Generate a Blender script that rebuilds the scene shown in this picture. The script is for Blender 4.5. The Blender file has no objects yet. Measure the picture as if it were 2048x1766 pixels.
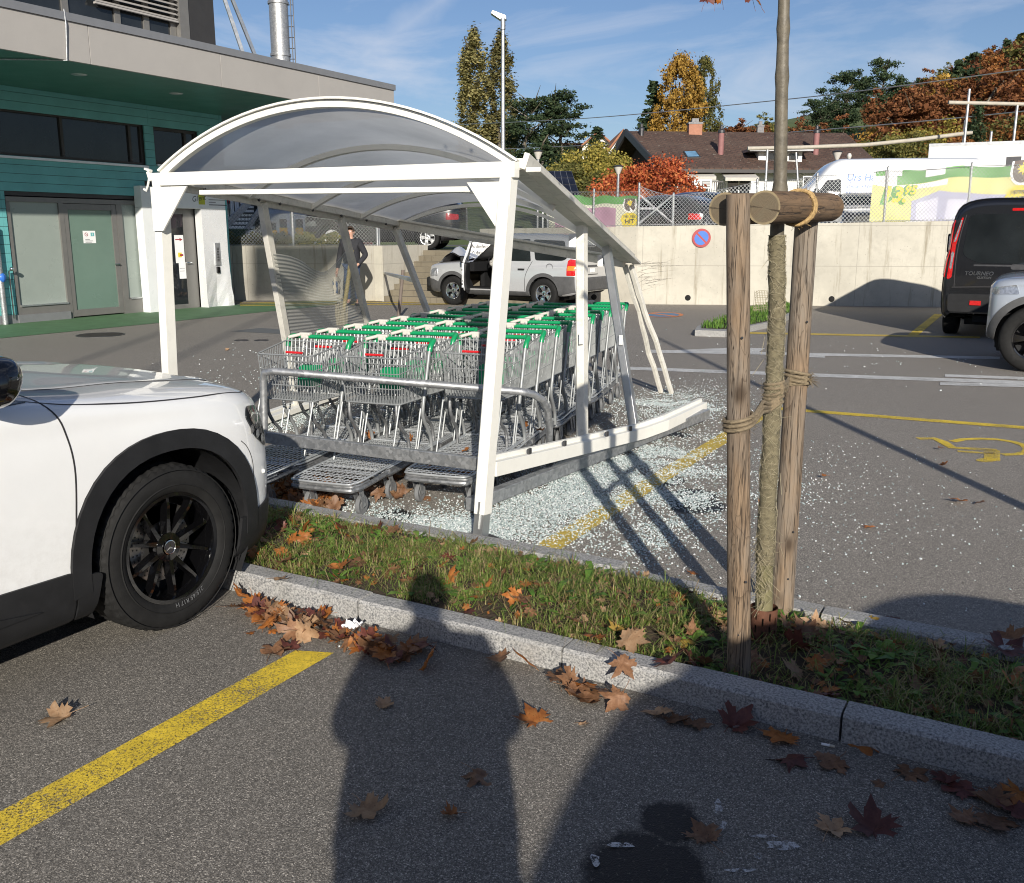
import bpy, bmesh, math, random
from mathutils import Vector, Matrix, noise
from mathutils.bvhtree import BVHTree
from mathutils.geometry import delaunay_2d_cdt
R = math.radians
random.seed(7)
S = bpy.context.scene
COL = S.collection
# ---------------------------------------------------------------- camera
CAM_H = 1.65
PITCH = math.atan((883 - 465) / 1895.0)
YAW = R(29.5)
cam_data = bpy.data.cameras.new("camera")
cam = bpy.data.objects.new("camera", cam_data)
COL.objects.link(cam)
cam_data.sensor_width = 36.0
cam_data.lens = 36.0 * 1895 / 2048
cam_data.clip_start = 0.05
cam_data.clip_end = 2000
cam.location = (0, 0, CAM_H)
cam.rotation_euler = (R(90) - PITCH, 0, YAW)
S.camera = cam
S.render.resolution_x = 1024
S.render.resolution_y = 883
# ---------------------------------------------------------------- world, sun, exposure
SUN_EL = R(20.5)
SHADOW_AZ = R(-34.5)            # direction in which shadows fall, from +Y towards +X
w = bpy.data.worlds.new("World")
S.world = w
w.use_nodes = True
nt = w.node_tree
for n in list(nt.nodes):
 nt.nodes.remove(n)
out = nt.nodes.new('ShaderNodeOutputWorld')
bg = nt.nodes.new('ShaderNodeBackground')
sky = nt.nodes.new('ShaderNodeTexSky')
sky.sky_type = 'NISHITA'
sky.sun_disc = False
sky.sun_elevation = SUN_EL
sky.sun_rotation = R(180) + SHADOW_AZ
sky.air_density = 1.0
sky.dust_density = 0.5
sky.ozone_density = 4.0
bg.inputs['Strength'].default_value = 0.11
tc = nt.nodes.new('ShaderNodeTexCoord')
mp = nt.nodes.new('ShaderNodeMapping')
mp.inputs['Scale'].default_value = (1.0, 2.2, 6.0)
mp.inputs['Rotation'].default_value = (R(12), R(24), R(35))
nz = nt.nodes.new('ShaderNodeTexNoise')
nz.inputs['Scale'].default_value = 1.7
nz.inputs['Detail'].default_value = 9
nz.inputs['Roughness'].default_value = 0.6
nz.inputs['Distortion'].default_value = 0.7
rp = nt.nodes.new('ShaderNodeMapRange')
rp.inputs['From Min'].default_value = 0.5
rp.inputs['From Max'].default_value = 0.72
rp.inputs['To Max'].default_value = 0.62
mx = nt.nodes.new('ShaderNodeMix')
mx.data_type = 'RGBA'
mx.inputs['B'].default_value = (5.4, 5.6, 6.2, 1)
nt.links.new(tc.outputs['Generated'], mp.inputs['Vector'])
nt.links.new(mp.outputs['Vector'], nz.inputs['Vector'])
nt.links.new(nz.outputs['Fac'], rp.inputs['Value'])
nt.links.new(rp.outputs['Result'], mx.inputs['Factor'])
tint = nt.nodes.new('ShaderNodeMix')
tint.data_type = 'RGBA'
tint.blend_type = 'MULTIPLY'
tint.inputs['Factor'].default_value = 1.0
tint.inputs['B'].default_value = (0.69, 0.645, 0.68, 1)
nt.links.new(sky.outputs['Color'], tint.inputs['A'])
nt.links.new(tint.outputs['Result'], mx.inputs['A'])
nt.links.new(mx.outputs['Result'], bg.inputs['Color'])
nt.links.new(bg.outputs['Background'], out.inputs['Surface'])
sd = bpy.data.lights.new("sun", 'SUN')
sd.energy = 4.9
sd.angle = R(0.55)
sd.color = (1.0, 0.93, 0.82)
sun = bpy.data.objects.new("sun", sd)
COL.objects.link(sun)
_dir = Vector((math.sin(SHADOW_AZ) * math.cos(SUN_EL), math.cos(SHADOW_AZ) * math.cos(SUN_EL), -math.sin(SUN_EL)))
sun.rotation_euler = _dir.to_track_quat('-Z', 'Y').to_euler()
sun.location = (3, -4, 8)
S.view_settings.view_transform = 'Standard'
S.view_settings.look = 'None'
S.view_settings.exposure = 0.3
S.view_settings.gamma = 1.0
S.cycles.filter_width = 1.05
S.view_settings.use_curve_mapping = False
# ---------------------------------------------------------------- placement helpers
cp, sp = math.cos(PITCH), math.sin(PITCH)
CYW, SYW = math.cos(YAW), math.sin(YAW)
def ray(u, v):                       # direction through a photo pixel (2048 wide)
 x = (u - 1024) / 1895.0
 y = (883 - v) / 1895.0
 X, Y, Z = x, cp + sp * y, -sp + cp * y
 return Vector((X * CYW - Y * SYW, X * SYW + Y * CYW, Z))
CAMP = Vector((0, 0, CAM_H))
def G(u, v, z=0.0):                  # point at height z
 d = ray(u, v)
 return CAMP + d * ((z - CAM_H) / d.z)
def AY(u, v, Y):                     # point at distance Y straight ahead
 d = ray(u, v)
 f = -d.x * SYW + d.y * CYW
 return CAMP + d * (Y / f)
def PA(u, v, a):                     # point on the wall plane x = a
 d = ray(u, v)
 return CAMP + d * (a / d.x)
def PB(u, v, b):
 d = ray(u, v)
 return CAMP + d * (b / d.y)
def CW(X, Y, z=0.0):                 # right / ahead of the camera -> scene axes
 return Vector((X * CYW - Y * SYW, X * SYW + Y * CYW, z))
V = Vector
def lerp(a, b, t):
 return a + (b - a) * t
def vl(a, b, t):
 return V(a) * (1 - t) + V(b) * t
# ---------------------------------------------------------------- one long wisp of cirrus, upper left of the middle
_d1, _d2 = ray(728, 112).normalized(), ray(900, -12).normalized()
_n, _m = _d1.cross(_d2).normalized(), (_d1 + _d2).normalized()
def _wm(op, a, b=None, c=None):
 n = nt.nodes.new('ShaderNodeMath'); n.operation = op
 for i, q in enumerate((a, b, c)):
  if q is None: continue
  if isinstance(q, (int, float)): n.inputs[i].default_value = q
  else: nt.links.new(q, n.inputs[i])
 return n.outputs[0]
def _dot(vec):
 n = nt.nodes.new('ShaderNodeVectorMath'); n.operation = 'DOT_PRODUCT'
 nt.links.new(tc.outputs['Generated'], n.inputs[0]); n.inputs[1].default_value = vec
 return n.outputs['Value']
nz2 = nt.nodes.new('ShaderNodeTexNoise')
nz2.inputs['Scale'].default_value = 26
nz2.inputs['Detail'].default_value = 6
nt.links.new(tc.outputs['Generated'], nz2.inputs['Vector'])
_band = _wm('ADD', _wm('ABSOLUTE', _dot(_n)), _wm('MULTIPLY', _wm('SUBTRACT', nz2.outputs['Fac'], .5), .028))
_w1 = nt.nodes.new('ShaderNodeMapRange'); nt.links.new(_band, _w1.inputs['Value'])
_w1.inputs['From Min'].default_value = .016; _w1.inputs['From Max'].default_value = -.004; _w1.inputs['To Max'].default_value = .42
_w2 = nt.nodes.new('ShaderNodeMapRange'); nt.links.new(_dot(_m), _w2.inputs['Value'])
_w2.inputs['From Min'].default_value = .9965; _w2.inputs['From Max'].default_value = .999
nt.links.new(_wm('MAXIMUM', rp.outputs['Result'], _wm('MULTIPLY', _w1.outputs['Result'], _w2.outputs['Result'])), mx.inputs['Factor'])
# ---------------------------------------------------------------- objects
def tag(o, label=None, cat=None, group=None, kind=None):
 if label: o['label'] = label
 if cat: o['category'] = cat
 if group: o['group'] = group
 if kind: o['kind'] = kind
 return o
def thing(name, label, cat, loc=(0, 0, 0), rz=0.0, group=None):
 o = bpy.data.objects.new(name, None)
 o.empty_display_size = 0.2
 COL.objects.link(o)
 o.location = loc
 o.rotation_euler = (0, 0, rz)
 return tag(o, label, cat, group)
def copy_tree(o, parent=None):
 c = o.copy()
 COL.objects.link(c)
 if parent: c.parent = parent
 for ch in o.children:
  copy_tree(ch, c)
 return c
def frames(pts):
 n = len(pts)
 T = []
 for i in range(n):
  a = pts[max(0, i - 1)]
  b = pts[min(n - 1, i + 1)]
  t = (b - a)
  if t.length < 1e-9: t = V((0, 0, 1))
  T.append(t.normalized())
 up = V((0, 0, 1)) if abs(T[0].z) < 0.9 else V((1, 0, 0))
 u = T[0].cross(up).normalized()
 out = []
 for i in range(n):
  u = (u - T[i] * u.dot(T[i]))
  if u.length < 1e-6: u = T[i].orthogonal()
  u.normalize()
  out.append((u.copy(), T[i].cross(u)))
 return out
class MB:
 def __init__(s):
  s.v, s.f, s.m, s.sm = [], [], [], []
 def add(s, vs, fs, m=0, sm=False):
  o = len(s.v)
  s.v += [tuple(x) for x in vs]
  for f in fs:
   s.f.append([o + i for i in f])
   s.m.append(m)
   s.sm.append(sm)
  return s
 def box(s, c, d, rz=0.0, m=0, M=None):
  x, y, z = d[0] / 2, d[1] / 2, d[2] / 2
  vs = [V((i * x, j * y, k * z)) for k in (-1, 1) for j in (-1, 1) for i in (-1, 1)]
  if M is None:
   M = Matrix.Rotation(rz, 3, 'Z')
  vs = [M @ q + V(c) for q in vs]
  return s.add(vs, [(0, 2, 3, 1), (4, 5, 7, 6), (0, 1, 5, 4), (2, 6, 7, 3), (1, 3, 7, 5), (0, 4, 6, 2)], m)
 def bb(s, x0, x1, y0, y1, z0, z1, m=0):
  return s.box(((x0 + x1) / 2, (y0 + y1) / 2, (z0 + z1) / 2), (abs(x1 - x0), abs(y1 - y0), abs(z1 - z0)), 0, m)
 def bar(s, p0, p1, w_, h_, up=(0, 0, 1), m=0):
  p0, p1 = V(p0), V(p1)
  t = (p1 - p0).normalized()
  up = V(up)
  sx = t.cross(up)
  if sx.length < 1e-4: sx = t.orthogonal()
  sx.normalize()
  uz = sx.cross(t)
  vs = []
  for p in (p0, p1):
   for a, b in ((-1, -1), (1, -1), (1, 1), (-1, 1)):
    vs.append(p + sx * a * w_ / 2 + uz * b * h_ / 2)
  return s.add(vs, [(3, 2, 1, 0), (4, 5, 6, 7), (0, 1, 5, 4), (1, 2, 6, 5), (2, 3, 7, 6), (3, 0, 4, 7)], m)
 def tube(s, pts, r, n=8, m=0, closed=False, cap=True):
  pts = [V(p) for p in pts]
  if closed: pts = pts + [pts[0]]
  fr = frames(pts)
  rs = r if isinstance(r, (list, tuple)) else [r] * len(pts)
  if closed and isinstance(r, (list, tuple)): rs = list(rs) + [rs[0]]
  vs, fs = [], []
  for i, p in enumerate(pts):
   u, w_ = fr[i]
   for k in range(n):
    a = 2 * math.pi * k / n
    vs.append(p + (u * math.cos(a) + w_ * math.sin(a)) * rs[i])
  for i in range(len(pts) - 1):
   for k in range(n):
    k2 = (k + 1) % n
    fs.append((i * n + k, i * n + k2, (i + 1) * n + k2, (i + 1) * n + k))
  s.add(vs, fs, m, n > 4)
  if cap and not closed:
   o = len(s.v) - len(vs)
   s.f.append([o + k for k in reversed(range(n))]); s.m.append(m); s.sm.append(False)
   e = o + (len(pts) - 1) * n
   s.f.append([e + k for k in range(n)]); s.m.append(m); s.sm.append(False)
  return s
 def lathe(s, prof, n=24, M=None, m=0, sm=True):
  vs, fs = [], []
  M = M or Matrix.Identity(4)
  for r, z in prof:
   for k in range(n):
    a = 2 * math.pi * k / n
    vs.append(M @ V((r * math.cos(a), r * math.sin(a), z)))
  for i in range(len(prof) - 1):
   for k in range(n):
    k2 = (k + 1) % n
    fs.append((i * n + k, i * n + k2, (i + 1) * n + k2, (i + 1) * n + k))
  return s.add(vs, fs, m, sm)
 def prism(s, poly, vec, m=0):
  n = len(poly)
  vec = V(vec)
  a = [V(p) for p in poly]
  vs = a + [p + vec for p in a]
  fs = [list(range(n))[::-1], [n + i for i in range(n)]]
  for i in range(n):
   j = (i + 1) % n
   fs.append((i, j, n + j, n + i))
  return s.add(vs, fs, m)
 def grid(s, fn, nu, nv, m=0, sm=True, skip=None):
  vs = [fn(i / nu, j / nv) for j in range(nv + 1) for i in range(nu + 1)]
  fs = []
  for j in range(nv):
   for i in range(nu):
    if skip and skip((i + .5) / nu, (j + .5) / nv): continue
    a = j * (nu + 1) + i
    fs.append((a, a + 1, a + nu + 2, a + nu + 1))
  return s.add(vs, fs, m, sm)
 def ball(s, c, r, n=10, m=0):
  rx, ry, rz_ = r if isinstance(r, (tuple, list)) else (r, r, r)
  def fn(u, v_):
   a, b = 2 * math.pi * u, math.pi * (v_ - .5)
   return V((c[0] + rx * math.cos(a) * math.cos(b), c[1] + ry * math.sin(a) * math.cos(b), c[2] + rz_ * math.sin(b)))
  return s.grid(fn, n, max(4, n // 2), m)
 def mesh(s, name, mats):
  me = bpy.data.meshes.new(name)
  me.from_pydata(s.v, [], s.f)
  for mt in (mats if isinstance(mats, (list, tuple)) else [mats]):
   me.materials.append(mt)
  me.polygons.foreach_set('material_index', s.m)
  me.polygons.foreach_set('use_smooth', s.sm)
  me.update()
  if any(s.sm):
   me.set_sharp_from_angle(angle=R(42))
  return me
 def build(s, name, mats, parent=None, world=True, bevel=0, label=None):
  o = bpy.data.objects.new(name, s.mesh(name, mats))
  COL.objects.link(o)
  if parent is not None:
   o.parent = parent
   if world:
    M = Matrix.Identity(4)
    p = parent
    chain = []
    while p is not None:
     chain.append(Matrix.Translation(p.location) @ p.rotation_euler.to_matrix().to_4x4())
     if p.parent is not None: chain.append(p.matrix_parent_inverse)
     p = p.parent
    for q in reversed(chain):
     M = M @ q
    o.matrix_parent_inverse = M.inverted()
  if bevel:
   b = o.modifiers.new('bevel', 'BEVEL')
   b.width = bevel
   b.segments = 2
   b.limit_method = 'ANGLE'
   b.angle_limit = R(40)
  if label: o['label'] = label
  return o
def shared(name, me, parent=None):
 o = bpy.data.objects.new(name, me)
 COL.objects.link(o)
 if parent is not None: o.parent = parent
 return o
_txt = {}
def text_geo(txt, size, shear=0.0, bold=0.0, align='CENTER'):
 k = (txt, size, shear, bold, align)
 if k in _txt: return _txt[k]
 c = bpy.data.curves.new('lettering', 'FONT')
 c.body = txt
 c.size = size
 c.shear = shear
 c.offset = bold
 c.align_x = align
 c.align_y = 'CENTER'
 c.resolution_u = 3
 c.fill_mode = 'FRONT'
 o = bpy.data.objects.new('lettering', c)
 COL.objects.link(o)
 me = bpy.data.meshes.new_from_object(o)
 vs = [q.co.copy() for q in me.vertices]
 fs = [list(p.vertices) for p in me.polygons]
 bpy.data.objects.remove(o)
 bpy.data.curves.remove(c)
 bpy.data.meshes.remove(me)
 _txt[k] = (vs, fs)
 return _txt[k]
def put_text(mb, txt, size, o, ux, uy, m=0, shear=0.0, bold=0.0, align='CENTER', fn=None):
 vs, fs = text_geo(txt, size, shear, bold, align)
 o, ux, uy = V(o), V(ux).normalized(), V(uy).normalized()
 if fn: pts = [fn(q.x, q.y) for q in vs]
 else: pts = [o + ux * q.x + uy * q.y for q in vs]
 mb.add(pts, fs, m)
# ---------------------------------------------------------------- materials
def newmat(name):
 m = bpy.data.materials.new(name)
 m.use_nodes = True
 t = m.node_tree
 return m, t, t.nodes['Principled BSDF']
def nd(t, kind, **kw):
 n = t.nodes.new('ShaderNode' + kind)
 for k, v_ in kw.items():
  if k in n.inputs and not hasattr(n, k): n.inputs[k].default_value = v_
  elif hasattr(n, k): setattr(n, k, v_)
  else: n.inputs[k.replace('_', ' ')].default_value = v_
 return n
def ramp(t, stops, fac):
 r = t.nodes.new('ShaderNodeValToRGB')
 e = r.color_ramp.elements
 while len(e) < len(stops): e.new(0.5)
 for i, (p, c) in enumerate(stops):
  e[i].position = p
  e[i].color = (c[0], c[1], c[2], 1) if isinstance(c, (tuple, list)) else (c, c, c, 1)
 t.links.new(fac, r.inputs['Fac'])
 return r.outputs['Color']
def mixc(t, fac, a, b, mode='MIX'):
 n = t.nodes.new('ShaderNodeMix')
 n.data_type = 'RGBA'
 n.blend_type = mode
 for sock, val in (('Factor', fac), ('A', a), ('B', b)):
  if isinstance(val, (int, float)):
   if sock == 'Factor': n.inputs['Factor'].default_value = val
   else: n.inputs[sock].default_value = (val, val, val, 1)
  elif isinstance(val, (tuple, list)): n.inputs[sock].default_value = (val[0], val[1], val[2], 1)
  else: t.links.new(val, n.inputs[sock])
 return n.outputs['Result']
def maths(t, op, a, b=None, c=None):
 n = t.nodes.new('ShaderNodeMath')
 n.operation = op
 for i, q in enumerate((a, b, c)):
  if q is None: continue
  if isinstance(q, (int, float)): n.inputs[i].default_value = q
  else: t.links.new(q, n.inputs[i])
 return n.outputs[0]
def coords(t, scale=(1, 1, 1), rot=(0, 0, 0), kind='Object'):
 c = t.nodes.new('ShaderNodeTexCoord')
 m = t.nodes.new('ShaderNodeMapping')
 m.inputs['Scale'].default_value = scale
 m.inputs['Rotation'].default_value = rot
 t.links.new(c.outputs[kind], m.inputs['Vector'])
 return m.outputs['Vector']
def noi(t, vec, scale, detail=4, rough=.55, dist=0.0):
 n = nd(t, 'TexNoise')
 n.inputs['Scale'].default_value = scale
 n.inputs['Detail'].default_value = detail
 n.inputs['Roughness'].default_value = rough
 n.inputs['Distortion'].default_value = dist
 t.links.new(vec, n.inputs['Vector'])
 return n.outputs['Fac']
def vor(t, vec, scale, feature='F1', out_='Distance', rnd=1.0):
 n = nd(t, 'TexVoronoi')
 n.feature = feature
 n.inputs['Scale'].default_value = scale
 n.inputs['Randomness'].default_value = rnd
 t.links.new(vec, n.inputs['Vector'])
 return n.outputs[out_]
def bump(t, b, h, strength=.3, dist=.01):
 n = t.nodes.new('ShaderNodeBump')
 n.inputs['Strength'].default_value = strength
 n.inputs['Distance'].default_value = dist
 t.links.new(h, n.inputs['Height'])
 t.links.new(n.outputs['Normal'], b.inputs['Normal'])
def pm(name, col, rough=.5, metal=0., var=.15, vs=6., bp=0., bs=80., coat=0., dirt=0., spec=None):
 """painted / plain surface with some variation in colour and roughness"""
 m, t, b = newmat(name)
 vec = coords(t)
 n1 = noi(t, vec, vs, 6, .65)
 lo = tuple(c * (1 - var) for c in col)
 hi = tuple(min(1, c * (1 + var)) for c in col)
 c = ramp(t, [(.25, lo), (.75, hi)], n1)
 if dirt:
  n2 = noi(t, vec, vs * 3.7, 8, .7)
  f = ramp(t, [(.52, 0.), (.75, dirt)], n2)
  c = mixc(t, f, c, tuple(q * .35 + .02 for q in col))
 t.links.new(c, b.inputs['Base Color'])
 rr = ramp(t, [(.3, max(0, rough - .06)), (.7, min(1, rough + .08))], noi(t, vec, vs * 2.3, 5))
 t.links.new(rr, b.inputs['Roughness'])
 b.inputs['Metallic'].default_value = metal
 b.inputs['Coat Weight'].default_value = coat
 b.inputs['Coat Roughness'].default_value = .04
 if spec is not None: b.inputs['Specular IOR Level'].default_value = spec
 if bp: bump(t, b, noi(t, vec, bs, 5), bp, .004)
 return m
def transparent_mix(m, t, shader_out, fac):
 tr = t.nodes.new('ShaderNodeBsdfTransparent')
 mxs = t.nodes.new('ShaderNodeMixShader')
 o = t.nodes['Material Output']
 if isinstance(fac, (int, float)): mxs.inputs[0].default_value = fac
 else: t.links.new(fac, mxs.inputs[0])
 t.links.new(tr.outputs[0], mxs.inputs[1])
 t.links.new(shader_out, mxs.inputs[2])
 t.links.new(mxs.outputs[0], o.inputs['Surface'])
 return tr
# ================================================================ surface materials
def mk_asphalt():
 m, t, b = newmat('asphalt')
 vec = coords(t)
 big = noi(t, vec, .35, 5, .6)
 med = noi(t, vec, 2.3, 6, .7)
 fine = noi(t, vec, 90, 4, .7)
 sx = t.nodes.new('ShaderNodeSeparateXYZ')
 t.links.new(vec, sx.inputs[0])
 # the bay in front of the kerb is newer and greyer, the yard behind browner
 zone = maths(t, 'GREATER_THAN', sx.outputs['Y'], 3.5)
 base = mixc(t, zone, (.186, .172, .150), (.250, .229, .200))
 base = mixc(t, ramp(t, [(.3, .0), (.7, .55)], big), base, mixc(t, zone, (.136, .126, .111), (.198, .180, .157)))
 base = mixc(t, ramp(t, [(.35, .0), (.7, .35)], med), base, (.215, .193, .165))
 # aggregate
 cell = vor(t, vec, 300, 'F1', 'Color')
 sep = t.nodes.new('ShaderNodeSeparateColor')
 t.links.new(cell, sep.inputs[0])
 sp_ = ramp(t, [(.0, .45), (.5, .85), (.82, 1.35), (.96, 2.1), (1., 3.4)], sep.outputs[0])
 base = mixc(t, 1.0, base, sp_, 'MULTIPLY')
 cell2 = vor(t, vec, 95, 'F1', 'Color')
 sep2 = t.nodes.new('ShaderNodeSeparateColor')
 t.links.new(cell2, sep2.inputs[0])
 base = mixc(t, ramp(t, [(.0, .3), (.1, 0.), (.975, 0.), (1., .45)], sep2.outputs[1]), base, mixc(t, maths(t, 'GREATER_THAN', sep2.outputs[1], .5), (.02, .02, .02), (.34, .32, .28)))
 # oil patches and damp spots with a shape of their own
 wob = nd(t, 'TexNoise')
 wob.inputs['Scale'].default_value = 9
 wob.inputs['Detail'].default_value = 5
 t.links.new(vec, wob.inputs['Vector'])
 wv = mixc(t, .12, vec, wob.outputs['Color'], 'ADD')
 spots = [(1340, 1640, .10), (1300, 1745, .19),
    (985, 1085, .20), (1330, 960, .16), (1390, 1010, .2), (790, 1030, .13), (1385, 990, .17),
    (1360, 870, .12), (720, 715, .2)]
 acc = None
 for (u, v_, r_) in spots:
  g = G(u, v_)
  d = t.nodes.new('ShaderNodeVectorMath')
  d.operation = 'DISTANCE'
  t.links.new(wv, d.inputs[0])
  d.inputs[1].default_value = (g.x + .06, g.y + .06, .06)
  q = maths(t, 'DIVIDE', d.outputs['Value'], r_)
  s_ = ramp(t, [(.75, 1.), (1., 0.)], q)
  acc = s_ if acc is None else mixc(t, 1.0, acc, s_, 'LIGHTEN')
 holes = ramp(t, [(.36, .45), (.5, .97)], noi(t, vec, 60, 6, .75))
 acc = mixc(t, 1.0, acc, holes, 'MULTIPLY')
 base = mixc(t, maths(t, 'MINIMUM', maths(t, 'MULTIPLY', acc, 1.3), 1.), base, (.004, .004, .006))
 t.links.new(base, b.inputs['Base Color'])
 rr = mixc(t, acc, .82, .5)
 t.links.new(rr, b.inputs['Roughness'])
 b.inputs['Specular IOR Level'].default_value = .35
 h = mixc(t, .5, vor(t, vec, 210), fine)
 bump(t, b, h, .55, .004)
 return m
def mk_granite():
 m, t, b = newmat('granite')
 vec = coords(t)
 a = noi(t, vec, 120, 4, .75)
 c = ramp(t, [(.34, (.07, .075, .08)), (.45, (.24, .24, .24)), (.57, (.42, .415, .40)), (.7, (.53, .52, .50))], a)
 c = mixc(t, ramp(t, [(.62, 0.), (.72, .75)], noi(t, vec, 150, 3)), c, (.05, .05, .055))
 c = mixc(t, ramp(t, [(.45, 0.), (.75, .5)], noi(t, vec, 5, 6, .7)), c, (.24, .23, .2))
 t.links.new(c, b.inputs['Base Color'])
 b.inputs['Roughness'].default_value = .75
 bump(t, b, noi(t, vec, 120, 5), .6, .004)
 return m
def mk_concrete(name, col, stain=.6):
 m, t, b = newmat(name)
 vec = coords(t)
 n1 = noi(t, vec, .8, 7, .65)
 c = ramp(t, [(.3, tuple(q * .8 for q in col)), (.7, tuple(q * 1.08 for q in col))], n1)
 c = mixc(t, ramp(t, [(.5, 0.), (.72, stain * .5)], noi(t, vec, 3.1, 8, .72)), c, tuple(q * .6 for q in col))
 st = coords(t, (5.0, 5.0, .35))
 c = mixc(t, ramp(t, [(.56, 0.), (.74, stain)], noi(t, st, 1.2, 6, .7)), c, (col[0] * .42, col[1] * .38, col[2] * .3))
 pores = ramp(t, [(.0, 1.), (.13, 0.)], vor(t, vec, 9, 'F1'))
 c = mixc(t, maths(t, 'MULTIPLY', pores, .6), c, tuple(q * .3 for q in col))
 # formwork joints
 br = nd(t, 'TexBrick')
 br.offset = 0
 br.inputs['Scale'].default_value = 1.0
 br.inputs['Mortar Size'].default_value = .008
 br.inputs['Mortar Smooth'].default_value = .3
 br.inputs['Brick Width'].default_value = 2.6
 br.inputs['Row Height'].default_value = .9
 sx = t.nodes.new('ShaderNodeSeparateXYZ'); t.links.new(vec, sx.inputs[0])
 cx = t.nodes.new('ShaderNodeCombineXYZ')
 t.links.new(maths(t, 'ADD', sx.outputs['X'], maths(t, 'MULTIPLY', sx.outputs['Y'], .4)), cx.inputs[0]); t.links.new(sx.outputs['Z'], cx.inputs[1])
 t.links.new(cx.outputs[0], br.inputs['Vector'])
 c = mixc(t, maths(t, 'MULTIPLY', br.outputs['Fac'], .55), c, tuple(q * .45 for q in col))
 t.links.new(c, b.inputs['Base Color'])
 b.inputs['Roughness'].default_value = .88
 bump(t, b, noi(t, vec, 40, 6), .25, .006)
 return m
def mk_soil():
 m, t, b = newmat('soil')
 vec = coords(t)
 c = ramp(t, [(.3, (.028, .018, .011)), (.55, (.06, .042, .026)), (.75, (.10, .075, .05))], noi(t, vec, 25, 8, .75))
 t.links.new(c, b.inputs['Base Color'])
 b.inputs['Roughness'].default_value = .95
 bump(t, b, noi(t, vec, 60, 6), .8, .02)
 return m
def mk_islands(name, stops, rough=.6, trans=0., spec=.3):
 m, t, b = newmat(name)
 g = t.nodes.new('ShaderNodeNewGeometry')
 c = ramp(t, stops, g.outputs['Random Per Island'])
 t.links.new(c, b.inputs['Base Color'])
 b.inputs['Roughness'].default_value = rough
 b.inputs['Specular IOR Level'].default_value = spec
 if trans:
  tr = t.nodes.new('ShaderNodeBsdfTranslucent')
  t.links.new(c, tr.inputs['Color'])
  mxs = t.nodes.new('ShaderNodeMixShader')
  mxs.inputs[0].default_value = trans
  t.links.new(b.outputs[0], mxs.inputs[1])
  t.links.new(tr.outputs[0], mxs.inputs[2])
  t.links.new(mxs.outputs[0], t.nodes['Material Output'].inputs['Surface'])
 return m
def mk_wood(name, light, dark, grey=.4, axis='Z'):
 m, t, b = newmat(name)
 def sq(k): return {'Z': (1, 1, k), 'X': (k, 1, 1)}[axis]
 v0 = coords(t)
 g1 = noi(t, coords(t, sq(.035)), 130, 8, .8, .6)
 g2 = noi(t, coords(t, sq(.09)), 30, 5, .6, 1.6)
 c = ramp(t, [(.34, dark), (.5, tuple(lerp(dark[i], light[i], .55) for i in range(3))), (.68, light)], mixc(t, .45, g1, g2))
 c = mixc(t, maths(t, 'MULTIPLY', ramp(t, [(.4, 0.), (.62, 1.)], noi(t, coords(t, sq(.3)), 7, 5, .6)), grey), c, (.235, .215, .185))
 ck = maths(t, 'ABSOLUTE', maths(t, 'SUBTRACT', noi(t, coords(t, sq(.02)), 46, 4, .6), .5))
 ck = ramp(t, [(.004, .95), (.018, 0.)], ck)
 c = mixc(t, ck, c, (.030, .020, .013))
 fl = maths(t, 'FRACT', maths(t, 'MULTIPLY', noi(t, coords(t, sq(.22)), 9, 2, .4, .8), 9))
 c = mixc(t, ramp(t, [(.0, .55), (.16, 0.)], fl), c, tuple(q * .6 for q in dark))
 kn = vor(t, coords(t, sq(.55)), 5.5)
 c = mixc(t, ramp(t, [(.0, .95), (.08, .85), (.15, .25), (.24, .0)], kn), c, (.040, .024, .013))
 t.links.new(c, b.inputs['Base Color'])
 b.inputs['Roughness'].default_value = .85
 bump(t, b, mixc(t, ck, g1, 0.), .7, .006)
 return m
def mk_logend():
 m, t, b = newmat('log_end_grain')
 c_ = coords(t)
 sx = t.nodes.new('ShaderNodeSeparateXYZ'); t.links.new(c_, sx.inputs[0])
 wob = maths(t, 'MULTIPLY', noi(t, c_, 25, 3), .012)
 r2 = maths(t, 'SQRT', maths(t, 'ADD', maths(t, 'POWER', sx.outputs['Y'], 2), maths(t, 'POWER', sx.outputs['Z'], 2)))
 r_ = maths(t, 'ADD', r2, wob)
 ring = maths(t, 'SINE', maths(t, 'MULTIPLY', r_, 1500))
 c = mixc(t, ramp(t, [(.3, 0.), (.8, .5)], ring), (.145, .112, .072), (.082, .06, .038))
 c = mixc(t, ramp(t, [(.047, 0.), (.051, .8)], r2), c, (.33, .26, .15))
 an = maths(t, 'ARCTAN2', sx.outputs['Y'], sx.outputs['Z'])
 ck = maths(t, 'ABSOLUTE', maths(t, 'SUBTRACT', maths(t, 'FRACT', maths(t, 'ADD', maths(t, 'MULTIPLY', an, .3), maths(t, 'MULTIPLY', wob, 9))), .5))
 c = mixc(t, ramp(t, [(.012, .9), (.03, 0.)], ck), c, (.03, .02, .012))
 c = mixc(t, ramp(t, [(.4, 0.), (.7, .6)], noi(t, c_, 30, 6, .7)), c, (.14, .12, .08))
 t.links.new(c, b.inputs['Base Color']); b.inputs['Roughness'].default_value = .9
 bump(t, b, noi(t, c_, 90, 5), .4, .004)
 return m
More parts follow.
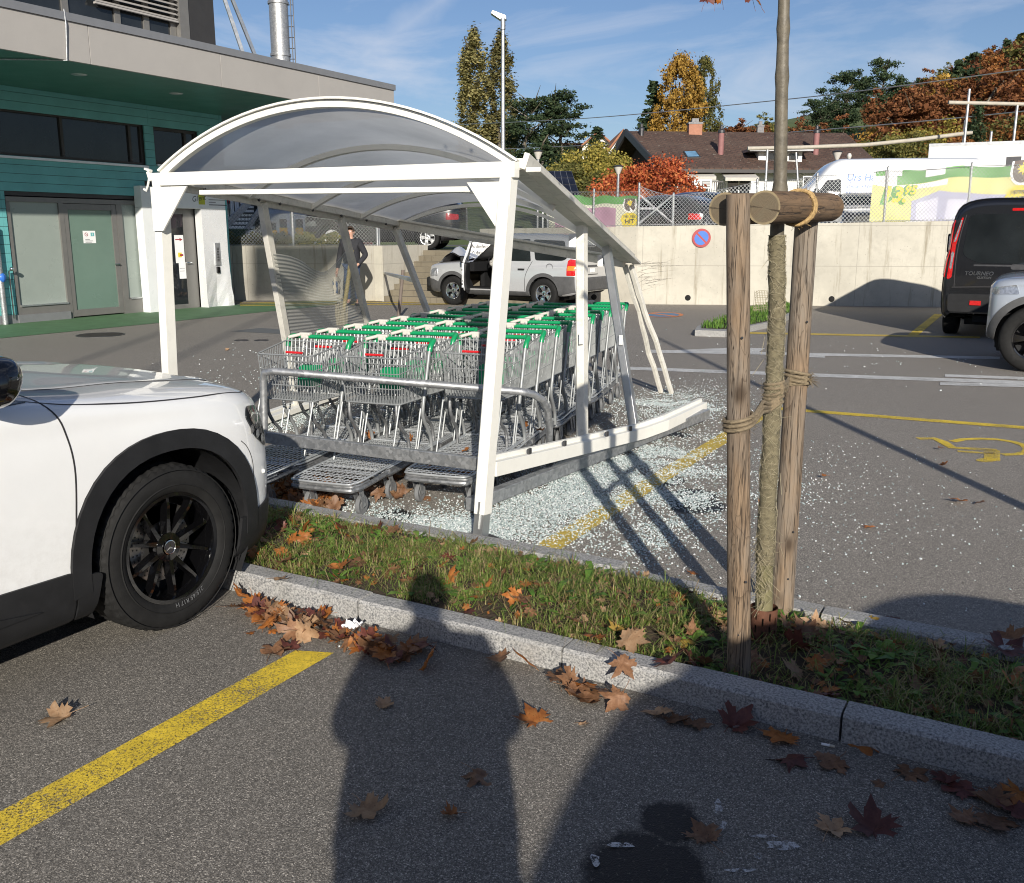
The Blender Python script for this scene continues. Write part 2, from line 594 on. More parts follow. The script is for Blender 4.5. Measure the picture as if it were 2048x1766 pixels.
def mk_galv(name='galvanised_steel', v=.46):
 m, t, b = newmat(name)
 vec = coords(t)
 cell = vor(t, vec, 45, 'F1', 'Color')
 sep = t.nodes.new('ShaderNodeSeparateColor'); t.links.new(cell, sep.inputs[0])
 c = ramp(t, [(0., (v * .72, v * .75, v * .78)), (1., (v * 1.12, v * 1.14, v * 1.16))], sep.outputs[0])
 c = mixc(t, ramp(t, [(.5, 0.), (.75, .5)], noi(t, vec, 6, 7, .7)), c, (v * .55, v * .55, v * .54))
 t.links.new(c, b.inputs['Base Color'])
 b.inputs['Metallic'].default_value = .75
 t.links.new(ramp(t, [(0., .38), (1., .58)], sep.outputs[1]), b.inputs['Roughness'])
 return m
def mk_poly(name, tint, see, trans, gloss=.12):
 """twin-wall polycarbonate: part clear, part milky"""
 m, t, b = newmat(name)
 vec = coords(t)
 n1 = noi(t, vec, 1.3, 6, .6)
 c = ramp(t, [(.3, tuple(q * .8 for q in tint)), (.7, tuple(min(1, q * 1.15) for q in tint))], n1)
 t.links.new(c, b.inputs['Base Color'])
 b.inputs['Roughness'].default_value = gloss
 tl = t.nodes.new('ShaderNodeBsdfTranslucent'); t.links.new(c, tl.inputs['Color'])
 m1 = t.nodes.new('ShaderNodeMixShader'); m1.inputs[0].default_value = trans
 t.links.new(b.outputs[0], m1.inputs[1]); t.links.new(tl.outputs[0], m1.inputs[2])
 tr = transparent_mix(m, t, m1.outputs[0], 1 - see)
 tr.inputs['Color'].default_value = (.86, .88, .88, 1)
 return m
def mk_paint(name, col, metal=0., rough=.32, gr=.5):
 m, t, b = newmat(name)
 vec = coords(t)
 n1 = noi(t, vec, 3, 8, .75)
 c = ramp(t, [(.3, tuple(q * .95 for q in col)), (.7, col)], n1)
 sx = t.nodes.new('ShaderNodeSeparateXYZ'); t.links.new(vec, sx.inputs[0])
 low = ramp(t, [(.25, .5), (.75, .0)], sx.outputs['Z'])         # road film low on the body
 grime = maths(t, 'MULTIPLY', low, ramp(t, [(.42, 0.), (.7, 1.)], noi(t, vec, 22, 8, .75)))
 c = mixc(t, maths(t, 'MULTIPLY', grime, gr), c, (.22, .19, .15))
 t.links.new(c, b.inputs['Base Color'])
 b.inputs['Metallic'].default_value = metal
 t.links.new(mixc(t, grime, rough, .75), b.inputs['Roughness'])
 b.inputs['Coat Weight'].default_value = 1.
 b.inputs['Coat Roughness'].default_value = .03
 return m
def mk_line(name, col, wear=.5, sc=70.):
 m, t, b = newmat(name)
 vec = coords(t)
 c = ramp(t, [(.3, tuple(q * .7 for q in col)), (.7, col)], noi(t, vec, 8, 6, .7))
 t.links.new(c, b.inputs['Base Color'])
 b.inputs['Roughness'].default_value = .7
 g = maths(t, 'ADD', noi(t, vec, sc * 2, 7, .8), maths(t, 'MULTIPLY', maths(t, 'SUBTRACT', noi(t, vec, 2.2, 4), .5), .35))
 cr = maths(t, 'ABSOLUTE', maths(t, 'SUBTRACT', noi(t, vec, 16, 6, .7), .5))
 g = maths(t, 'MULTIPLY', ramp(t, [(wear - .06, 0.), (wear + .02, 1.)], g), ramp(t, [(.004, 0.), (.012, 1.)], maths(t, 'ADD', cr, maths(t, 'MULTIPLY', noi(t, vec, 3, 3), .008))))
 transparent_mix(m, t, b.outputs[0], g)
 return m
def mk_glass(name, col=(.012, .014, .016), rough=.02, spec=.6, see=0.):
 m, t, b = newmat(name)
 vec = coords(t)
 t.links.new(ramp(t, [(.3, col), (.7, tuple(q * 1.8 + .002 for q in col))], noi(t, vec, 2, 3)), b.inputs['Base Color'])
 t.links.new(ramp(t, [(.4, rough), (.8, rough + .07)], noi(t, vec, 7, 6)), b.inputs['Roughness'])
 b.inputs['Specular IOR Level'].default_value = spec
 if see: transparent_mix(m, t, b.outputs[0], 1 - see).inputs['Color'].default_value = (.8, .86, .84, 1)
 return m
M = {}
M['asphalt'] = mk_asphalt()
M['granite'] = mk_granite()
M['concrete'] = mk_concrete('concrete', (.50, .475, .405), .85)
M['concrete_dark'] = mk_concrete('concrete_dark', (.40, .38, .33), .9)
M['step'] = mk_concrete('step_concrete', (.19, .165, .12), .9)
M['soil'] = mk_soil()
M['grass'] = mk_islands('grass_blades', [(0., (.09, .14, .028)), (.3, (.16, .24, .045)), (.55, (.25, .32, .075)), (.66, (.33, .31, .12)), (.82, (.38, .30, .16)), (1., (.19, .115, .055))], .55, .3)
M['weed'] = mk_islands('broad_weeds', [(0., (.06, .14, .024)), (.6, (.12, .24, .04)), (1., (.20, .31, .06))], .5, .3)
M['galv'] = mk_galv()
M['galv_dark'] = mk_galv('dull_galvanised_steel', .33)
M['zinc'] = pm('zinc_wire', (.31, .325, .33), .5, .4, .15)
M['zincdeck'] = pm('bright_zinc_wire', (.56, .58, .59), .36, .6, .15)
M['cream'] = pm('cream_powder_coat', (.80, .79, .73), .42, 0, .05, 3, 0, 80, 0, .12)
M['cream_dirty'] = pm('soiled_cream_coat', (.72, .70, .63), .5, 0, .12, 5, 0, 80, 0, .5)
M['white'] = pm('white_paint', (.78, .78, .76), .5, 0, .06, 3, 0, 80, 0, .08)
M['whitepanel'] = pm('white_metal_panel', (.74, .76, .76), .3, 0, .05, 2)
M['alu'] = pm('brushed_aluminium', (.60, .61, .61), .38, .9, .1)
M['roof_sheet'] = mk_poly('smoky_polycarbonate', (.60, .60, .585), .06, .66, .25)
M['side_sheet'] = mk_poly('ribbed_polycarbonate', (.55, .55, .52), .48, .35, .14)
M['green'] = pm('green_plastic', (.005, .26, .095), .3, 0, .08, 20, 0, 80, .3)
M['red'] = pm('red_plastic', (.55, .015, .02), .35, 0, .1)
M['bone'] = pm('bone_plastic', (.56, .54, .49), .45, 0, .1, 30)
M['rubber'] = pm('rubber', (.013, .013, .013), .75, 0, .3, 18, .2, 200, 0, 0, .25)
M['greytyre'] = pm('grey_caster_rubber', (.16, .165, .17), .6, 0, .2, 30)
M['plastic'] = pm('black_plastic', (.014, .0145, .016), .55, 0, .25, 12, .25, 500, 0, .15, .3)
M['black'] = pm('black_gloss', (.003, .003, .0035), .1, 0, .2, 6, 0, 80, 1.)
M['chrome'] = pm('chrome', (.75, .76, .77), .12, 1., .05)
M['darkmetal'] = pm('dark_metal', (.09, .09, .095), .45, .7, .2)
M['disc'] = pm('brake_disc', (.42, .41, .40), .32, .95, .2, 40, 0, 80, 0, .3)
M['glass'] = mk_glass('tinted_glass')
M['carglass'] = mk_glass('car_window', (.010, .012, .013), .015, .7)
M['clearglass'] = mk_glass('clear_pane', (.03, .035, .035), .03, .7, .55)
M['frost'] = pm('frosted_glass', (.27, .31, .285), .28, 0, .12, .7)
M['frost_door'] = pm('frosted_door_glass', (.13, .20, .165), .22, 0, .12, .7)
M['paint_white'] = mk_paint('white_car_paint', (.80, .81, .81))
M['paint_silver'] = mk_paint('silver_car_paint', (.62, .63, .645), .45, .35)
M['paint_black'] = mk_paint('black_car_paint', (.004, .004, .005), gr=.08)
M['paint_grey'] = mk_paint('pale_grey_car_paint', (.42, .46, .52), .3, .35)
M['paint_blue'] = mk_paint('dark_blue_car_paint', (.02, .03, .07), .3)
M['cladding'] = pm('worn_black_cladding', (.015, .0155, .017), .55, 0, .3, 9, .3, 700, 0, .2, .3)
M['greycladding'] = pm('dark_grey_cladding', (.075, .076, .078), .6, 0, .25, 9, .3, 500, 0, .3)
M['taillight'] = pm('red_lamp_lens', (.50, .012, .012), .12, 0, .25, 40, 0, 80, 1.)
M['amber'] = pm('amber_lens', (.75, .22, .02), .15, 0, .2, 40, 0, 80, 1.)
M['lens'] = pm('clear_lamp_lens', (.45, .46, .48), .08, .6, .5, 35, 0, 80, 1.)
M['stake'] = mk_wood('weathered_stake_wood', (.33, .235, .15), (.085, .055, .034), .62)
M['log'] = mk_wood('brown_treated_log', (.25, .15, .072), (.065, .037, .018), .12, 'X')
M['logend'] = mk_logend()
M['bark'] = pm('young_bark', (.125, .108, .078), .55, 0, .45, 22, .7, 45, 0, .4)
M['barkgreen'] = pm('mossy_bark', (.16, .145, .075), .85, 0, .4, 22, .6, 45)
M['burlap'] = pm('burlap_wrap', (.15, .13, .08), .95, 0, .55, 55, .6, 150)
M['jute'] = pm('jute_strands', (.29, .255, .17), .95, 0, .35, 60)
M['rope'] = pm('coir_rope', (.21, .165, .105), .95, 0, .4, 80, .6, 300)
M['ropelight'] = pm('fresh_coir_rope', (.40, .27, .12), .95, 0, .35, 80, .6, 300)
M['rust'] = pm('rusty_steel', (.13, .055, .032), .8, .2, .4, 30, .3, 90)
M['fascia'] = pm('grey_fascia_panel', (.36, .345, .325), .55, 0, .05, 1.2, 0, 80, 0, .06)
M['coping'] = pm('grey_coping_metal', (.26, .265, .275), .4, .4, .08)
M['soffit'] = pm('dark_green_soffit', (.06, .21, .165), .38, 0, .12, .8)
M['teal'] = pm('teal_cladding_board', (.13, .41, .42), .5, 0, .14, 2.5)
M['frame'] = pm('grey_window_frame', (.19, .185, .175), .4, .3, .08)
M['darkframe'] = pm('dark_window_frame', (.045, .043, .042), .45, .2, .12)
M['greenpath'] = pm('green_path_paint', (.075, .165, .075), .7, 0, .22, 3, .3, 150, 0, .45)
M['yellow'] = mk_line('yellow_line_paint', (.86, .62, .05), .465)
M['yellow_far'] = mk_line('old_yellow_line_paint', (.62, .45, .07), .38)
M['whiteline'] = mk_line('white_line_paint', (.66, .66, .64), .42)
M['crumb'] = mk_islands('broken_safety_glass', [(0., (.30, .38, .38)), (.35, (.55, .64, .64)), (.7, (.76, .82, .82)), (1., (.94, .95, .95))], .12, .3, .8)
M['paper'] = pm('paper', (.82, .82, .82), .7, 0, .04)
M['iron'] = pm('cast_iron_cover', (.055, .045, .042), .7, .5, .3, 15, .5, 40)
M['skin'] = pm('skin', (.50, .29, .21), .55, 0, .1, 20)
M['jacket'] = pm('charcoal_jacket_cloth', (.022, .023, .028), .85, 0, .3, 20, .4, 300)
M['jeans'] = pm('blue_denim', (.06, .09, .16), .9, 0, .3, 20, .4, 400)
M['hair'] = pm('brown_hair', (.05, .032, .02), .7, 0, .4, 40, .6, 200)
M['cloth'] = pm('beige_bag_cloth', (.55, .50, .40), .9, 0, .15, 10)
M['yel'] = pm('yellow_print', (.72, .58, .05), .5, 0, .08)
M['ink'] = pm('dark_ink', (.03, .028, .03), .5, 0, .1)
M['inkgrey'] = pm('grey_ink', (.25, .25, .26), .5, 0, .1)
M['redpaint'] = pm('red_sign_paint', (.33, .03, .035), .4, 0, .1)
M['bluepaint'] = pm('blue_sign_paint', (.03, .14, .50), .4, 0, .1)
M['orange'] = pm('orange_road_paint', (.60, .20, .07), .7, 0, .3, 30)
M['blueroad'] = pm('blue_road_paint', (.10, .20, .32), .75, 0, .3, 30)
# ================================================================ ground
def struct(o, kind='structure'):
 o['kind'] = kind
 return o
TZ = 1.2                                        # level of the upper yard
def sheet(name, pts, z, mat, kind='structure'):
 mb = MB()
 mb.add([V((p[0], p[1], z)) for p in pts], [list(range(len(pts)))])
 return struct(mb.build(name, mat), kind)
g = MB()
g.grid(lambda u, v_: V((-90 + 150 * u, -60 + 86 * v_, 0)) , 30, 18)
g.grid(lambda u, v_: V((-90 + 150 * u, 26 + 30 * v_, 0)), 30, 4)
struct(g.build('ground', M['asphalt']))
def quad(name, corners, z, mat):                # corners are photo pixels on the ground
 return sheet(name, [G(u, v_) for u, v_ in corners], z, mat)
# green footpath along the shop front
quad('footpath', [(-200, 672), (40, 641), (455, 611), (560, 604), (700, 600), (660, 611), (480, 629), (300, 648), (0, 677), (-220, 702)], .005, M['greenpath'])
# painted bay lines (yellow) and lane lines (white)
sheet('road_marking', [(-2.51, -4), (-2.36, -4), (-2.36, 2.72), (-2.51, 2.66)], .004, M['yellow'])
sheet('road_marking', [(-2.29, 4.12), (-2.14, 4.20), (-2.16, 8.95), (-2.31, 8.95)], .004, M['yellow_far'])
sheet('road_marking', [(-2.31, 8.95), (3.5, 9.33), (3.5, 9.46), (-2.31, 9.09)], .0046, M['yellow'])
quad('road_marking', [(1500, 664.5), (1960, 673.5), (1960, 676.5), (1500, 668)], .004, M['yellow_far'])
sheet('road_marking', [(-2.02, 16.85), (-1.86, 16.85), (-1.94, 21.5), (-2.1, 21.5)], .0046, M['yellow'])
quad('road_marking', [(1300, 700), (2000, 714), (2000, 719), (1300, 705.5)], .004, M['whiteline'])
quad('road_marking', [(1300, 703), (1460, 696), (1530, 697), (1510, 709), (1300, 706)], .0044, M['whiteline'])
quad('road_marking', [(1580, 709), (1650, 711), (1650, 716), (1580, 714)], .0046, M['whiteline'])
quad('road_marking', [(1230, 733), (2200, 768), (2200, 775), (1230, 739)], .004, M['whiteline'])
quad('road_marking', [(1890, 749), (2200, 760), (2200, 766), (1890, 754)], .0046, M['whiteline'])
quad('road_marking', [(1880, 765), (2200, 773), (2200, 779), (1880, 771)], .0052, M['whiteline'])
for k in range(3):
 quad('road_marking', [(480, 606 + 2.6 * k), (930, 599 + 4.2 * k), (930, 600.6 + 4.2 * k), (480, 607 + 2.6 * k)], .0085, M['yellow_far'])
# wheelchair pictogram painted in the far bay (seen lying, its head to the right of the photo)
wc = MB()
def wpt(u, v_): return G(u, v_, .0045)
def wstroke(mb, pix, wd):
 pts = [wpt(*p) for p in pix]
 L, Rr = [], []
 for i, p in enumerate(pts):
  t = (pts[min(i + 1, len(pts) - 1)] - pts[max(i - 1, 0)]).normalized()
  n = V((-t.y, t.x, 0)) * wd / 2
  L.append(p + n); Rr.append(p - n)
 n_ = len(pts)
 mb.add(L + Rr, [(i, i + 1, n_ + i + 1, n_ + i) for i in range(n_ - 1)])
wstroke(wc, [(1836, 877), (1868, 876.5), (1885, 883), (1905, 895), (1950, 897.5), (1995, 900)], .085)
wstroke(wc, [(1915, 902), (1990, 907)], .06)
wstroke(wc, [(1984, 899), (1984, 920)], .11)
wc.add([wpt(1973 + 21 * math.cos(a), 920 + 3.6 * math.sin(a)) + V((0, 0, .0006)) for a in [2 * math.pi * k / 20 for k in range(20)]], [list(range(20))])
wstroke(wc, [(1905, 883), (1925, 878.5), (1960, 877), (1995, 878.5), (2025, 883), (2048, 890), (2056, 898), (2052, 904), (2035, 908), (2005, 909)], .07)
struct(wc.build('road_marking', M['yellow']))
# old no-parking disc painted on the yard
dk = MB()
for rr, zz, mi in ((1., .004, 0), (.80, .0062, 1)):
 dk.add([G(1326 + 41 * rr * math.cos(a), 629.5 + 5.0 * rr * math.sin(a), zz) for a in [2 * math.pi * k / 32 for k in range(32)]], [list(range(32))], mi)
dk.add([G(1293, 626.5, .008), G(1300, 625.6, .008), G(1360, 632.5, .008), G(1352, 633.4, .008)], [(0, 1, 2, 3)], 0)
struct(dk.build('road_marking', [M['orange'], M['blueroad']]))
# remnants of old white paint by the oil stain in the foreground
rm = MB()
for (u, v_, su, sv) in ((1565, 1690, 40, 12), (1530, 1672, 30, 4), (1437, 1612, 10, 16), (1445, 1650, 9, 10), (1515, 1712, 10, 6), (1240, 1690, 30, 6), (1190, 1720, 10, 14), (1480, 1740, 30, 5)):
 n_ = 14
 rm.add([G(u + su * math.cos(a) * random.uniform(.6, 1.2), v_ + sv * math.sin(a) * random.uniform(.6, 1.2), .004) for a in [2 * math.pi * k / n_ for k in range(n_)]], [list(range(n_))])
struct(rm.build('road_marking', mk_line('flaked_white_paint', (.62, .62, .62), .50, 30)))
# manhole covers and the repaired strip of asphalt
def cover(u, v_, r, label):
 p = G(u, v_)
 t = thing('manhole_cover', label, 'manhole cover', (p.x, p.y, 0), 0, 'manhole covers in the yard')
 mb = MB(); mb.lathe([(0, .006), (r * .9, .006), (r * .9, .004)], 32); mb.build('lid', M['iron'], t, world=False)
 mb = MB(); mb.lathe([(r * .92, .002), (r * .92, .008), (r, .007), (r, 0)], 32); mb.build('ring', M['darkmetal'], t, world=False)
cover(201, 670, .38, 'round iron manhole cover beside the green footpath')
cover(483, 681, .11, 'small iron cover set in the yard left of the nearest leaning shelter post')
cover(523, 681, .11, 'small iron cover touching the foot of the nearest leaning shelter post')
quad('asphalt_patch', [(460, 663), (520, 656), (575, 660), (560, 668)], .003, pm('grey_asphalt_repair', (.12, .125, .125), .8, 0, .2, 20, .4, 150))
# ================================================================ planted strip with granite kerbs
KB0, KB1, KH = 3.02, 3.135, .10
jt = [-7.45, -6.45, -5.45, -4.45, -3.47, -2.475, -1.49, -.46, .54, 1.54, 2.54]
klab = {3: 'granite kerb stone under the white car', 4: 'granite kerb stone meeting the front tyre of the white car', 5: 'granite kerb stone crossed by the photographer shadow in the middle',
  6: 'granite kerb stone in front of the thick left tree stake', 7: 'granite kerb stone at the bottom right corner'}
def kerb_block(a0, a1, b0, b1, z0, z1, label, group):
 t = MB()
 n_ = 14
 rj = lambda s: (noise.noise(V((s * 3.1, b0 * 9, z1 * 7))) * .004)
 # subdivided along its length with slightly irregular, chamfered arrises
 pr = [(b0, z0), (b0, z1 - .012), (b0 + .012, z1), (b1 - .01, z1), (b1, z1 - .01), (b1, z0)]
 vs = []
 for i in range(n_ + 1):
  x = a0 + (a1 - a0) * i / n_
  for j, (y, z) in enumerate(pr):
   vs.append(V((x, y + noise.noise(V((x * 4, j * 5.3, b0))) * .004, z + (noise.noise(V((x * 3, j * 2.1, 4))) * .004 if z > z0 else 0))))
 k = len(pr)
 fs = [(i * k + j, (i + 1) * k + j, (i + 1) * k + j + 1, i * k + j + 1) for i in range(n_) for j in range(k - 1)]
 fs += [[j for j in range(k)], [n_ * k + j for j in reversed(range(k))]]
 t.add(vs, fs)
 o = t.build('kerb_stone', M['granite'])
 tag(o, label, 'kerb stone', group)
 return o
for i in range(len(jt) - 1):
 kerb_block(jt[i] + .004, jt[i + 1] - .004, KB0 + random.uniform(-.004, .004), KB1, -.1, KH + random.uniform(-.004, .004),
    klab.get(i, 'granite kerb stone of the near edge hidden from view'), 'granite kerb stones along the near edge of the strip')
jf = [-7.6, -6.6, -5.6, -4.6, -3.62, -2.63, -1.65, -.72, .28, 1.28, 2.28]
fl = {4: 'flush granite kerb stone behind the white car bumper', 5: 'flush granite kerb stone beside the foot of the nearest shelter post', 6: 'flush granite kerb stone between the shelter post and the tree stakes',
  7: 'flush granite kerb stone just right of the tree stakes', 8: 'flush granite kerb stone at the right edge under the red leaf'}
for i in range(len(jf) - 1):
 kerb_block(jf[i] + .006, jf[i + 1] - .006, 3.93, 4.05, -.1, (.10 if i < 6 else .065) + random.uniform(-.005, .005),
    fl.get(i, 'flush granite kerb stone of the far edge hidden from view'), 'granite kerb stones along the far edge of the strip')
def soil_z(a, b):
 u, v_ = (a + 7.6) / 10.2, (b - KB1) / (3.93 - KB1)
 k = max(0, min(1, (a + 1.5) / .45))
 return .075 - .055 * k * k * (3 - 2 * k) + .03 * math.sin(math.pi * v_) + noise.noise(V((u * 22, v_ * 3, 1))) * .022
sb = MB()
sb.grid(lambda u, v_: V((-7.6 + 10.2 * u, KB1 + (3.93 - KB1) * v_, soil_z(-7.6 + 10.2 * u, KB1 + (3.93 - KB1) * v_))), 150, 14)
struct(sb.build('verge_soil', M['soil']))
gr = MB()
rnd = random.Random(3)
def blade(mb, p, h, wd, az, lean):
 d = V((math.cos(az), math.sin(az), 0)); s_ = V((-d.y, d.x, 0)) * wd / 2
 q = p + d * lean * .45 * h + V((0, 0, h * .62))
 e = p + d * lean * h * 1.1 + V((0, 0, h * (1 - .42 * lean)))
 mb.add([p - s_, p + s_, q + s_ * .8, q - s_ * .8, e], [(0, 1, 2, 3), (3, 2, 4)])
for k in range(1900):                           # tufts with blades arching outwards
 a, b = rnd.uniform(-4.6, 1.0), rnd.uniform(KB1 + .02, 3.87)
 q = noise.noise(V((a * 2.2, b * 3.5, 7)))
 if q < -.06 or (a > -.7 and q < .16): continue
 if (a + .86) ** 2 + (b - 3.5) ** 2 < .06: continue
 big = rnd.random() < .16
 for j in range(rnd.randint(9, 20)):
  az = rnd.uniform(0, 6.28); p = V((a + rnd.gauss(0, .014), b + rnd.gauss(0, .014), 0)); p.z = soil_z(p.x, p.y) - .005
  blade(gr, p, rnd.uniform(.035, .075) * (1.55 if big else 1), rnd.uniform(.003, .0055), az, rnd.uniform(.35, 1.25))
for k in range(5200):                           # flattened straw and thatch
 a, b = rnd.uniform(-4.6, 1.0), rnd.uniform(KB1 + .01, 3.925)
 blade(gr, V((a, b, soil_z(a, b) + .004)), rnd.uniform(.04, .1), rnd.uniform(.002, .004), rnd.uniform(0, 6.28), rnd.uniform(1.5, 1.9))
N_ = 0
tries = 0
while N_ < 4500 and tries < 60000:
 tries += 1
 a = rnd.uniform(-4.6, 1.0)
 b = rnd.uniform(KB1 + .01, 3.925)
 d = noise.noise(V((a * 2.6, b * 4, 0))) * .7 + noise.noise(V((a * 7, b * 9, 3))) * .5
 dens = .62 + d
 if a > -.75: dens -= .22
 if (a + .86) ** 2 + (b - 3.5) ** 2 < .06: continue
 if rnd.random() > dens: continue
 tall = 1 + max(0, noise.noise(V((a * 4.5, b * 5, 9)))) * 1.6
 h = rnd.uniform(.02, .05) * tall
 blade(gr, V((a, b, soil_z(a, b) - .006)), h, rnd.uniform(.0022, .0045), rnd.uniform(0, 6.28), rnd.uniform(.1, .95))
 N_ += 1
tag(struct(gr.build('grass', M['grass']), 'stuff'), 'tufty green and straw coloured grass between the two kerbs', 'grass')
wd = MB()
for k in range(150):                            # dandelion-like rosettes and clover
 a = rnd.uniform(-4.4, .6); b = rnd.uniform(KB1 + .06, 3.88)
 if k < 60: a = rnd.choice([-2.9, -2.2, -3.3, -1.1, -1.9, -.5, -3.7]) + rnd.gauss(0, .16)
 n_ = rnd.randint(4, 9)
 L = rnd.uniform(.05, .11)
 p = V((a, b, soil_z(a, b)))
 for j in range(n_):
  az = 6.28 * j / n_ + rnd.uniform(-.3, .3)
  d = V((math.cos(az), math.sin(az), 0)); s_ = V((-d.y, d.x, 0))
  up = rnd.uniform(.25, .8)
  l = L * rnd.uniform(.7, 1.2)
  pts = [p + d * .008, p + d * l * .4 + V((0, 0, l * .4 * up)) + s_ * l * .11, p + d * l * .75 + V((0, 0, l * .58 * up)) + s_ * l * .15, p + d * l + V((0, 0, l * .5 * up)), p + d * l * .75 + V((0, 0, l * .58 * up)) - s_ * l * .15, p + d * l * .4 + V((0, 0, l * .4 * up)) - s_ * l * .11]
  wd.add(pts, [(0, 1, 2, 5), (5, 2, 4), (2, 3, 4)])
tag(struct(wd.build('weeds', M['weed']), 'stuff'), 'broad leaved weeds growing among the grass of the strip', 'weeds')
# far traffic island with grass
isl = MB()
ip = [G(u, v_, .1) for u, v_ in ((1390, 660), (1450, 662), (1560, 640), (1608, 612), (1560, 603), (1510, 614), (1440, 637), (1395, 652))]
isl.prism([p - V((0, 0, .2)) for p in ip], (0, 0, .2))
io = tag(isl.build('traffic_island', M['granite']), 'low kerbed island with grass in front of the concrete wall', 'traffic island')
ig = MB()
from mathutils.geometry import intersect_point_line
def inpoly(p, poly):
 c = False
 for i in range(len(poly)):
  q, r = poly[i], poly[i - 1]
  if (q.y > p[1]) != (r.y > p[1]) and p[0] < (r.x - q.x) * (p[1] - q.y) / (r.y - q.y) + q.x: c = not c
 return c
ctr = sum(ip, V()) / len(ip)
inner = [ctr + (p - ctr) * .9 for p in ip]
ig.add([p + V((0, 0, .004)) for p in inner], [list(range(len(inner)))], 1)
mnx, mxx = min(p.x for p in ip), max(p.x for p in ip); mny, mxy = min(p.y for p in ip), max(p.y for p in ip)
k = 0
while k < 5200:
 p = (rnd.uniform(mnx, mxx), rnd.uniform(mny, mxy))
 k += 1
 if inpoly(p, inner):
  blade(ig, V((p[0], p[1], .1)), rnd.uniform(.05, .13), .012, rnd.uniform(0, 6.28), rnd.uniform(.1, .8))
ig.build('turf', [M['weed'], M['soil']], io)
# ================================================================ retaining walls, stairs
def wall_strip(name, pix, z0, z1, th, mat, label, cat='wall'):
 pts = [G(u, v_) for u, v_ in pix]
 t = thing(name, label, cat, (pts[0].x, pts[0].y, 0))
 mb = MB()
 for i in range(len(pts) - 1):
  p, q = pts[i], pts[i + 1]
  d = (q - p).normalized(); n_ = V((-d.y, d.x, 0))
  if n_.dot(V((-SYW, CYW, 0))) < 0: n_ = -n_
  zz0, zz1 = (z1[i], z1[i + 1]) if isinstance(z1, (list, tuple)) else (z1, z1)
  vs = [p + V((0, 0, z0)), q + V((0, 0, z0)), q + n_ * th + V((0, 0, z0)), p + n_ * th + V((0, 0, z0)),
    p + V((0, 0, zz0)), q + V((0, 0, zz1)), q + n_ * th + V((0, 0, zz1)), p + n_ * th + V((0, 0, zz0))]
  mb.add(vs, [(0, 1, 5, 4), (1, 2, 6, 5), (2, 3, 7, 6), (3, 0, 4, 7), (4, 5, 6, 7)])
 mb.build('wall_face', mat, t, bevel=.012)
 return t, pts
wr, WRP = wall_strip('retaining_wall', [(960, 597), (1270, 608.5), (1880, 614), (2700, 622)], -.1, [1.74, 1.79, 1.90, 2.0], .3, M['concrete'], 'long pale concrete retaining wall with drain holes behind the parking bays')
hol = MB()
for (u, v_) in ((1377, 598), (1662, 601), (1188, 596)):
 tt = None
 a, b_ = WRP[1], WRP[2]
 p = G(u, 612) if u > 1270 else G(u, 607)
 d = (b_ - a).normalized(); n_ = V((d.y, -d.x, 0))
 if n_.dot(V((-SYW, CYW, 0))) > 0: n_ = -n_
 base = a + d * (p - a).dot(d)
 Mx = n_.to_track_quat('Z', 'Y').to_matrix().to_4x4()
 Mx.translation = base + V((0, 0, .16)) + n_ * .001
 hol.lathe([(0, .003), (.062, .003), (.068, .0)], 20, Mx)
hol.build('drain_hole', pm('drain_void', (.008, .008, .008), .9), wr)
# scuff marks of paint left by the crash
sc = MB()
a, b_ = WRP[1], WRP[2]
dW = (b_ - a).normalized(); nW = V((dW.y, -dW.x, 0))
if nW.dot(V((-SYW, CYW, 0))) > 0: nW = -nW
for k in range(34):
 x0 = rnd.uniform(.02, .35); L = rnd.uniform(.15, .75); z = rnd.uniform(.42, .95) if k < 26 else rnd.uniform(.25, .5)
 p = a + dW * x0 + nW * (.004 + k * .00005) + V((0, 0, z)); q = p + dW * L + V((0, 0, rnd.uniform(-.04, .1) + (.2 * rnd.random() if k > 20 else 0)))
 w_ = rnd.uniform(.003, .010)
 sc.add([p, p + V((0, 0, w_)), (p + q) / 2 + V((0, 0, w_ * 1.6)), q + V((0, 0, w_ * .3)), q, (p + q) / 2], [(0, 1, 2, 5), (5, 2, 3, 4)])
sc.build('scuff_marks', mk_line('dark_scuff', (.17, .155, .14), .52, 45), wr)
def WRpt(u, off=0.0, z=0.0):                    # point on the right wall line under photo column u
 best = None
 for i in range(len(WRP) - 1):
  p, q = WRP[i], WRP[i + 1]
  d = ray(u, 612); d2 = V((d.x, d.y))
  e = (q - p)
  den = d2.x * (-e.y) + d2.y * e.x
  t = (p.x * (-e.y) + p.y * e.x) / den
  s_ = (d2.x * t - p.x) / e.x if abs(e.x) > abs(e.y) else (d2.y * t - p.y) / e.y
  if -.001 <= s_ <= 1.001 or (i == len(WRP) - 2 and s_ > 1):
   dd = e.normalized(); n_ = V((-dd.y, dd.x, 0))
   if n_.dot(V((-SYW, CYW, 0))) < 0: n_ = -n_
   return V((d2.x * t, d2.y * t, 0)) + n_ * off + V((0, 0, z))
 return WRP[0] + V((0, 0, z))
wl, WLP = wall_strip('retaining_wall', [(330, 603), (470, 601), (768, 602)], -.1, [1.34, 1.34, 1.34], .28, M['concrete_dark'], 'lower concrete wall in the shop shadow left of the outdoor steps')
SL0 = G(768, 603); SL1 = CW((857 - 1024) / 1895 * 25.0, 25.3)
stn = thing('outdoor_stairs', 'worn concrete outdoor steps between the two retaining walls', 'stairs', (SL0.x, SL0.y, 0))
sd_ = (SL1 - SL0); sd_.z = 0
run = sd_ / 9
sr = V((sd_.y, -sd_.x, 0)).normalized()
mb = MB()
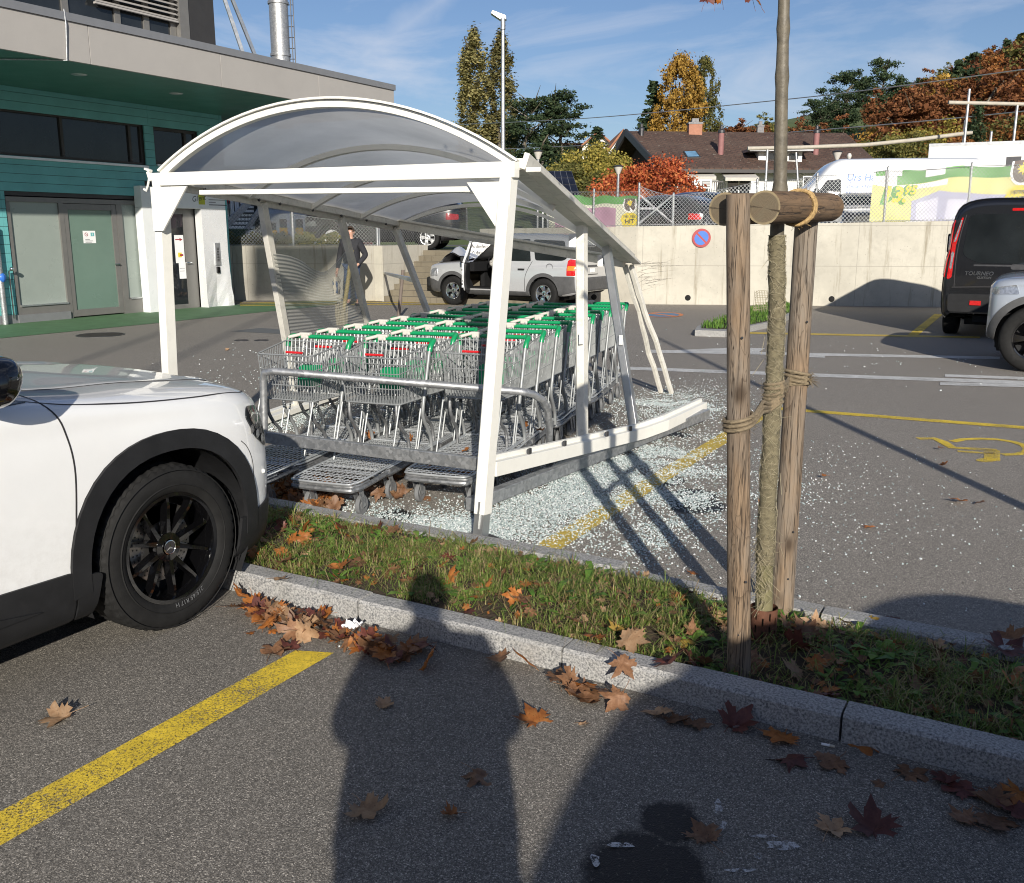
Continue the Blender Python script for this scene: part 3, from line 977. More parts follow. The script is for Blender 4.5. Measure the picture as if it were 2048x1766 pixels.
for k in range(9):
 p = SL0 + run * k
 z1 = TZ * (k + 1) / 9
 q = SL0 + run * 9.5
 vs = [p, p + sr * 4.4, q + sr * 4.4, q]
 vs = [x + V((0, 0, -.1 if k == 0 else TZ * k / 9 - .002)) for x in vs] + [x + V((0, 0, z1)) for x in vs]
 mb.add(vs, [(0, 1, 5, 4), (1, 2, 6, 5), (2, 3, 7, 6), (3, 0, 4, 7), (4, 5, 6, 7)])
mb.build('step', M['step'], stn, bevel=.008)
mb = MB()
n2 = -sr
p, q = SL0 - sr * .002, SL1 - sr * .002
vs = [p, q, q + n2 * .25, p + n2 * .25]
vs = [x + V((0, 0, -.1)) for x in vs] + [x + V((0, 0, 1.338)) for x in vs]
mb.add(vs, [(0, 1, 5, 4), (1, 2, 6, 5), (2, 3, 7, 6), (3, 0, 4, 7), (4, 5, 6, 7)])
mb.build('side_wall', M['concrete'], stn)
# ================================================================ upper yard and hills
def hill_z(X, Y):
 t = max(0., min(1., (Y - 42) / 110.))
 s_ = t * t * (3 - 2 * t)
 base = TZ + 1.2 * max(0, min(1, (Y - 36) / 12)) + s_ * 8.5
 r_ = max(0., (X - 4) / 76.)
 base += s_ * 17.5 * min(1.5, r_) ** 1.15
 if Y > 60: base += noise.noise(V((X * .03, Y * .03, 0))) * 2.0 * s_
 if Y > 150: base -= (Y - 150) * .02
 return base
tr = MB()
def terr(u, v_):
 Y = 22.0 + 8 * v_ + 250 * v_ ** 2.2
 X = (u - .5) * (70 + Y * 2.0)
 return CW(X, Y, hill_z(X, Y))
def skip(u, v_):
 p = terr(u, v_)
 X = p.x * CYW + p.y * SYW; Y = -p.x * SYW + p.y * CYW
 return Y < 26.5
tr.grid(terr, 90, 60, skip=skip)
mt, t_, b_n = newmat('hillside_grass')
vec = coords(t_)
cc = ramp(t_, [(.3, (.05, .075, .02)), (.55, (.085, .12, .03)), (.75, (.13, .12, .05))], noi(t_, vec, .25, 8, .7))
t_.links.new(cc, b_n.inputs['Base Color']); b_n.inputs['Roughness'].default_value = .95
struct(tr.build('hillside', mt))
uy = MB()
# paved upper yard, filling up to the backs of the walls
yp = [G(330, 603), WLP[1], WLP[2], SL1 + V((0, 0, 0)), SL1 + sr * 4.3, WRP[0] , WRP[1], WRP[2], WRP[3]]
def push(p, d=.14):
 f = V((-SYW, CYW, 0)); return p + f * d
front = [push(V((p.x, p.y, TZ)), .14) for p in yp[:3]] + [V((SL1.x, SL1.y, TZ - .004)), V(((SL1 + sr * 4.3).x, (SL1 + sr * 4.3).y, TZ - .004))] + [push(V((p.x, p.y, TZ)), .14) for p in WRP[1:]]
far = []
for p in front:
 X = p.x * CYW + p.y * SYW; Y = -p.x * SYW + p.y * CYW
 far.append(CW(X * 1.5, 38, TZ + .003))
n_ = len(front)
uy.add(front + far, [(i, i + 1, n_ + i + 1, n_ + i) for i in range(n_ - 1)])
struct(uy.build('upper_yard', pm('upper_yard_asphalt', (.11, .105, .10), .85, 0, .2, 2)))
# ================================================================ shop building on the left
AF = -16.7
bld = thing('shop_building', 'flat roofed teal clad shop building with grey canopy fascia', 'building', (AF, 13, 0))
SOF = 4.22
d_ = ray(440, 171)
AC = (SOF - CAM_H) * d_.x / d_.z                  # plane of the canopy edge
def fb(u, v_): return PA(u, v_, AF).y
def fz(u, v_): return PA(u, v_, AF).z
BEND = fb(462, 600)
ztop = fz(120, 396)
ops = [(fb(10, 400), fb(303, 400), -.2, ztop),                                # glazed front
  (fb(292, 400), BEND + .1, -.2, fz(300, 366)),                           # portal
  (4.0, fb(290, 290), fz(150, 321), fz(150, 231)),                        # clerestory
  (fb(309, 290), fb(397, 290), fz(350, 331), fz(350, 258))]
mb = MB()
bh = .158
z = .02
while z < SOF - .02:
 z1 = min(z + bh - .007, SOF - .004)
 segs = [(4.0, BEND)]
 for o in ops:
  if z1 > o[2] + .03 and z < o[3] - .03:
   ns = []
   for s0, s1 in segs:
    if o[1] <= s0 or o[0] >= s1: ns.append((s0, s1)); continue
    if o[0] > s0: ns.append((s0, o[0]))
    if o[1] < s1: ns.append((o[1], s1))
   segs = ns
 for s0, s1 in segs:
  if s1 - s0 > .02:
   x = s0
   while x < s1:                               # board lengths with butt joints
    e = min(s1, x + 3.4)
    mb.prism([V((AF, x + .001, z)), V((AF, x + .001, z1)), V((AF - .03, x + .001, z1)), V((AF - .03, x + .001, z))][::-1], (0, e - x - .003, 0))
    x = e
 z += bh
mb.build('cladding', M['teal'], bld)
mb = MB()
mb.bb(AF - .4, AF - .036, 4.0, BEND - .02, fz(150, 231) + .03, SOF)                    # core of the wall behind the boards
mb.bb(AF - .4, AF - .036, 4.0, BEND - .02, ztop + .02, fz(150, 325))
mb.bb(AF - .4, AF - .036, 4.0, ops[0][0] - .02, -.1, 2.3)
mb.bb(AF - .4, AF - .036, ops[2][1], ops[3][0], 2.9, 3.9)
mb.bb(AF - .4, AF - .036, ops[3][1], BEND - .02, 2.6, 3.9)
mb.bb(AF - 9, AF - .4, 4.0, BEND - .05, -.1, SOF - .003)
mb.build('core_wall', M['darkframe'], bld)
mb = MB()
mb.bb(AF - .42, AF + .012, BEND - .018, BEND + .05, -.02, SOF - .004)
mb.build('corner_board', M['teal'], bld)
# end wall of the building, facing the steps
mb = MB()
for k in range(26):
 mb.bb(AF - 9, AF - .43, BEND - .049, BEND - .02, .02 + k * bh, min(.02 + (k + 1) * bh - .007, SOF - .01))
mb.build('cladding', M['teal'], bld)
# canopy
BCE = PA(788, 190, AC).y
mb = MB()
mb.bb(AF - 9, AC - .06, 3.0, BCE - .05, SOF, SOF + .05)
mb.build('soffit', M['soffit'], bld)
ztf = PA(440, 107, AC).z
mb = MB()
x = 3.0 - .66
jn = [PA(p, 60, AC).y for p in (176, 437, 633)]
ed = [3.0] + jn + [BCE]
for i in range(len(ed) - 1):
 mb.bb(AC - .06, AC, ed[i] + .004, ed[i + 1] - .004, SOF - .02, ztf)
mb.bb(AF - 9, AC - .062, BCE - .05, BCE, SOF - .02, ztf)
mb.build('fascia', M['fascia'], bld, bevel=.004)
mb = MB()
mb.bb(AF - 9, AC + .03, 3.0, BCE + .03, ztf + .002, ztf + .12)
mb.build('coping', M['coping'], bld)
for (u, v_) in ((158, 149), (352, 187)):
 d = ray(u, v_); p = CAMP + d * ((SOF - CAM_H) / d.z)
 mb = MB(); mb.lathe([(.0, -.012), (.10, -.012), (.13, -.002), (.13, 0)], 20, Matrix.Translation((p.x, p.y, SOF))); mb.build('downlight', M['alu'], bld)
# lightning cable down the fascia
p0 = PA(128, 18, AC + .02); p1 = PA(132, 100, AC + .02); p1.z = SOF - .03
mb = MB(); mb.tube([p0, vl(p0, p1, .3) + V((.015, .01, 0)), p1, V((p1.x - .3, p1.y - .2, SOF - .02)), V((p1.x - 1.4, p1.y - .9, SOF - .02))], .012, 6); mb.build('cable', M['galv'], bld)
# clerestory windows
def window(parent, name, a, b0, b1, z0, z1, mull, fr=.06, glass='glass', frm='darkframe', dep=.09):
 w_ = MB()
 w_.bb(a - dep - .05, a - dep + .03, b0 + .001, b1 - .001, z1 - fr, z1 - .001)
 w_.bb(a - dep - .05, a - dep + .03, b0 + .001, b1 - .001, z0 + .001, z0 + fr)
 for y in [b0 + fr / 2 + .001] + mull + [b1 - fr / 2 - .001]:
  w_.bb(a - dep - .05, a - dep + .028, y - fr / 2, y + fr / 2, z0 + fr + .001, z1 - fr - .001)
 f = w_.build(name, M[frm], parent)
 gl = MB(); gl.bb(a - dep - .02, a - dep - .008, b0 + fr * .6, b1 - fr * .6, z0 + fr * .6, z1 - fr * .6)
 gl.build('pane', M[glass], f)
 return f
window(bld, 'window', AF, ops[2][0], ops[2][1], ops[2][2], ops[2][3], [fb(128, 270), fb(264, 280)])
window(bld, 'window', AF, ops[3][0], ops[3][1], ops[3][2], ops[3][3], [fb(374, 280)])
mb = MB()
for o in (ops[2], ops[3]):
 mb.bb(AF - .03, AF + .05, o[0], o[1] + .02, o[2] - .045, o[2] - .002)
mb.build('window_sill', M['alu'], bld)
# glazed ground floor: frosted panel, door, side panel
zb = .0
fr_ = MB()
bj = [fb(12, 500), fb(122, 500), fb(131, 500), fb(238, 500), fb(247, 500), fb(303, 500)]
bj = [PA(u, 398, AF).y for u in (12, 117, 126, 232, 243, 302)]
a = AF - .05
fr_.bb(a - .06, a + .03, bj[0], bj[5], ztop - .09, ztop - .001)
for i, (y0, y1) in enumerate(((bj[0], bj[0] + .07), (bj[1], bj[2]), (bj[3], bj[4]), (bj[5] - .06, bj[5]))):
 fr_.bb(a - .06, a + .028, y0, y1, zb, ztop - .092)
fr_.bb(a - .06, a + .026, bj[0] + .071, bj[1] - .001, zb, .30)
fr_.bb(a - .06, a + .026, bj[4] + .001, bj[5] - .061, zb, .30)
fro = fr_.build('shop_front_frame', M['frame'], bld)
for (y0, y1) in ((bj[0] + .04, bj[1]), (bj[4], bj[5] - .03)):
 mb = MB(); mb.bb(a - .03, a - .012, y0, y1, .28, ztop - .06); mb.build('frosted_pane', M['frost'], fro)
 mb = MB(); mb.bb(a - .02, a + .06, y0 + .03, y1, .298, .325); mb.build('sill', M['alu'], fro)
dr = MB()
y0, y1 = bj[2] + .004, bj[3] - .004
dr.bb(a - .05, a + .02, y0, y0 + .09, .03, ztop - .1); dr.bb(a - .05, a + .02, y1 - .11, y1, .03, ztop - .1)
dr.bb(a - .05, a + .018, y0 + .091, y1 - .111, .03, .16); dr.bb(a - .05, a + .018, y0 + .091, y1 - .111, ztop - .21, ztop - .1)
dro = dr.build('shop_door', M['frame'], bld)
mb = MB(); mb.bb(a - .02, a - .006, y0 + .08, y1 - .1, .15, ztop - .2); mb.build('door_pane', M['frost_door'], dro)
hz = 1.02
mb = MB(); mb.tube([(a + .02, y1 - .055, hz), (a + .07, y1 - .055, hz), (a + .07, y1 - .17, hz)], .011, 8); mb.build('handle', M['chrome'], dro)
nb, nz = PA(179, 474, a).y, PA(179, 474, a).z
mb = MB(); mb.bb(a - .004, a + .0, nb - .14, nb + .14, nz - .12, nz + .12); npaper = mb.build('notice', M['paper'], dro)
mb = MB()
for k, w_ in enumerate((.10, .17, .14)):
 mb.bb(a + .001, a + .002, nb - .10, nb - .10 + w_, nz - .055 - k * .025, nz - .047 - k * .025)
mb.lathe([(.028, 0), (.028, .002), (.036, .002), (.036, 0)], 20, Matrix.Translation((a + .0005, nb - .07, nz + .05)) @ Matrix.Rotation(R(90), 4, 'Y'), 1)
mb.bar((a + .002, nb - .095, nz + .07), (a + .002, nb - .045, nz + .03), .008, .001, (1, 0, 0), 1)
mb.bb(a + .001, a + .002, nb + .03, nb + .11, nz + .015, nz + .085, 2)
mb.bb(a + .0022, a + .003, nb + .066, nb + .074, nz + .03, nz + .07, 3)
mb.build('print', [M['ink'], M['redpaint'], M['teal'], M['paper']], npaper)
# base plinth, tap pipe at the far left
mb = MB(); mb.bb(AF - .04, AF + .008, 4.0, ops[0][0], -.05, .16); mb.bb(AF - .04, AF + .035, ops[0][0], bj[1], -.05, .15); mb.build('plinth', M['coping'], bld)
tb = PA(2, 560, AF + .08)
mb = MB(); mb.tube([(AF + .07, tb.y, 0), (AF + .07, tb.y, 1.75)], .05, 12); mb.build('downpipe', M['galv'], bld)
mb = MB(); mb.tube([(AF + .07, tb.y + .18, .1), (AF + .06, tb.y + .18, .95), (AF + .12, tb.y + .2, 1.0)], .014, 8); mb.ball((AF + .13, tb.y + .2, 1.0), .04); mb.ball((AF + .1, tb.y + .02, .85), (.05, .07, .09), 10, 1); mb.build('water_tap', [M['chrome'], M['bluepaint']], bld)
# ---------------- white metal entrance portal
AP = AF + .2
def pb_(u, v_): return PA(u, v_, AP).y
pz = PA(300, 372, AP).z
zu = PA(420, 418, AP).z
port = MB()
y0, y1, y2, y3 = pb_(291, 500), pb_(322, 500), pb_(408, 500), pb_(456, 500)
port.bb(AF - .02, AP, y0, y1, 0, zu - .004)
port.bb(AF - .02, AP, y0, y3, zu, pz)
po = port.build('portal', M['whitepanel'], bld, bevel=.006)
dent = MB()
def dfn(u, v_):
 zz = v_ * (zu - .006)
 push_ = .0
 k = max(0, 1 - zz / 1.25)
 push_ = -.10 * k * (1 - abs(2 * u - 1)) + .05 * k * max(0, u - .6) + .035 * k * abs(((zz * 2.6 + u * 1.4) % 1) - .5) + .03 * k * abs(((zz * 1.7 - u * 2.3) % 1) - .5)
 return V((AP + push_, y2 + (y3 - y2) * u + .07 * k * k * (u > .9), zz))
dent.grid(dfn, 18, 40, sm=False)
dent.bb(AF - .02, AP - .11, y2 + .01, y3 - .01, 0, zu - .02)
dent.add([dfn(0, k / 20) for k in range(21)] + [V((AF, y2, (zu - .006) * k / 20)) for k in range(21)], [(k, k + 1, 22 + k, 21 + k) for k in range(20)])
dent.build('dented_panel', pm('dented_white_metal', (.74, .75, .76), .24, .2, .05, 3), bld, label='crumpled white sheet metal panel right of the entrance')
yi = (y2 + y3) / 2 + .03
iz = PA(437, 508, AP).z
mb = MB(); mb.bb(AP - .02, AP + .02, yi - .07, yi + .07, iz - .25, iz + .25)
for k in range(9): mb.bb(AP + .02, AP + .026, yi - .03, yi + .03, iz - .16 + k * .035, iz - .14 + k * .035, 1)
mb.bb(AP - .02, AP + .025, yi - .04, yi + .03, iz - .42, iz - .28, 2)
mb.build('intercom', [M['alu'], M['ink'], M['black']], bld)
# portal sign
sy = pb_(403, 396); sz = PA(405, 396, AP).z
mb = MB()
put_text(mb, 'Gl', .17, (AP + .004, sy - .20, sz - .03), (0, 1, .12), (0, -.05, 1), 0, .2)
put_text(mb, 'ent', .16, (AP + .006, sy + .005, sz + .0), (0, 1, .12), (0, -.05, 1), 0, .2)
put_text(mb, '1', .2, (AP + .004, sy + .22, sz + .1), (0, 1, 0), (0, 0, 1), 0, .2)
mb.bb(AP + .001, AP + .003, sy - .09, sy + .09, sz - .14, sz + .11, 1)
for k, w_ in enumerate((.48, .2, .52)):
 mb.bb(AP + .002, AP + .004, sy + .2, sy + .2 + w_, sz - .04 - k * .055, sz - .022 - k * .055, 2 if k < 2 else 0)
mb.build('lettering', [M['ink'], pm('lime_print', (.50, .52, .03), .5), M['inkgrey']], po)
# entrance door inside the portal
a = AF - .05
mb = MB()
mb.bb(a - .06, a + .0, y1 + .01, y1 + .08, 0, zu); mb.bb(a - .06, a, y2 - .30, y2 - .0, 0, zu); mb.bb(a - .06, a - .002, y1 + .081, y2 - .301, zu - .12, zu); mb.bb(a - .06, a - .002, y1 + .081, y2 - .301, 0, .1)
edo = mb.build('entrance_door', M['frame'], bld)
mb = MB(); mb.bb(a - .035, a - .02, y1 + .07, y2 - .29, .09, zu - .11); mb.build('door_pane', M['glass'], edo)
mb = MB(); mb.tube([(a, y2 - .2, 1.0), (a + .06, y2 - .2, 1.0), (a + .06, y2 - .34, 1.0)], .012, 8); mb.bb(a - .019, a - .012, y2 - .5, y2 - .4, 1.12, 1.22, 1); mb.build('handle', [M['chrome'], M['yel']], edo)
npx = PA(360, 500, a)
mb = MB(); mb.bb(a - .018, a - .015, npx.y - .12, npx.y + .13, npx.z - .28, npx.z + .32); mb.bb(a - .0145, a - .013, npx.y - .05, npx.y + .14, npx.z - .62, npx.z - .26)
pn = mb.build('notice', M['paper'], edo)
mb = MB()
mb.bb(a - .013, a - .0115, npx.y - .10, npx.y + .02, npx.z + .215, npx.z + .235)
mb.add([V((a - .012, npx.y + .02, npx.z + .26)), V((a - .012, npx.y + .10, npx.z + .225)), V((a - .012, npx.y + .02, npx.z + .19))], [(0, 1, 2)])
mb.bb(a - .0125, a - .0115, npx.y - .0, npx.y + .09, npx.z - .13, npx.z - .09)
mb.bb(a - .0125, a - .0115, npx.y - .03, npx.y + .12, npx.z - .40, npx.z - .39, 1)
mb.bb(a - .0125, a - .0115, npx.y - .03, npx.y + .10, npx.z - .46, npx.z - .45, 1)
mb.build('print', [M['redpaint'], M['inkgrey']], pn)
# ---------------- upper storey
AU = AC - 1.5
UE = PA(431, 80, AU).y; UB = PA(378, 60, AU).y; UW = PA(360, 60, AU).y
zt = 9.0
mb = MB(); mb.bb(AU - 6, AU, UB + .002, UE, SOF + .05, zt); mb.bb(AU - 6, AU - .25, 3.0, UB, SOF + .05, zt); mb.build('upper_wall', M['black'] if False else M['darkframe'], bld)
mb = MB(); mb.bb(AU - .24, AU + .02, UW, UB, SOF + .06, zt - .01); mb.bb(AU - .24, AU - .02, 3.0, UW - .002, SOF + .06, ztf + .35); mb.build('upper_trim', M['frame'], bld)
wz0 = ztf + .36
mb = MB()
x = UW
mull = []
for u in (300, 243, 140): mull.append(PA(u, 40, AU).y)
window(bld, 'upper_window', AU, 3.0, UW - .01, wz0, wz0 + 3.2, mull[::-1], .12, 'glass', 'frame', .12)
bl = MB()
yb0, yb1 = PA(190, 0, AU).y, UW - .03
zb0 = PA(372, 46, AU).z
for k in range(26):
 zz = zb0 + .03 + k * .085
 bl.bar((AU - .02, yb0, zz), (AU - .02, yb1, zz), .075, .006, (.55, 0, .8))
bl.bb(AU - .05, AU + .012, yb0, yb1, zb0 - .03, zb0)
bl.build('blind', M['fascia'], bld)
# ---------------- flue pipe with ladder, stays on the roof
pf = AY(562, 120, 25)
fl_ = thing('flue_pipe', 'tall galvanised flue pipe rising behind the canopy roof', 'pipe', (pf.x, pf.y, 0))
mb = MB(); mb.tube([(pf.x, pf.y, SOF), (pf.x, pf.y, 6.6), (pf.x, pf.y, 11)], [.23, .23, .23], 24); mb.build('pipe', M['galv'], fl_)
mb = MB()
for z in (4.9, 5.9, 7.1, 8.4): mb.lathe([(.23, 0), (.255, .01), (.255, .07), (.23, .08)], 24, Matrix.Translation((pf.x, pf.y, z)))
mb.build('collar', M['galv'], fl_)
rt = V((CYW, SYW, 0))
mb = MB()
l0 = pf + rt * .3
for off in (0, .06): mb.tube([(l0.x + rt.x * off, l0.y + rt.y * off, SOF), (l0.x + rt.x * off, l0.y + rt.y * off, 11)], .012, 6)
for k in range(26): mb.tube([(pf.x + rt.x * .2, pf.y + rt.y * .2, 4.6 + k * .25), (l0.x + rt.x * .06, l0.y + rt.y * .06, 4.6 + k * .25)], .01, 5)
mb.build('ladder', M['darkmetal'], fl_)
for i, (p, q) in enumerate((((436, -40), (486, 107)), ((449, -40), (511, 113)))):
 P0, Q0 = PA(p[0], p[1], AU - .4), PA(q[0], q[1], AU - .2)
 mb = MB(); mb.bar(P0, Q0, .05, .07)
 e = P0 + (P0 - Q0).normalized() * 2
 mb.bar(P0, e, .05, .07)
 tag(mb.build('roof_stay', M['alu']), ['left of two slanting metal stays on the shop roof', 'right of two slanting metal stays on the shop roof'][i], 'stay')
# ---------------- unseen building and board behind the photographer, added to shade the lower wall
TS = V((-math.sin(SHADOW_AZ), -math.cos(SHADOW_AZ), math.tan(SUN_EL)))
def up_sun(u, v_, b):
 w0, w1 = G(470, 601), G(768, 602); nn = V((-(w1 - w0).y, (w1 - w0).x, 0))
 d = ray(u, v_); p = CAMP + d * ((w0 - CAMP).dot(nn) / d.dot(nn))
 return p + TS * ((b - p.y) / TS.y)
bq = [up_sun(u, v_, -16) for u, v_ in ((505, 600), (600, 598), (655, 548), (712, 488), (714, 482), (505, 482))]
sb2 = thing('board_carrier', 'low store building behind the photographer outside the frame', 'building', (2, -20, 0))
mb = MB(); mb.bb(-14, 16, -30, -17, 0, 4.2); mb.build('wall_face', M['fascia'], sb2)
rsn = thing('shade_board', 'big roof sign board on the store behind the photographer outside the frame', 'sign', (4, -16, 4.2))
mb = MB(); mb.prism(bq, (0, -.12, 0)); mb.build('board', M['whitepanel'], rsn)
mb = MB()
for q in (bq[0], bq[1]): mb.bar((q.x + .2, -16.2, q.z + .5), (q.x + .2, -17.5, 4.2), .05, .05)
mb.build('leg', M['galv'], rsn)
# ================================================================ wrecked cart shelter
FL, FR, BL, BR = V((-5.17, 4.5, 2.0)), V((-2.53, 4.5, 1.97)), V((-6.22, 8.5, 1.74)), V((-3.58, 8.5, 1.37))
RISE = .37
sh = thing('cart_shelter', 'racked white cart shelter with curved polycarbonate roof and splayed posts', 'shelter', (-4.4, 6.4, 0))
def arc(t, k, off=0.0):
 l, r = vl(FL, BL, t), vl(FR, BR, t)
 m_ = (l + r) / 2
 hw = (r - l).length / 2
 Rr = (hw * hw + RISE * RISE) / (2 * RISE)
 th = math.asin(min(1, hw / Rr))
 a = th * (2 * k - 1)
 x = (Rr + off) * math.sin(a)
 z = (Rr + off) * math.cos(a) - (Rr - RISE)
 d = (r - l).normalized()
 up = V((0, 0, 1)) - d * d.z
 return m_ + d * x + up.normalized() * z
def sweep(mb, pts, side, w_, h_, m=0):
 vs = []
 n_ = len(pts)
 for i, p in enumerate(pts):
  t = (pts[min(i + 1, n_ - 1)] - pts[max(i - 1, 0)]).normalized()
  u = side.cross(t).normalized()
  for a, b in ((-1, -1), (1, -1), (1, 1), (-1, 1)):
   vs.append(p + side * a * w_ / 2 + u * b * h_ / 2)
 fs = []
 for i in range(n_ - 1):
  for k in range(4):
   k2 = (k + 1) % 4
   fs.append((i * 4 + k, i * 4 + k2, i * 4 + 4 + k2, i * 4 + 4 + k))
 fs += [(3, 2, 1, 0), tuple(n_ * 4 - 4 + k for k in range(4))]
 mb.add(vs, fs, m)
ax = (BL - FL).normalized()
for i in range(5):
 t = i / 4
 mb = MB()
 if i == 0:
  sweep(mb, [arc(0, k / 30, .022) - ax * .0 for k in range(31)], ax, .05, .038)
  sweep(mb, [arc(0, k / 30, .05) - ax * .01 for k in range(31)], ax, .075, .012)
 else:
  sweep(mb, [arc(t, k / 26, -.024) for k in range(27)], ax, .05, .035)
 mb.build('roof_arch', M['cream'], sh)
mb = MB()
mb.grid(lambda u, v_: arc(v_, u, .012) + V((0, 0, .012 * math.sin(v_ * math.pi * 4) ** 2)), 40, 24)
mb.build('roof_sheet', M['roof_sheet'], sh)
side_mat, ts, bs_ = M['side_sheet'], M['side_sheet'].node_tree, M['side_sheet'].node_tree.nodes['Principled BSDF']
# rear gable sheet with fine ribs
mb = MB()
def gable(u, v_):
 top = arc(1, .04 + .92 * u, -.05); bot = vl(BL, BR, .04 + .92 * u)
 p = bot + (top - bot) * v_
 return p + ax * (.004 * math.sin(v_ * 75) + .035 * math.sin(u * 7) * v_)
mb.grid(gable, 60, 120)
mb.build('rear_gable_sheet', M['side_sheet'], sh)
# eave beams, front and rear beams
up = V((0, 0, 1))
mb = MB()
mb.bar(FL + V((-.06, -.03, -.01)), FR + V((.03, -.03, .0)), .06, .082)
mb.bar(FL + V((.35, -.02, -.10)), FR + V((-.10, -.02, -.095)), .045, .03)
mb.build('front_beam', M['cream'], sh, bevel=.004)
mb = MB(); mb.bar(BL, BR, .07, .09); mb.bar(BL + V((0, -.05, .05)), BR + V((0, -.05, .05)), .04, .02); mb.build('rear_beam', M['cream_dirty'], sh, bevel=.004)
mb = MB()
mb.bar(FL + ax * .05, BL + ax * .1, .08, .05); mb.bar(FL + ax * .05 + V((0, 0, .045)), BL + ax * .1 + V((0, 0, .045)), .05, .03); mb.bar(FL + V((-.05, .1, -.04)), BL + V((-.05, 0, -.04)), .03, .06)
for t in (.1, .28, .36, .5, .64, .78, .9):
 p = vl(FL, BL, t); mb.ball(p + V((.035, 0, -.03)), .014, 6, 1)
mb.build('left_eave_beam', [M['cream_dirty'], M['darkmetal']], sh, bevel=.003)
mb = MB()
mb.bar(FR + V((.0, .0, .03)), BR + ax * .12 + V((.0, 0, .03)), .09, .06); mb.bar(FR + V((.06, .0, .045)), BR + ax * .12 + V((.06, 0, .045)), .03, .085, (.3, 0, 1)); mb.bar(FR + V((.11, .0, .0)), BR + ax * .12 + V((.11, 0, .0)), .08, .025)
mb.build('right_eave_beam', M['cream_dirty'], sh, bevel=.003)
# corner gussets
mb = MB()
mb.prism([FL + V((-.06, -.075, -.06)), FL + V((.28, -.075, -.06)), FL + V((.03, -.075, -.34)), FL + V((-.06, -.075, -.34))], (0, .012, 0)); mb.build('gusset', M['cream'], sh)
mb = MB()
mb.prism([FR + V((.02, -.075, -.06)), FR + V((-.25, -.075, -.06)), FR + V((-.06, -.075, -.31)), FR + V((-.0, -.075, -.33))], (0, .012, 0)); mb.build('gusset', M['cream'], sh)
def post(p, q, w_=.09, mat='cream', foot=0.0, crumple=0.0, side=(1, 0, 0), dots=True):
 p, q = V(p), V(q)
 mb = MB()
 if crumple:
  n_ = 9
  for kk in (-1, 1):
   pts = [vl(p, q, i / n_) + V((noise.noise(V((i * .9, kk, 1))), noise.noise(V((i * .9, kk, 5))), 0)) * crumple * (i > 1) + V(side) * kk * .032 * (1 + .8 * (i / n_ > .55)) for i in range(n_ + 1)]
   for i in range(n_): mb.bar(pts[i], pts[i + 1], .05, .035, side)
 else:
  d = (q - p).normalized()
  sv = V(side)
  f = V((0, 0, 0)) - V((-SYW, CYW, 0)) * w_ * .28
  mb.bar(p, q, w_, w_ * .78, sv)
  mb.bar(p + f * 1.15, q + f * 1.15 - d * .03, w_ * .42, w_ * .3, sv)
  mb.bar(p + d * .02 - sv * w_ * .52, q - d * .05 - sv * w_ * .52, w_ * .5, .008, sv)
  if dots:
   for t in (.15, .2, .26, .5, .8): mb.ball(vl(p, q, t) + f * 1.62 , .008, 6, 1)
 o = mb.build('post', [M[mat], M['darkmetal']], sh, bevel=.003)
 return o
FRB = G(960, 1085)
post(FR + V((-.02, -.02, .0)), vl(FR, FRB, .92), .084, 'cream')
mb = MB(); mb.bar(vl(FR, FRB, .90), FRB + V((0, 0, .02)), .07, .06, (1, 0, 0)); mb.bar(vl(FR, FRB, .885) , vl(FR, FRB, .96), .012, .095, (0, 1, 0)); mb.build('steel_foot', M['alu'], sh)
mb = MB(); mb.lathe([(.0, .035), (.09, .032), (.13, .012), (.15, .004)], 14, Matrix.Translation(FRB + V((.0, 0, .0))) @ Matrix.Diagonal((1.2, .8, 1, 1))); mb.build('torn_base_plate', M['darkmetal'], sh)
FLB = V((-5.3, 4.5, 0))
post(FL + V((-.02, -.02, -.03)), FLB, .084, 'cream')
# left posts two to four: racked backwards
LP = [(.31, (598, 822)), (.66, (764, 757)), (.99, (893, 722))]
LT, LB = [], []
for t, px in LP:
 T_, B_ = vl(FL, BL, t) + V((-.02, 0, -.04)), G(*px)
 LT.append(T_); LB.append(B_)
 post(T_, B_, .068, 'cream_dirty')
# right posts
RP = [(.43, (1165, 888), .20), (.70, (1271, 862), .15)]
RBp = []
for t, px, z in RP:
 T_, B_ = vl(FR, BR, t) + V((.03, 0, -.02)), G(px[0], px[1], z)
 RBp.append(B_)
 post(T_, B_ - V((0, 0, .02)), .074, 'alu' if t > .6 else 'cream_dirty')
post(BR + V((.02, .04, -.03)), G(1333, 786), .085, 'cream_dirty', crumple=.016)
mb = MB()
for t in (.42, .71): mb.box(vl(FR, BR, t) + V((.0, -.07, -.12)), (.05, .03, .09), YAW)
for B_, t in zip(RBp, (.43, .70)):
 T_ = vl(FR, BR, t)
 mb.box(vl(T_, B_, .52) - V((-SYW, CYW, 0)) * .07, (.03, .02, .075), YAW)
mb.build('bracket', M['alu'], sh)
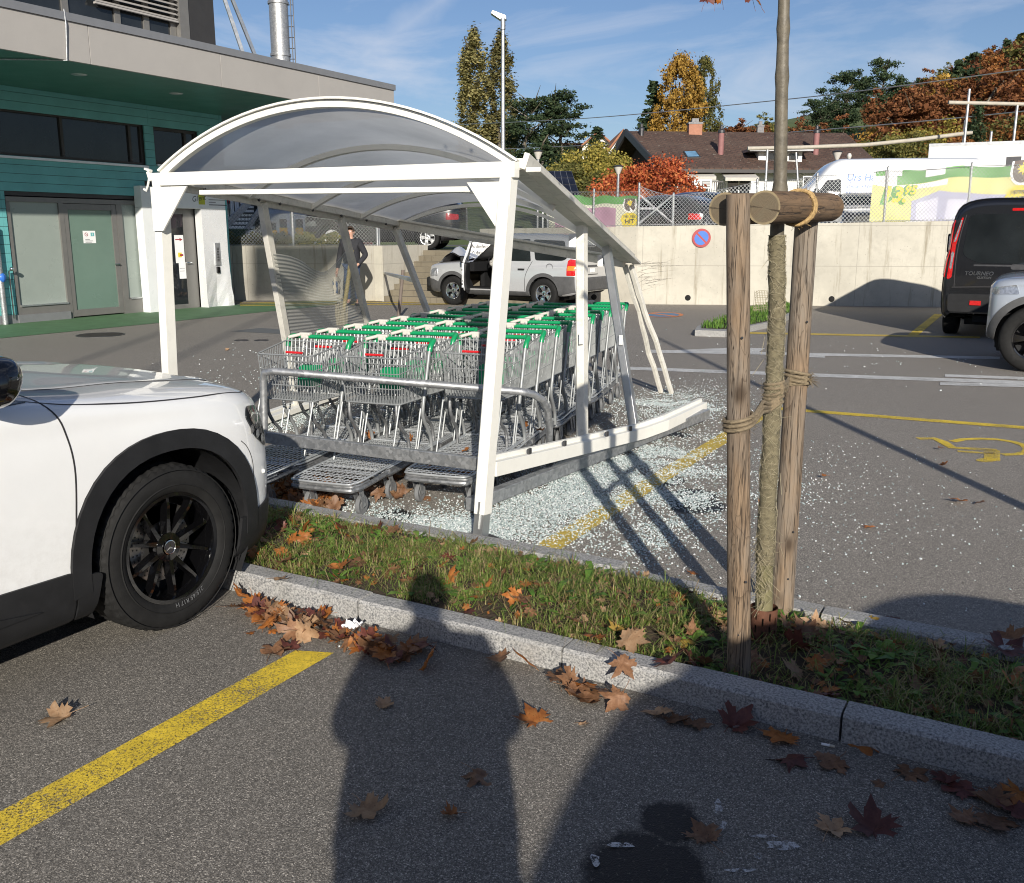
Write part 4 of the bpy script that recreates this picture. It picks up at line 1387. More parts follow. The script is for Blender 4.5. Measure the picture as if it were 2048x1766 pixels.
# bent sill rail on the right, galvanised ground rails, broken sill rail on the left
sill = [G(985, 938, .33), G(1165, 895, .22), G(1285, 866, .15), G(1330, 850, .15), G(1408, 813, .13)]
mb = MB()
for i in range(len(sill) - 1):
 mb.bar(sill[i], sill[i + 1] + (sill[i + 1] - sill[i]).normalized() * .004, .055, .085)
 mb.bar(sill[i] + V((-.035, 0, .055)), sill[i + 1] + V((-.035, 0, .055)), .03, .035)
for t in (.35, .75):
 mb.box(vl(sill[0], sill[1], t) + V((.012, 0, .06)), (.016, .035, .035), 0, 1)
 mb.box(vl(sill[1], sill[2], t) + V((.012, 0, .06)), (.016, .035, .035), 0, 1)
mb.build('bent_sill_rail', [M['cream'], M['darkmetal']], sh, bevel=.003)
mb = MB(); q0, q1 = G(940, 1022, .02), G(1412, 836, .05); mb.bar(q0 + V((0, 0, .04)), q1 + V((0, 0, .04)), .07, .08); mb.build('ground_rail', M['galv'], sh, bevel=.004)
lr = [G(440, 862, .04), G(560, 822, .06), G(690, 778, .06)]
mb = MB()
for o_ in (0, .13):
 mb.bar(lr[0] + V((o_, 0, .0)), lr[2] + V((o_, 0, .02)), .07, .05)
mb.build('left_sill_rail', M['cream'], sh, bevel=.003)
# loose wavy ribbed side sheet between the second and third left post
mb = MB()
def wavy(u, v_):
 t2, t3 = lerp(.21, .60, v_), lerp(.17, .60, v_)
 p = vl(vl(LT[0], LB[0], t2), vl(LT[1], LB[1], t3), u)
 wv = .10 * math.sin(u * 5.2 + .4) * (1 - v_ * .7)
 return p + V((0, 0, -.16 * math.sin(u * math.pi) * (1 - v_) + .06 * math.sin(u * 6.3) * (1 - v_))) + V((.8, -.4, 0)) * wv + V((.006, 0, 0)) * math.sin(v_ * 44 * math.pi)
mb.grid(wavy, 40, 220)
mb.build('loose_side_sheet', M['side_sheet'], sh)
# torn bracket and hook on the front left corner
c = FL + V((-.12, -.05, 0))
mb = MB(); mb.bar(c + V((.03, 0, .04)), c + V((.05, 0, -.02)), .03, .02); mb.bar(c + V((.0, 0, .06)), c + V((.05, 0, .045)), .025, .012); mb.tube([c + V((.03, 0, -.0)), c + V((.01, 0, -.05)), c + V((-.01, 0, -.08)), c + V((-.03, 0, -.07))], .008, 8); mb.build('torn_corner_bracket', M['cream'], sh)
mb = MB(); mb.bar(vl(LT[2], LB[2], .35), G(765, 545, .62), .05, .05); mb.build('hanging_strut', M['alu'], sh)
# front bumper bar with the galvanised hoop of the trolley bay
hp = thing('trolley_bay_hoop', 'galvanised tube hoop and flat bumper bar across the front of the trolley rows', 'barrier', (-3.6, 5, 0))
P_ = lambda u, v_, Y: AY(u, v_, Y)
b0, b1 = P_(470, 866, 6.12), P_(968, 929, 5.16)
mb = MB(); mb.bar(b0, b1, .035, .075); mb.build('bumper_bar', M['galv'], hp, bevel=.004)
h0, h1, h2, h3 = P_(529, 868, 5.97), P_(526, 752, 5.97), P_(545, 742, 5.95), P_(1040, 783, 5.8)
hoop = [h0, vl(h0, h1, .5), h1 - V((0, 0, .03)), P_(529, 745, 5.96), h2 + V((.02, 0, 0))] + [vl(h2, h3, k / 6) for k in range(1, 6)] + [h3, P_(1066, 788, 5.85), P_(1085, 800, 5.93), P_(1096, 822, 6.0), P_(1099, 860, 6.06), V(tuple(G(1099, 947)))]
mb = MB(); mb.tube(hoop, .024, 12); mb.build('hoop', M['galv'], hp)
# ================================================================ shopping carts
def catmull(pts, n=5):
 pts = [V(p) for p in pts]
 out = []
 P = [pts[0]] + pts + [pts[-1]]
 for i in range(1, len(P) - 2):
  for k in range(n):
   t = k / n
   a, b, c, d = P[i - 1], P[i], P[i + 1], P[i + 2]
   out.append(.5 * ((2 * b) + (c - a) * t + (2 * a - 5 * b + 4 * c - d) * t * t + (3 * b - a - 3 * c + d) * t ** 3))
 out.append(pts[-1])
 return out
def make_cart():
 root = thing('shopping_cart', '', 'shopping cart')
 HZ = .95
 mb = MB(); mb.tube([(-.215, 0, HZ), (.215, 0, HZ)], .0145, 12)
 for s_ in (-1, 1):
  mb.tube(catmull([(s_ * .21, 0, HZ), (s_ * .235, -.004, HZ), (s_ * .245, -.03, HZ - .004), (s_ * .243, -.065, HZ - .03), (s_ * .24, -.078, HZ - .065)], 4), .0185, 10)
 mb.build('handle', M['green'], root, world=False)
 mb = MB(); mb.box((-.145, -.002, HZ + .016), (.088, .04, .022)); mb.box((-.145, -.004, HZ + .002), (.06, .036, .036))
 lk = mb.build('coin_lock', M['bone'], root, world=False, bevel=.008)
 mb = MB(); mb.tube([(-.185, -.01, HZ + .012), (-.235, -.08, HZ - .003)], .012, 10); mb.build('coin_slot', M['bone'], lk, world=False)
 mb = MB(); mb.tube(catmull([(-.13, -.03, HZ), (-.135, -.06, HZ - .12), (-.12, -.12, HZ - .20), (-.06, -.2, HZ - .26), (-.0, -.24, HZ - .30)], 6), [.003 + .0025 * (k % 2) for k in range(25)], 5); mb.build('chain', M['zinc'], root, world=False)
 for s_ in (-1, 1):
  mb = MB(); mb.tube(catmull([(s_ * .24, -.078, HZ - .05), (s_ * .235, -.13, .70), (s_ * .23, -.17, .54), (s_ * .225, -.165, .46), (s_ * .225, -.10, .37), (s_ * .225, -.055, .30), (s_ * .225, -.04, .21)], 6), .0125, 10); mb.build('side_tube', M['zinc'], root, world=False)
  mb = MB(); mb.tube(catmull([(s_ * .17, -.43, .59), (s_ * .17, -.43, .50), (s_ * .172, -.38, .42), (s_ * .178, -.30, .34), (s_ * .18, -.285, .21)], 6), .0115, 8); mb.build('basket_support', M['galv_dark'], root, world=False)
  mb = MB(); mb.tube([(s_ * .205, -.60, .215), (s_ * .205, -.46, .585)], .006, 6); mb.tube([(s_ * .215, -.28, .215), (s_ * .215, -.18, .52)], .006, 6); mb.build('brace_rod', M['zinc'], root, world=False)
 # wire basket
 zb, zt = .585, .88
 def cor(x, y, z):                   # x -1..1, y 0 front..1 rear, z 0 bottom..1 top
  wd_ = lerp(lerp(.195, .215, y), lerp(.208, .235, y), z)
  yy = lerp(lerp(-.44, -.465, z), lerp(-.15, -.10, z), y)
  zz = lerp(zb, zt, z) + .05 * y * z
  return V((x * wd_, yy, zz))
 mb = MB()
 W_ = .0027
 for z in (0, .33, .66, 1):
  r = .0055 if z in (0, 1) else W_ * 1.2
  ring = [cor(-1, 1, z), cor(-1, .06, z), cor(-.9, 0, z), cor(.9, 0, z), cor(1, .06, z), cor(1, 1, z)]
  mb.tube(ring, r, 4, closed=(z == 1))
 for k in range(19):
  x = -.95 + 1.9 * k / 18
  mb.tube([cor(x, 0, 0), cor(x, 0, 1)], W_, 3)
  mb.tube([cor(x, 0, 0), cor(x, 1, 0)], W_, 3)
 for k in range(17):
  y = .03 + .95 * k / 16
  for s_ in (-1, 1): mb.tube([cor(s_, y, 0), cor(s_, y, 1)], W_, 3)
  if k % 2 == 0: mb.tube([cor(-1, y, 0), cor(1, y, 0)], W_, 3)
 for k in range(15):                 # hinged rear flap
  x = -.92 + 1.84 * k / 14
  mb.tube([cor(x, .74, .05), cor(x, .95, .55), cor(x, .98, 1.05)], W_, 3)
 for z in (.3, .62, 1.0): mb.tube([cor(-.94, .74 + .24 * z, z), cor(.94, .74 + .24 * z, z)], W_ * 1.3, 4)
 bk = mb.build('basket', M['zinc'], root, world=False)
 mb = MB(); mb.prism([V((-.02, -.30, .66)), V((.16, -.30, .66)), V((.165, -.275, .80)), V((.02, -.275, .80)), V((.0, -.278, .79)), V((-.02, -.28, .775))], (0, .006, 0))
 mb.build('green_plate', M['green'], root, world=False)
 mb = MB(); mb.tube([(-.17, -.20, .862), (-.04, -.20, .862)], .0085, 6); mb.build('red_clip', M['red'], root, world=False)
 # low loading deck
 def dz(y): return .225 + .028 * (y + 1.2) / 1.15
 mb = MB()
 rim = catmull([(-.213, -.05, dz(-.05)), (-.215, -.6, dz(-.6)), (-.218, -.97, dz(-1.08)), (-.2, -1.055, dz(-1.17)), (-.16, -1.09, dz(-1.2)), (.16, -1.09, dz(-1.2)), (.2, -1.055, dz(-1.17)), (.218, -.97, dz(-1.08)), (.215, -.6, dz(-.6)), (.213, -.05, dz(-.05))], 5)
 mb.tube(rim, .0075, 6, closed=True)
 for k in range(13):
  x = -.19 + .38 * k / 12
  mb.tube([(x, -1.08 + .05 * max(0, abs(x) - .13) / .06, dz(-1.18)), (x, -.05, dz(-.05))], .0027, 4)
 y = -1.04
 k = 0
 while y < -.06:
  mb.tube([(-.212, y, dz(y) - .004), (.212, y, dz(y) - .004)], .0034, 4)
  y += .034 if k % 2 == 0 else .062
  k += 1
 mb.build('deck', M['zincdeck'], root, world=False)
 mb = MB()
 lo = [p + V((0, .012, -.04)) for p in rim if p.y < -.62]
 sweep_r = [.013] * len(lo)
 mb.tube(lo, .0155, 8)
 mb.tube([p + V((0, .006, .02)) for p in lo if p.y < -.9], .008, 6)
 for s_ in (-1, 1): mb.bar((s_ * .214, -.64, dz(-.64) - .04), (s_ * .210, -.06, dz(-.06) - .035), .02, .035)
 mb.build('deck_frame', M['galv_dark'], root, world=False)
 for (x, y, r) in ((-.175, -.97, .062), (.175, -.97, .062), (-.185, -.14, .062), (.185, -.14, .062)):
  mb = MB()
  mb.tube([(x, y, .165), (x, y, .215)], .024, 10)
  sw = .022
  for s_ in (-1, 1):
   mb.prism([V((x + s_ * sw - .002, y - .024, .17)), V((x + s_ * sw - .002, y + .03, .17)), V((x + s_ * sw - .002, y + .06, .055)), V((x + s_ * sw - .002, y + .032, .05))], (.004, 0, 0))
  mb.box((x, y + .004, .168), (.048, .056, .006))
  ck = mb.build('caster', M['galv'], root, world=False)
  Mx = Matrix.Translation((x, y + .045, r)) @ Matrix.Rotation(R(90), 4, 'Y')
  mb = MB(); mb.lathe([(.0, -.013), (.026, -.013), (.028, -.010), (.038, -.012), (.055, -.014), (.062, -.008), (.062, .008), (.055, .014), (.038, .012), (.028, .010), (.026, .013), (0, .013)], 22, Mx); mb.build('caster_wheel', M['greytyre'], ck, world=False)
 return root
cart = make_cart()
rows = [('left', (611, 662.4), (980, 601), 10), ('middle', (764, 666), (1083, 600.5), 10), ('right', (954, 661), (1181, 599), 10)]
ordn = ['frontmost', 'second', 'third', 'fourth', 'fifth', 'sixth', 'seventh', 'eighth', 'ninth', 'rearmost']
first = True
for rn, p0, p1, n_ in rows:
 A, B = G(p0[0], p0[1], .985), G(p1[0], p1[1], .985)
 d = (B - A); d.z = 0
 az = math.atan2(d.x, d.y)
 dn = d.normalized(); rx = V((dn.y, -dn.x, 0))
 for i in range(n_):
  c = cart if first else copy_tree(cart)
  first = False
  p = A + d * (i / (n_ - 1)) + rx * (.145 + random.uniform(-.006, .006))
  c.location = (p.x, p.y, 0)
  c.rotation_euler = (0, 0, -az + R(random.uniform(-1.2, 1.2)))
  if i == 0:
   lab = {'left': 'frontmost green handled cart of the left row behind the white car headlight', 'middle': 'frontmost green handled cart of the middle row with its whole basket in view',
     'right': 'frontmost green handled cart of the right row behind the leaning front post'}[rn]
  else:
   lab = '%s cart from the front in the %s row of nested green handled carts' % (ordn[i], rn) if i < n_ - 1 else 'rearmost cart in the %s row of nested green handled carts' % rn
  tag(c, lab, 'shopping cart', 'nested shopping carts under the shelter')
# ================================================================ shattered safety glass
cr = MB()
rg = random.Random(11)
def crumb(x, y, z, s):
 a = rg.uniform(0, 6.28); ca, sa = math.cos(a), math.sin(a)
 hx, hy, hz = s * rg.uniform(.7, 1.3), s * rg.uniform(.7, 1.3), s * rg.uniform(.5, .9)
 tx, ty = rg.uniform(-.35, .35), rg.uniform(-.35, .35)
 vs = []
 for k in (-1, 1):
  for i, j in ((-1, -1), (1, -1), (1, 1), (-1, 1)):
   X, Y = i * hx + k * .15 * hx, j * hy
   vs.append((x + X * ca - Y * sa, y + X * sa + Y * ca, z + hz * (1 + k) + X * tx + Y * ty))
 cr.add(vs, [(4, 5, 6, 7), (0, 1, 5, 4), (1, 2, 6, 5), (2, 3, 7, 6), (3, 0, 4, 7)])
def scatter(n_, p, q, s0, s1, zmax=.0, mn=.0022, mx_=.0042, patch=.0):
 p, q = G(*p), G(*q)
 k = 0
 while k < n_:
  t = rg.random()
  c = vl(p, q, t)
  x, y = c.x + rg.gauss(0, s0), c.y + rg.gauss(0, s1)
  if patch and noise.noise(V((x * 2.6, y * 2.6, 4))) + .6 * noise.noise(V((x * 8, y * 8, 2))) < patch * rg.random() - .15:
   if rg.random() < .85: k += .25; continue
  if FRB.x - .14 < x < FRB.x + .16 and FRB.y - .14 < y < FRB.y + .05: k += .1; continue
  crumb(x, y, rg.random() ** 2 * zmax, rg.uniform(mn, mx_))
  k += 1
scatter(15000, (1010, 1040), (1330, 880), .30, .34, .012, patch=.55)
scatter(7000, (1110, 1090), (1410, 960), .32, .30, .004, patch=.7)
scatter(8000, (1060, 1050), (1230, 930), .17, .20, .02)
scatter(3500, (880, 1050), (1010, 1060), .16, .12, .006)
scatter(4200, (1290, 800), (1440, 830), .22, .30, .01, patch=.4)
scatter(3800, (1060, 1110), (1430, 900), .5, .45, .0, patch=.6)
scatter(2600, (1250, 850), (1390, 780), .35, .5, .008)
scatter(2200, (700, 1010), (900, 1090), .25, .14, .0)
scatter(420, (1500, 1150), (1720, 900), .5, .5, .0, .002, .004)
scatter(260, (1500, 1000), (2000, 1100), .5, .6, .0, .002, .004)
scatter(90, (400, 760), (560, 700), .7, .8, .0, .004, .008)
scatter(120, (420, 790), (520, 745), .4, .5, .0, .003, .006)
scatter(2500, (520, 868), (660, 815), .14, .22, .012)
scatter(90, (1500, 700), (1950, 740), 1.2, 1.2, .0, .004, .007)
tag(struct(cr.build('glass_crumbs', M['crumb']), 'stuff'), 'pale crumbs of shattered safety glass strewn beside the shelter', 'broken glass')
# ================================================================ staked young tree in front
sf = thing('tree_stake_frame', 'brown wooden stakes and two short logs holding the young tree', 'stake frame', (G(1480, 1365).x, G(1480, 1365).y, 0))
def rough_post(mb, p, q, r0, r1, n=20, seg=26, wob=.05, m=0, me=1, cap_lo=True):
 p, q = V(p), V(q)
 pts = [vl(p, q, i / seg) for i in range(seg + 1)]
 fr = frames(pts)
 vs, fs = [], []
 for i, c in enumerate(pts):
  r = lerp(r0, r1, i / seg)
  for k in range(n):
   a = 6.283 * k / n
   rr = r * (1 + wob * noise.noise(V((math.cos(a) * 1.4, math.sin(a) * 1.4, i * .22 + p.x * 9))) + .025 * noise.noise(V((math.cos(a) * 6, math.sin(a) * 6, i * .05))))
   vs.append(c + (fr[i][0] * math.cos(a) + fr[i][1] * math.sin(a)) * rr)
 for i in range(seg):
  for k in range(n):
   k2 = (k + 1) % n
   fs.append((i * n + k, i * n + k2, (i + 1) * n + k2, (i + 1) * n + k))
 mb.add(vs, fs, m, True)
 mb.add([v_ for v_ in vs[:n]], [list(range(n))[::-1]], me)
 mb.add([v_ for v_ in vs[-n:]], [list(range(n))], me)
st1b, st1t = G(1480, 1365) - V((0, 0, .05)), AY(1476, 388, 3.265)
st2b, st2t = G(1562, 1242) - V((0, 0, .05)), AY(1614, 424, 3.87)
mb = MB(); rough_post(mb, st1b, st1t, .043, .039); mb.build('stake', [M['stake'], M['logend']], sf)
mb = MB(); rough_post(mb, st2b, st2t, .049, .044); mb.build('stake', [M['stake'], M['logend']], sf)
la0, la1 = AY(1528, 415, 3.24), AY(1660, 415, 3.98)
lb0 = AY(1449, 418, 3.33); lb1 = lb0 + (la1 - la0) * 1.0
for p, q in ((la0, la1), (lb0, lb1)):
 # logs keep their own axis for the grain
 d = (q - p)
 t = bpy.data.objects.new('x', None)
 mb = MB(); rough_post(mb, (0, 0, 0), (d.length, 0, 0), .0555, .0555, 24, 14, .02)
 o = mb.build('log', [M['log'], M['logend']], sf, world=False)
 bpy.data.objects.remove(t)
 o.location = p - V(sf.location)
 o.rotation_euler = d.to_track_quat('X', 'Z').to_euler()
# coir ropes
def wrap(mb, p, q, rad, r, turns, n=14, tilt=0.0):
 p, q = V(p), V(q)
 ax_ = (q - p).normalized()
 u = ax_.orthogonal().normalized(); w_ = ax_.cross(u)
 N_ = int(turns * n)
 mb.tube([vl(p, q, i / N_) + (u * math.cos(6.283 * i / n) + w_ * math.sin(6.283 * i / n)) * (rad + .002 * noise.noise(V((i * .7, p.z, 0)))) + ax_ * tilt * math.cos(6.283 * i / n) for i in range(N_ + 1)], r, 7)
TRP = [AY(u, v_, Y) for u, v_, Y in ((1526, 1345, 3.58), (1527, 1235, 3.58), (1533, 1050, 3.58), (1545, 820, 3.57), (1553, 640, 3.56), (1554, 470, 3.55), (1560, 380, 3.55), (1563, 200, 3.55), (1568, 0, 3.56), (1576, -300, 3.6), (1570, -650, 3.6))]
TRR = [.037, .034, .030, .0285, .027, .0255, .0245, .0225, .020, .016, .008]
def on(p, q, v0):                    # parameter so that the point shows at that height in metres
 return vl(p, q, (v0 - p.z) / (q.z - p.z))
mb = MB()
zr1 = AY(1480, 845, 3.27).z; zr2 = AY(1585, 765, 3.75).z; zr3 = AY(1538, 790, 3.52).z
a1 = on(st1b, st1t, zr1); a2 = on(st2b, st2t, zr2)
ax1 = (st1t - st1b).normalized(); ax2 = (st2t - st2b).normalized()
for k in range(3): wrap(mb, a1 + ax1 * (-.022 + .016 * k), a1 + ax1 * (-.010 + .016 * k), .050, .007, 1.05, 16, .008)
for k in range(3): wrap(mb, a2 + ax2 * (-.022 + .018 * k), a2 + ax2 * (-.008 + .018 * k), .054, .007, 1.05, 16, -.014)
tp = V((TRP[3].x, TRP[3].y, zr3))
for k in range(5): wrap(mb, tp + V((0, 0, -.045 + .019 * k)), tp + V((0, 0, -.031 + .019 * k)), .036, .0062, 1.05, 14, .004 * (k % 3))
for k in range(3):
 o_ = V((0, 0, .012 * (k - 1)))
 mb.tube([a1 + V((.04, .03, 0)) + o_, vl(a1, tp, .55) + o_ * 1.6 + V((.02, -.02, .0)), tp + V((0, -.045, -.05)) + o_, tp + V((.03, -.03, -.02)) + o_], .008, 7)
 mb.tube([tp + V((.035, -.02, .02)) + o_, vl(tp, a2, .5) + o_ * 1.5 + V((.01, -.03, 0)), a2 + V((-.02, -.055, -.008)) + o_, a2 + V((.05, -.03, .0)) + o_], .008, 7)
for k in range(260):
 q, rr = rnd.choice([(a1, .05), (a2, .054), (tp, .037)]); a = rnd.uniform(0, 6.28); d = V((math.cos(a), math.sin(a), 0))
 p = q + d * (rr + .005) + V((0, 0, rnd.uniform(-.025, .03)))
 mb.tube([p, p + d * rnd.uniform(.004, .014) + V((-d.y, d.x, 0)) * rnd.uniform(-.02, .02) + V((0, 0, rnd.uniform(-.012, .012)))], .0006, 3)
for k in range(26):
 mb.tube([a2 + V((.055, -.02, 0)), a2 + V((.055 + rnd.uniform(.01, .045), -.02 + rnd.uniform(-.02, .02), rnd.uniform(-.035, .03)))], .0009, 3)
mb.build('lower_rope', M['rope'], sf)
mb = MB()
lm = vl(la0, la1, .45); dl = (la1 - la0).normalized()
for k in range(2): wrap(mb, lm + dl * (-.012 + .022 * k), lm + dl * (.002 + .022 * k), .0625, .007, 1.02, 18, .02)
for k in range(60):
 a = rnd.uniform(0, 6.28)
 b_ = lm + dl * rnd.uniform(-.02, .03) + V((0, 0, .064)) * math.cos(a) + dl.cross(V((0, 0, 1))) * .064 * math.sin(a)
 mb.tube([b_, b_ + V((rnd.uniform(-.02, .02), rnd.uniform(-.02, .02), rnd.uniform(-.02, .02)))], .0008, 3)
mb.build('upper_rope', M['ropelight'], sf)
for (pz_, s_) in ((st1b, st1t), (st2b, st2t)):
 for z in (.42, .21, 1.3):
  mb = MB(); c = on(pz_, s_, z); mb.ball(c - V((-SYW, CYW, 0)) * .045 + V((rnd.uniform(-.015, .015), 0, 0)), .005, 6); mb.build('nail', M['darkmetal'], sf)
def leaf_mesh(name, mat, size, curl, seed, elm=False):
 """a dry maple leaf: five pointed lobes with small teeth, curled, with a stalk"""
 r_ = random.Random(seed)
 if elm:
  base = [(0, -1), (.35, -.75), (.6, -.2), (.55, .3), (.25, .75), (0, 1.05), (-.25, .75), (-.55, .3), (-.6, -.2), (-.35, -.75)]
 else:
  base = [(0, -.55), (.12, -.42), (.30, -.60), (.42, -.45), (.72, -.52), (.62, -.30), (.80, -.22), (.50, -.05), (.62, .12), (.86, .10), (.80, .25), (1.02, .42), (.74, .44), (.66, .60), (.42, .42), (.30, .36), (.34, .62), (.26, .78), (.20, .80), (0, 1.12)]
  base = base + [(-x, y) for x, y in base[-2:0:-1]]
 sc = size / 1.7
 pts = [(x * sc * r_.uniform(.72, 1.12), y * sc * r_.uniform(.78, 1.12)) for x, y in base]
 mb = MB()
 n_ = len(pts)
 def zf(x, y, t):
  x, y = x / sc, y / sc
  return sc * (curl * (x * x * .55 + y * y * .3) + .10 * math.sin(x * 5 + seed) * math.cos(y * 4 + seed * 2) + .06 * abs(math.sin(math.atan2(y + .3, x) * 2.5)) * math.hypot(x, y)) + .003
 vs = [(0, -.2 * sc, zf(0, -.2 * sc, 0))]
 for ring in (.35, .68, 1.):
  for x, y in pts:
   xx, yy = x * ring, -.2 * sc + (y + .2 * sc) * ring
   vs.append((xx, yy, zf(xx, yy, ring)))
 fs = [(0, 1 + i, 1 + (i + 1) % n_) for i in range(n_)]
 for r in range(2):
  o_ = 1 + r * n_
  for i in range(n_):
   j = (i + 1) % n_
   fs.append((o_ + i, o_ + n_ + i, o_ + n_ + j, o_ + j))
 mb.add(vs, fs, 0, True)
 y0 = -.55 * sc if not elm else -sc
 mb.tube([(0, -.2 * sc, zf(0, -.2 * sc, 0) + .001), (0, y0, zf(0, y0, 1) + .001), (.06 * sc, y0 - .4 * sc, .006), (.16 * sc, y0 - .75 * sc, .004)], .0012, 4)
 return mb.mesh(name, mat)
def leafmat(name, stops):
 m, t, b = newmat(name)
 vec = coords(t)
 oi = t.nodes.new('ShaderNodeObjectInfo')
 n1 = noi(t, vec, 38, 6, .7)
 c = ramp(t, [(.25, stops[0]), (.5, stops[1]), (.75, stops[2])], n1)
 c = mixc(t, 1.0, c, ramp(t, [(0., .7), (1., 1.3)], oi.outputs['Random']), 'MULTIPLY')
 c = mixc(t, ramp(t, [(.62, 0.), (.72, .8)], noi(t, vec, 95, 4, .6)), c, tuple(q * .25 for q in stops[0]))
 t.links.new(c, b.inputs['Base Color'])
 b.inputs['Roughness'].default_value = .55
 tl = t.nodes.new('ShaderNodeBsdfTranslucent'); t.links.new(c, tl.inputs['Color'])
 ms = t.nodes.new('ShaderNodeMixShader'); ms.inputs[0].default_value = .22
 t.links.new(b.outputs[0], ms.inputs[1]); t.links.new(tl.outputs[0], ms.inputs[2])
 t.links.new(ms.outputs[0], t.nodes['Material Output'].inputs['Surface'])
 return m
LM = {'orange': leafmat('orange_leaf', [(.20, .060, .012), (.36, .125, .028), (.45, .20, .06)]),
  'brown': leafmat('brown_leaf', [(.105, .050, .025), (.21, .105, .052), (.30, .17, .095)]),
  'tan': leafmat('tan_leaf', [(.25, .14, .07), (.38, .235, .13), (.46, .32, .2)]),
  'dark red': leafmat('dark_red_leaf', [(.055, .018, .015), (.115, .034, .026), (.17, .06, .042)]),
  'yellow': leafmat('yellow_leaf', [(.36, .20, .03), (.50, .32, .06), (.58, .42, .12)])}
LMS = {}
for ci, (cn, mt_) in enumerate(LM.items()):
 LMS[cn] = [leaf_mesh('maple_leaf', mt_, .132, cu, 10 * ci + k, False) for k, cu in enumerate((.25, .6, -.4, .9, .1))]
# tree proper
tree = thing('young_tree', 'slim staked young tree with burlap wrapped lower trunk', 'tree', (TRP[0].x, TRP[0].y, 0))
mb = MB()
pts = catmull(TRP, 8)
rs = [TRR[min(len(TRR) - 1, i // 8)] + (TRR[min(len(TRR) - 1, i // 8 + 1)] - TRR[min(len(TRR) - 1, i // 8)]) * (i % 8) / 8 for i in range(len(pts))]
rs = [r * (1 + .06 * noise.noise(V((i * .5, 2, 2))) + (.16 if i in (43, 44, 48, 58, 62) else 0)) for i, r in enumerate(rs)]
mb.tube(pts, rs, 16)
trunk = mb.build('trunk', M['bark'], tree)
mb = MB(); mb.tube(pts[8:18], [r * 1.035 for r in rs[8:18]], 16, cap=False); mb.build('mossy_bark', M['barkgreen'], trunk)
mb = MB()
seg = pts[13:41]
fr = frames(seg)
def bur(u, v_):
 i = min(len(seg) - 1, int(v_ * (len(seg) - 1))); f = v_ * (len(seg) - 1) - i; j = min(i + 1, len(seg) - 1)
 c = vl(seg[i], seg[j], f); r = (rs[13 + i] + .0035) * (1 + .10 * noise.noise(V((math.cos(u * 6.28) * 1.5, math.sin(u * 6.28) * 1.5, v_ * 22))))
 return c + (fr[i][0] * math.cos(u * 6.283) + fr[i][1] * math.sin(u * 6.283)) * r
mb.grid(bur, 20, 130); bo = mb.build('burlap_wrap', M['burlap'], tree)
mb = MB()
for k in range(520):
 u0 = rnd.random(); v0 = rnd.random(); du = rnd.uniform(-.5, .5); dv = rnd.uniform(-.05, .05)
 pl_ = []
 for i in range(6):
  p = bur((u0 + du * i / 5) % 1, max(0, min(.999, v0 + dv * i / 5 + .004 * math.sin(i * 2 + k))))
  c = seg[min(len(seg) - 1, int(v0 * (len(seg) - 1)))]
  o_ = (p - V((c.x, c.y, p.z))).normalized() * .003
  pl_.append(p + o_)
 mb.tube(pl_, .0008, 3)
for k in range(46):
 u0, v0 = rnd.random(), rnd.choice([rnd.uniform(.0, .1), rnd.random()])
 p = bur(u0, v0); o_ = (p - V((seg[0].x, seg[0].y, p.z))).normalized()
 mb.tube([p, p + o_ * .015 + V((0, 0, rnd.uniform(-.02, .02))), p + o_ * rnd.uniform(.015, .045) + V((rnd.uniform(-.02, .02), 0, rnd.uniform(-.07, .01)))], .0009, 3)
for k in range(45):                      # torn net at the bottom
 p = TRP[1] + V((rnd.uniform(-.03, .035), -.036 + rnd.uniform(-.01, .0), rnd.uniform(.06, .27)))
 mb.tube([p, p + V((rnd.uniform(-.03, .03), -.008, rnd.uniform(-.05, .03))), p + V((rnd.uniform(-.05, .05), -.012, rnd.uniform(-.09, .02)))], .0009, 3)
mb.build('jute_strands', M['jute'], tree)
mb = MB()                                 # a torn flap of netting sticking out
fc = AY(1520, 598, 3.5)
for k in range(9):
 mb.tube([fc + V((.028, 0, .03 - .008 * k)), fc + V((-.005 - .002 * k, -.005, .032 - .009 * k)), fc + V((-.02 + .001 * k, 0, .02 - .008 * k))], .0009, 3)
 mb.tube([fc + V((-.02 + .006 * k, -.003, .03)), fc + V((-.022 + .006 * k, -.003, -.045))], .0009, 3)
mb.build('torn_netting', M['jute'], tree)
mb = MB()
brs = [(TRP[8], V((-.75, -.35, .25)), .013), (TRP[9], V((.4, .2, .6)), .010), (TRP[9], V((-.5, .1, .5)), .010), (TRP[9], V((.2, -.5, .5)), .009), (TRP[10], V((-.3, .3, .5)), .007)]
tips = []
for p, d, r in brs:
 p = V(p) + V((0, 0, .1))
 mb.tube([p, p + d * .5 + V((0, 0, .08)), p + d + V((0, 0, .25)), p + d * 1.5 + V((0, 0, .5))], [r, r * .8, r * .5, r * .25], 7)
 tips += [p + d * t + V((0, 0, .2 * t)) for t in (.5, .7, .9, 1.1, 1.3)]
mb.build('branch', M['bark'], tree)
def hang(p, me, sc=1.0):
 o = shared('leaf', me)
 o.parent = tree
 o.location = V(p) - V(tree.location); o.rotation_euler = (R(rnd.uniform(50, 130)), R(rnd.uniform(-30, 30)), rnd.uniform(0, 6.28)); o.scale = (sc,) * 3
for (u, v_, s_) in ((1417, -6, .55), (1433, -3, .4), (1440, -10, .5), (1514, -2, .55), (1500, -14, .6)): hang(AY(u, v_, 3.45), LMS['dark red'][rnd.randint(0, 4)] if v_ < -5 else LMS['orange'][2], s_)
for p in tips: hang(p + V((rnd.uniform(-.1, .1), rnd.uniform(-.1, .1), rnd.uniform(-.1, .1))), LMS['orange'][rnd.randint(0, 4)], rnd.uniform(.5, .9))
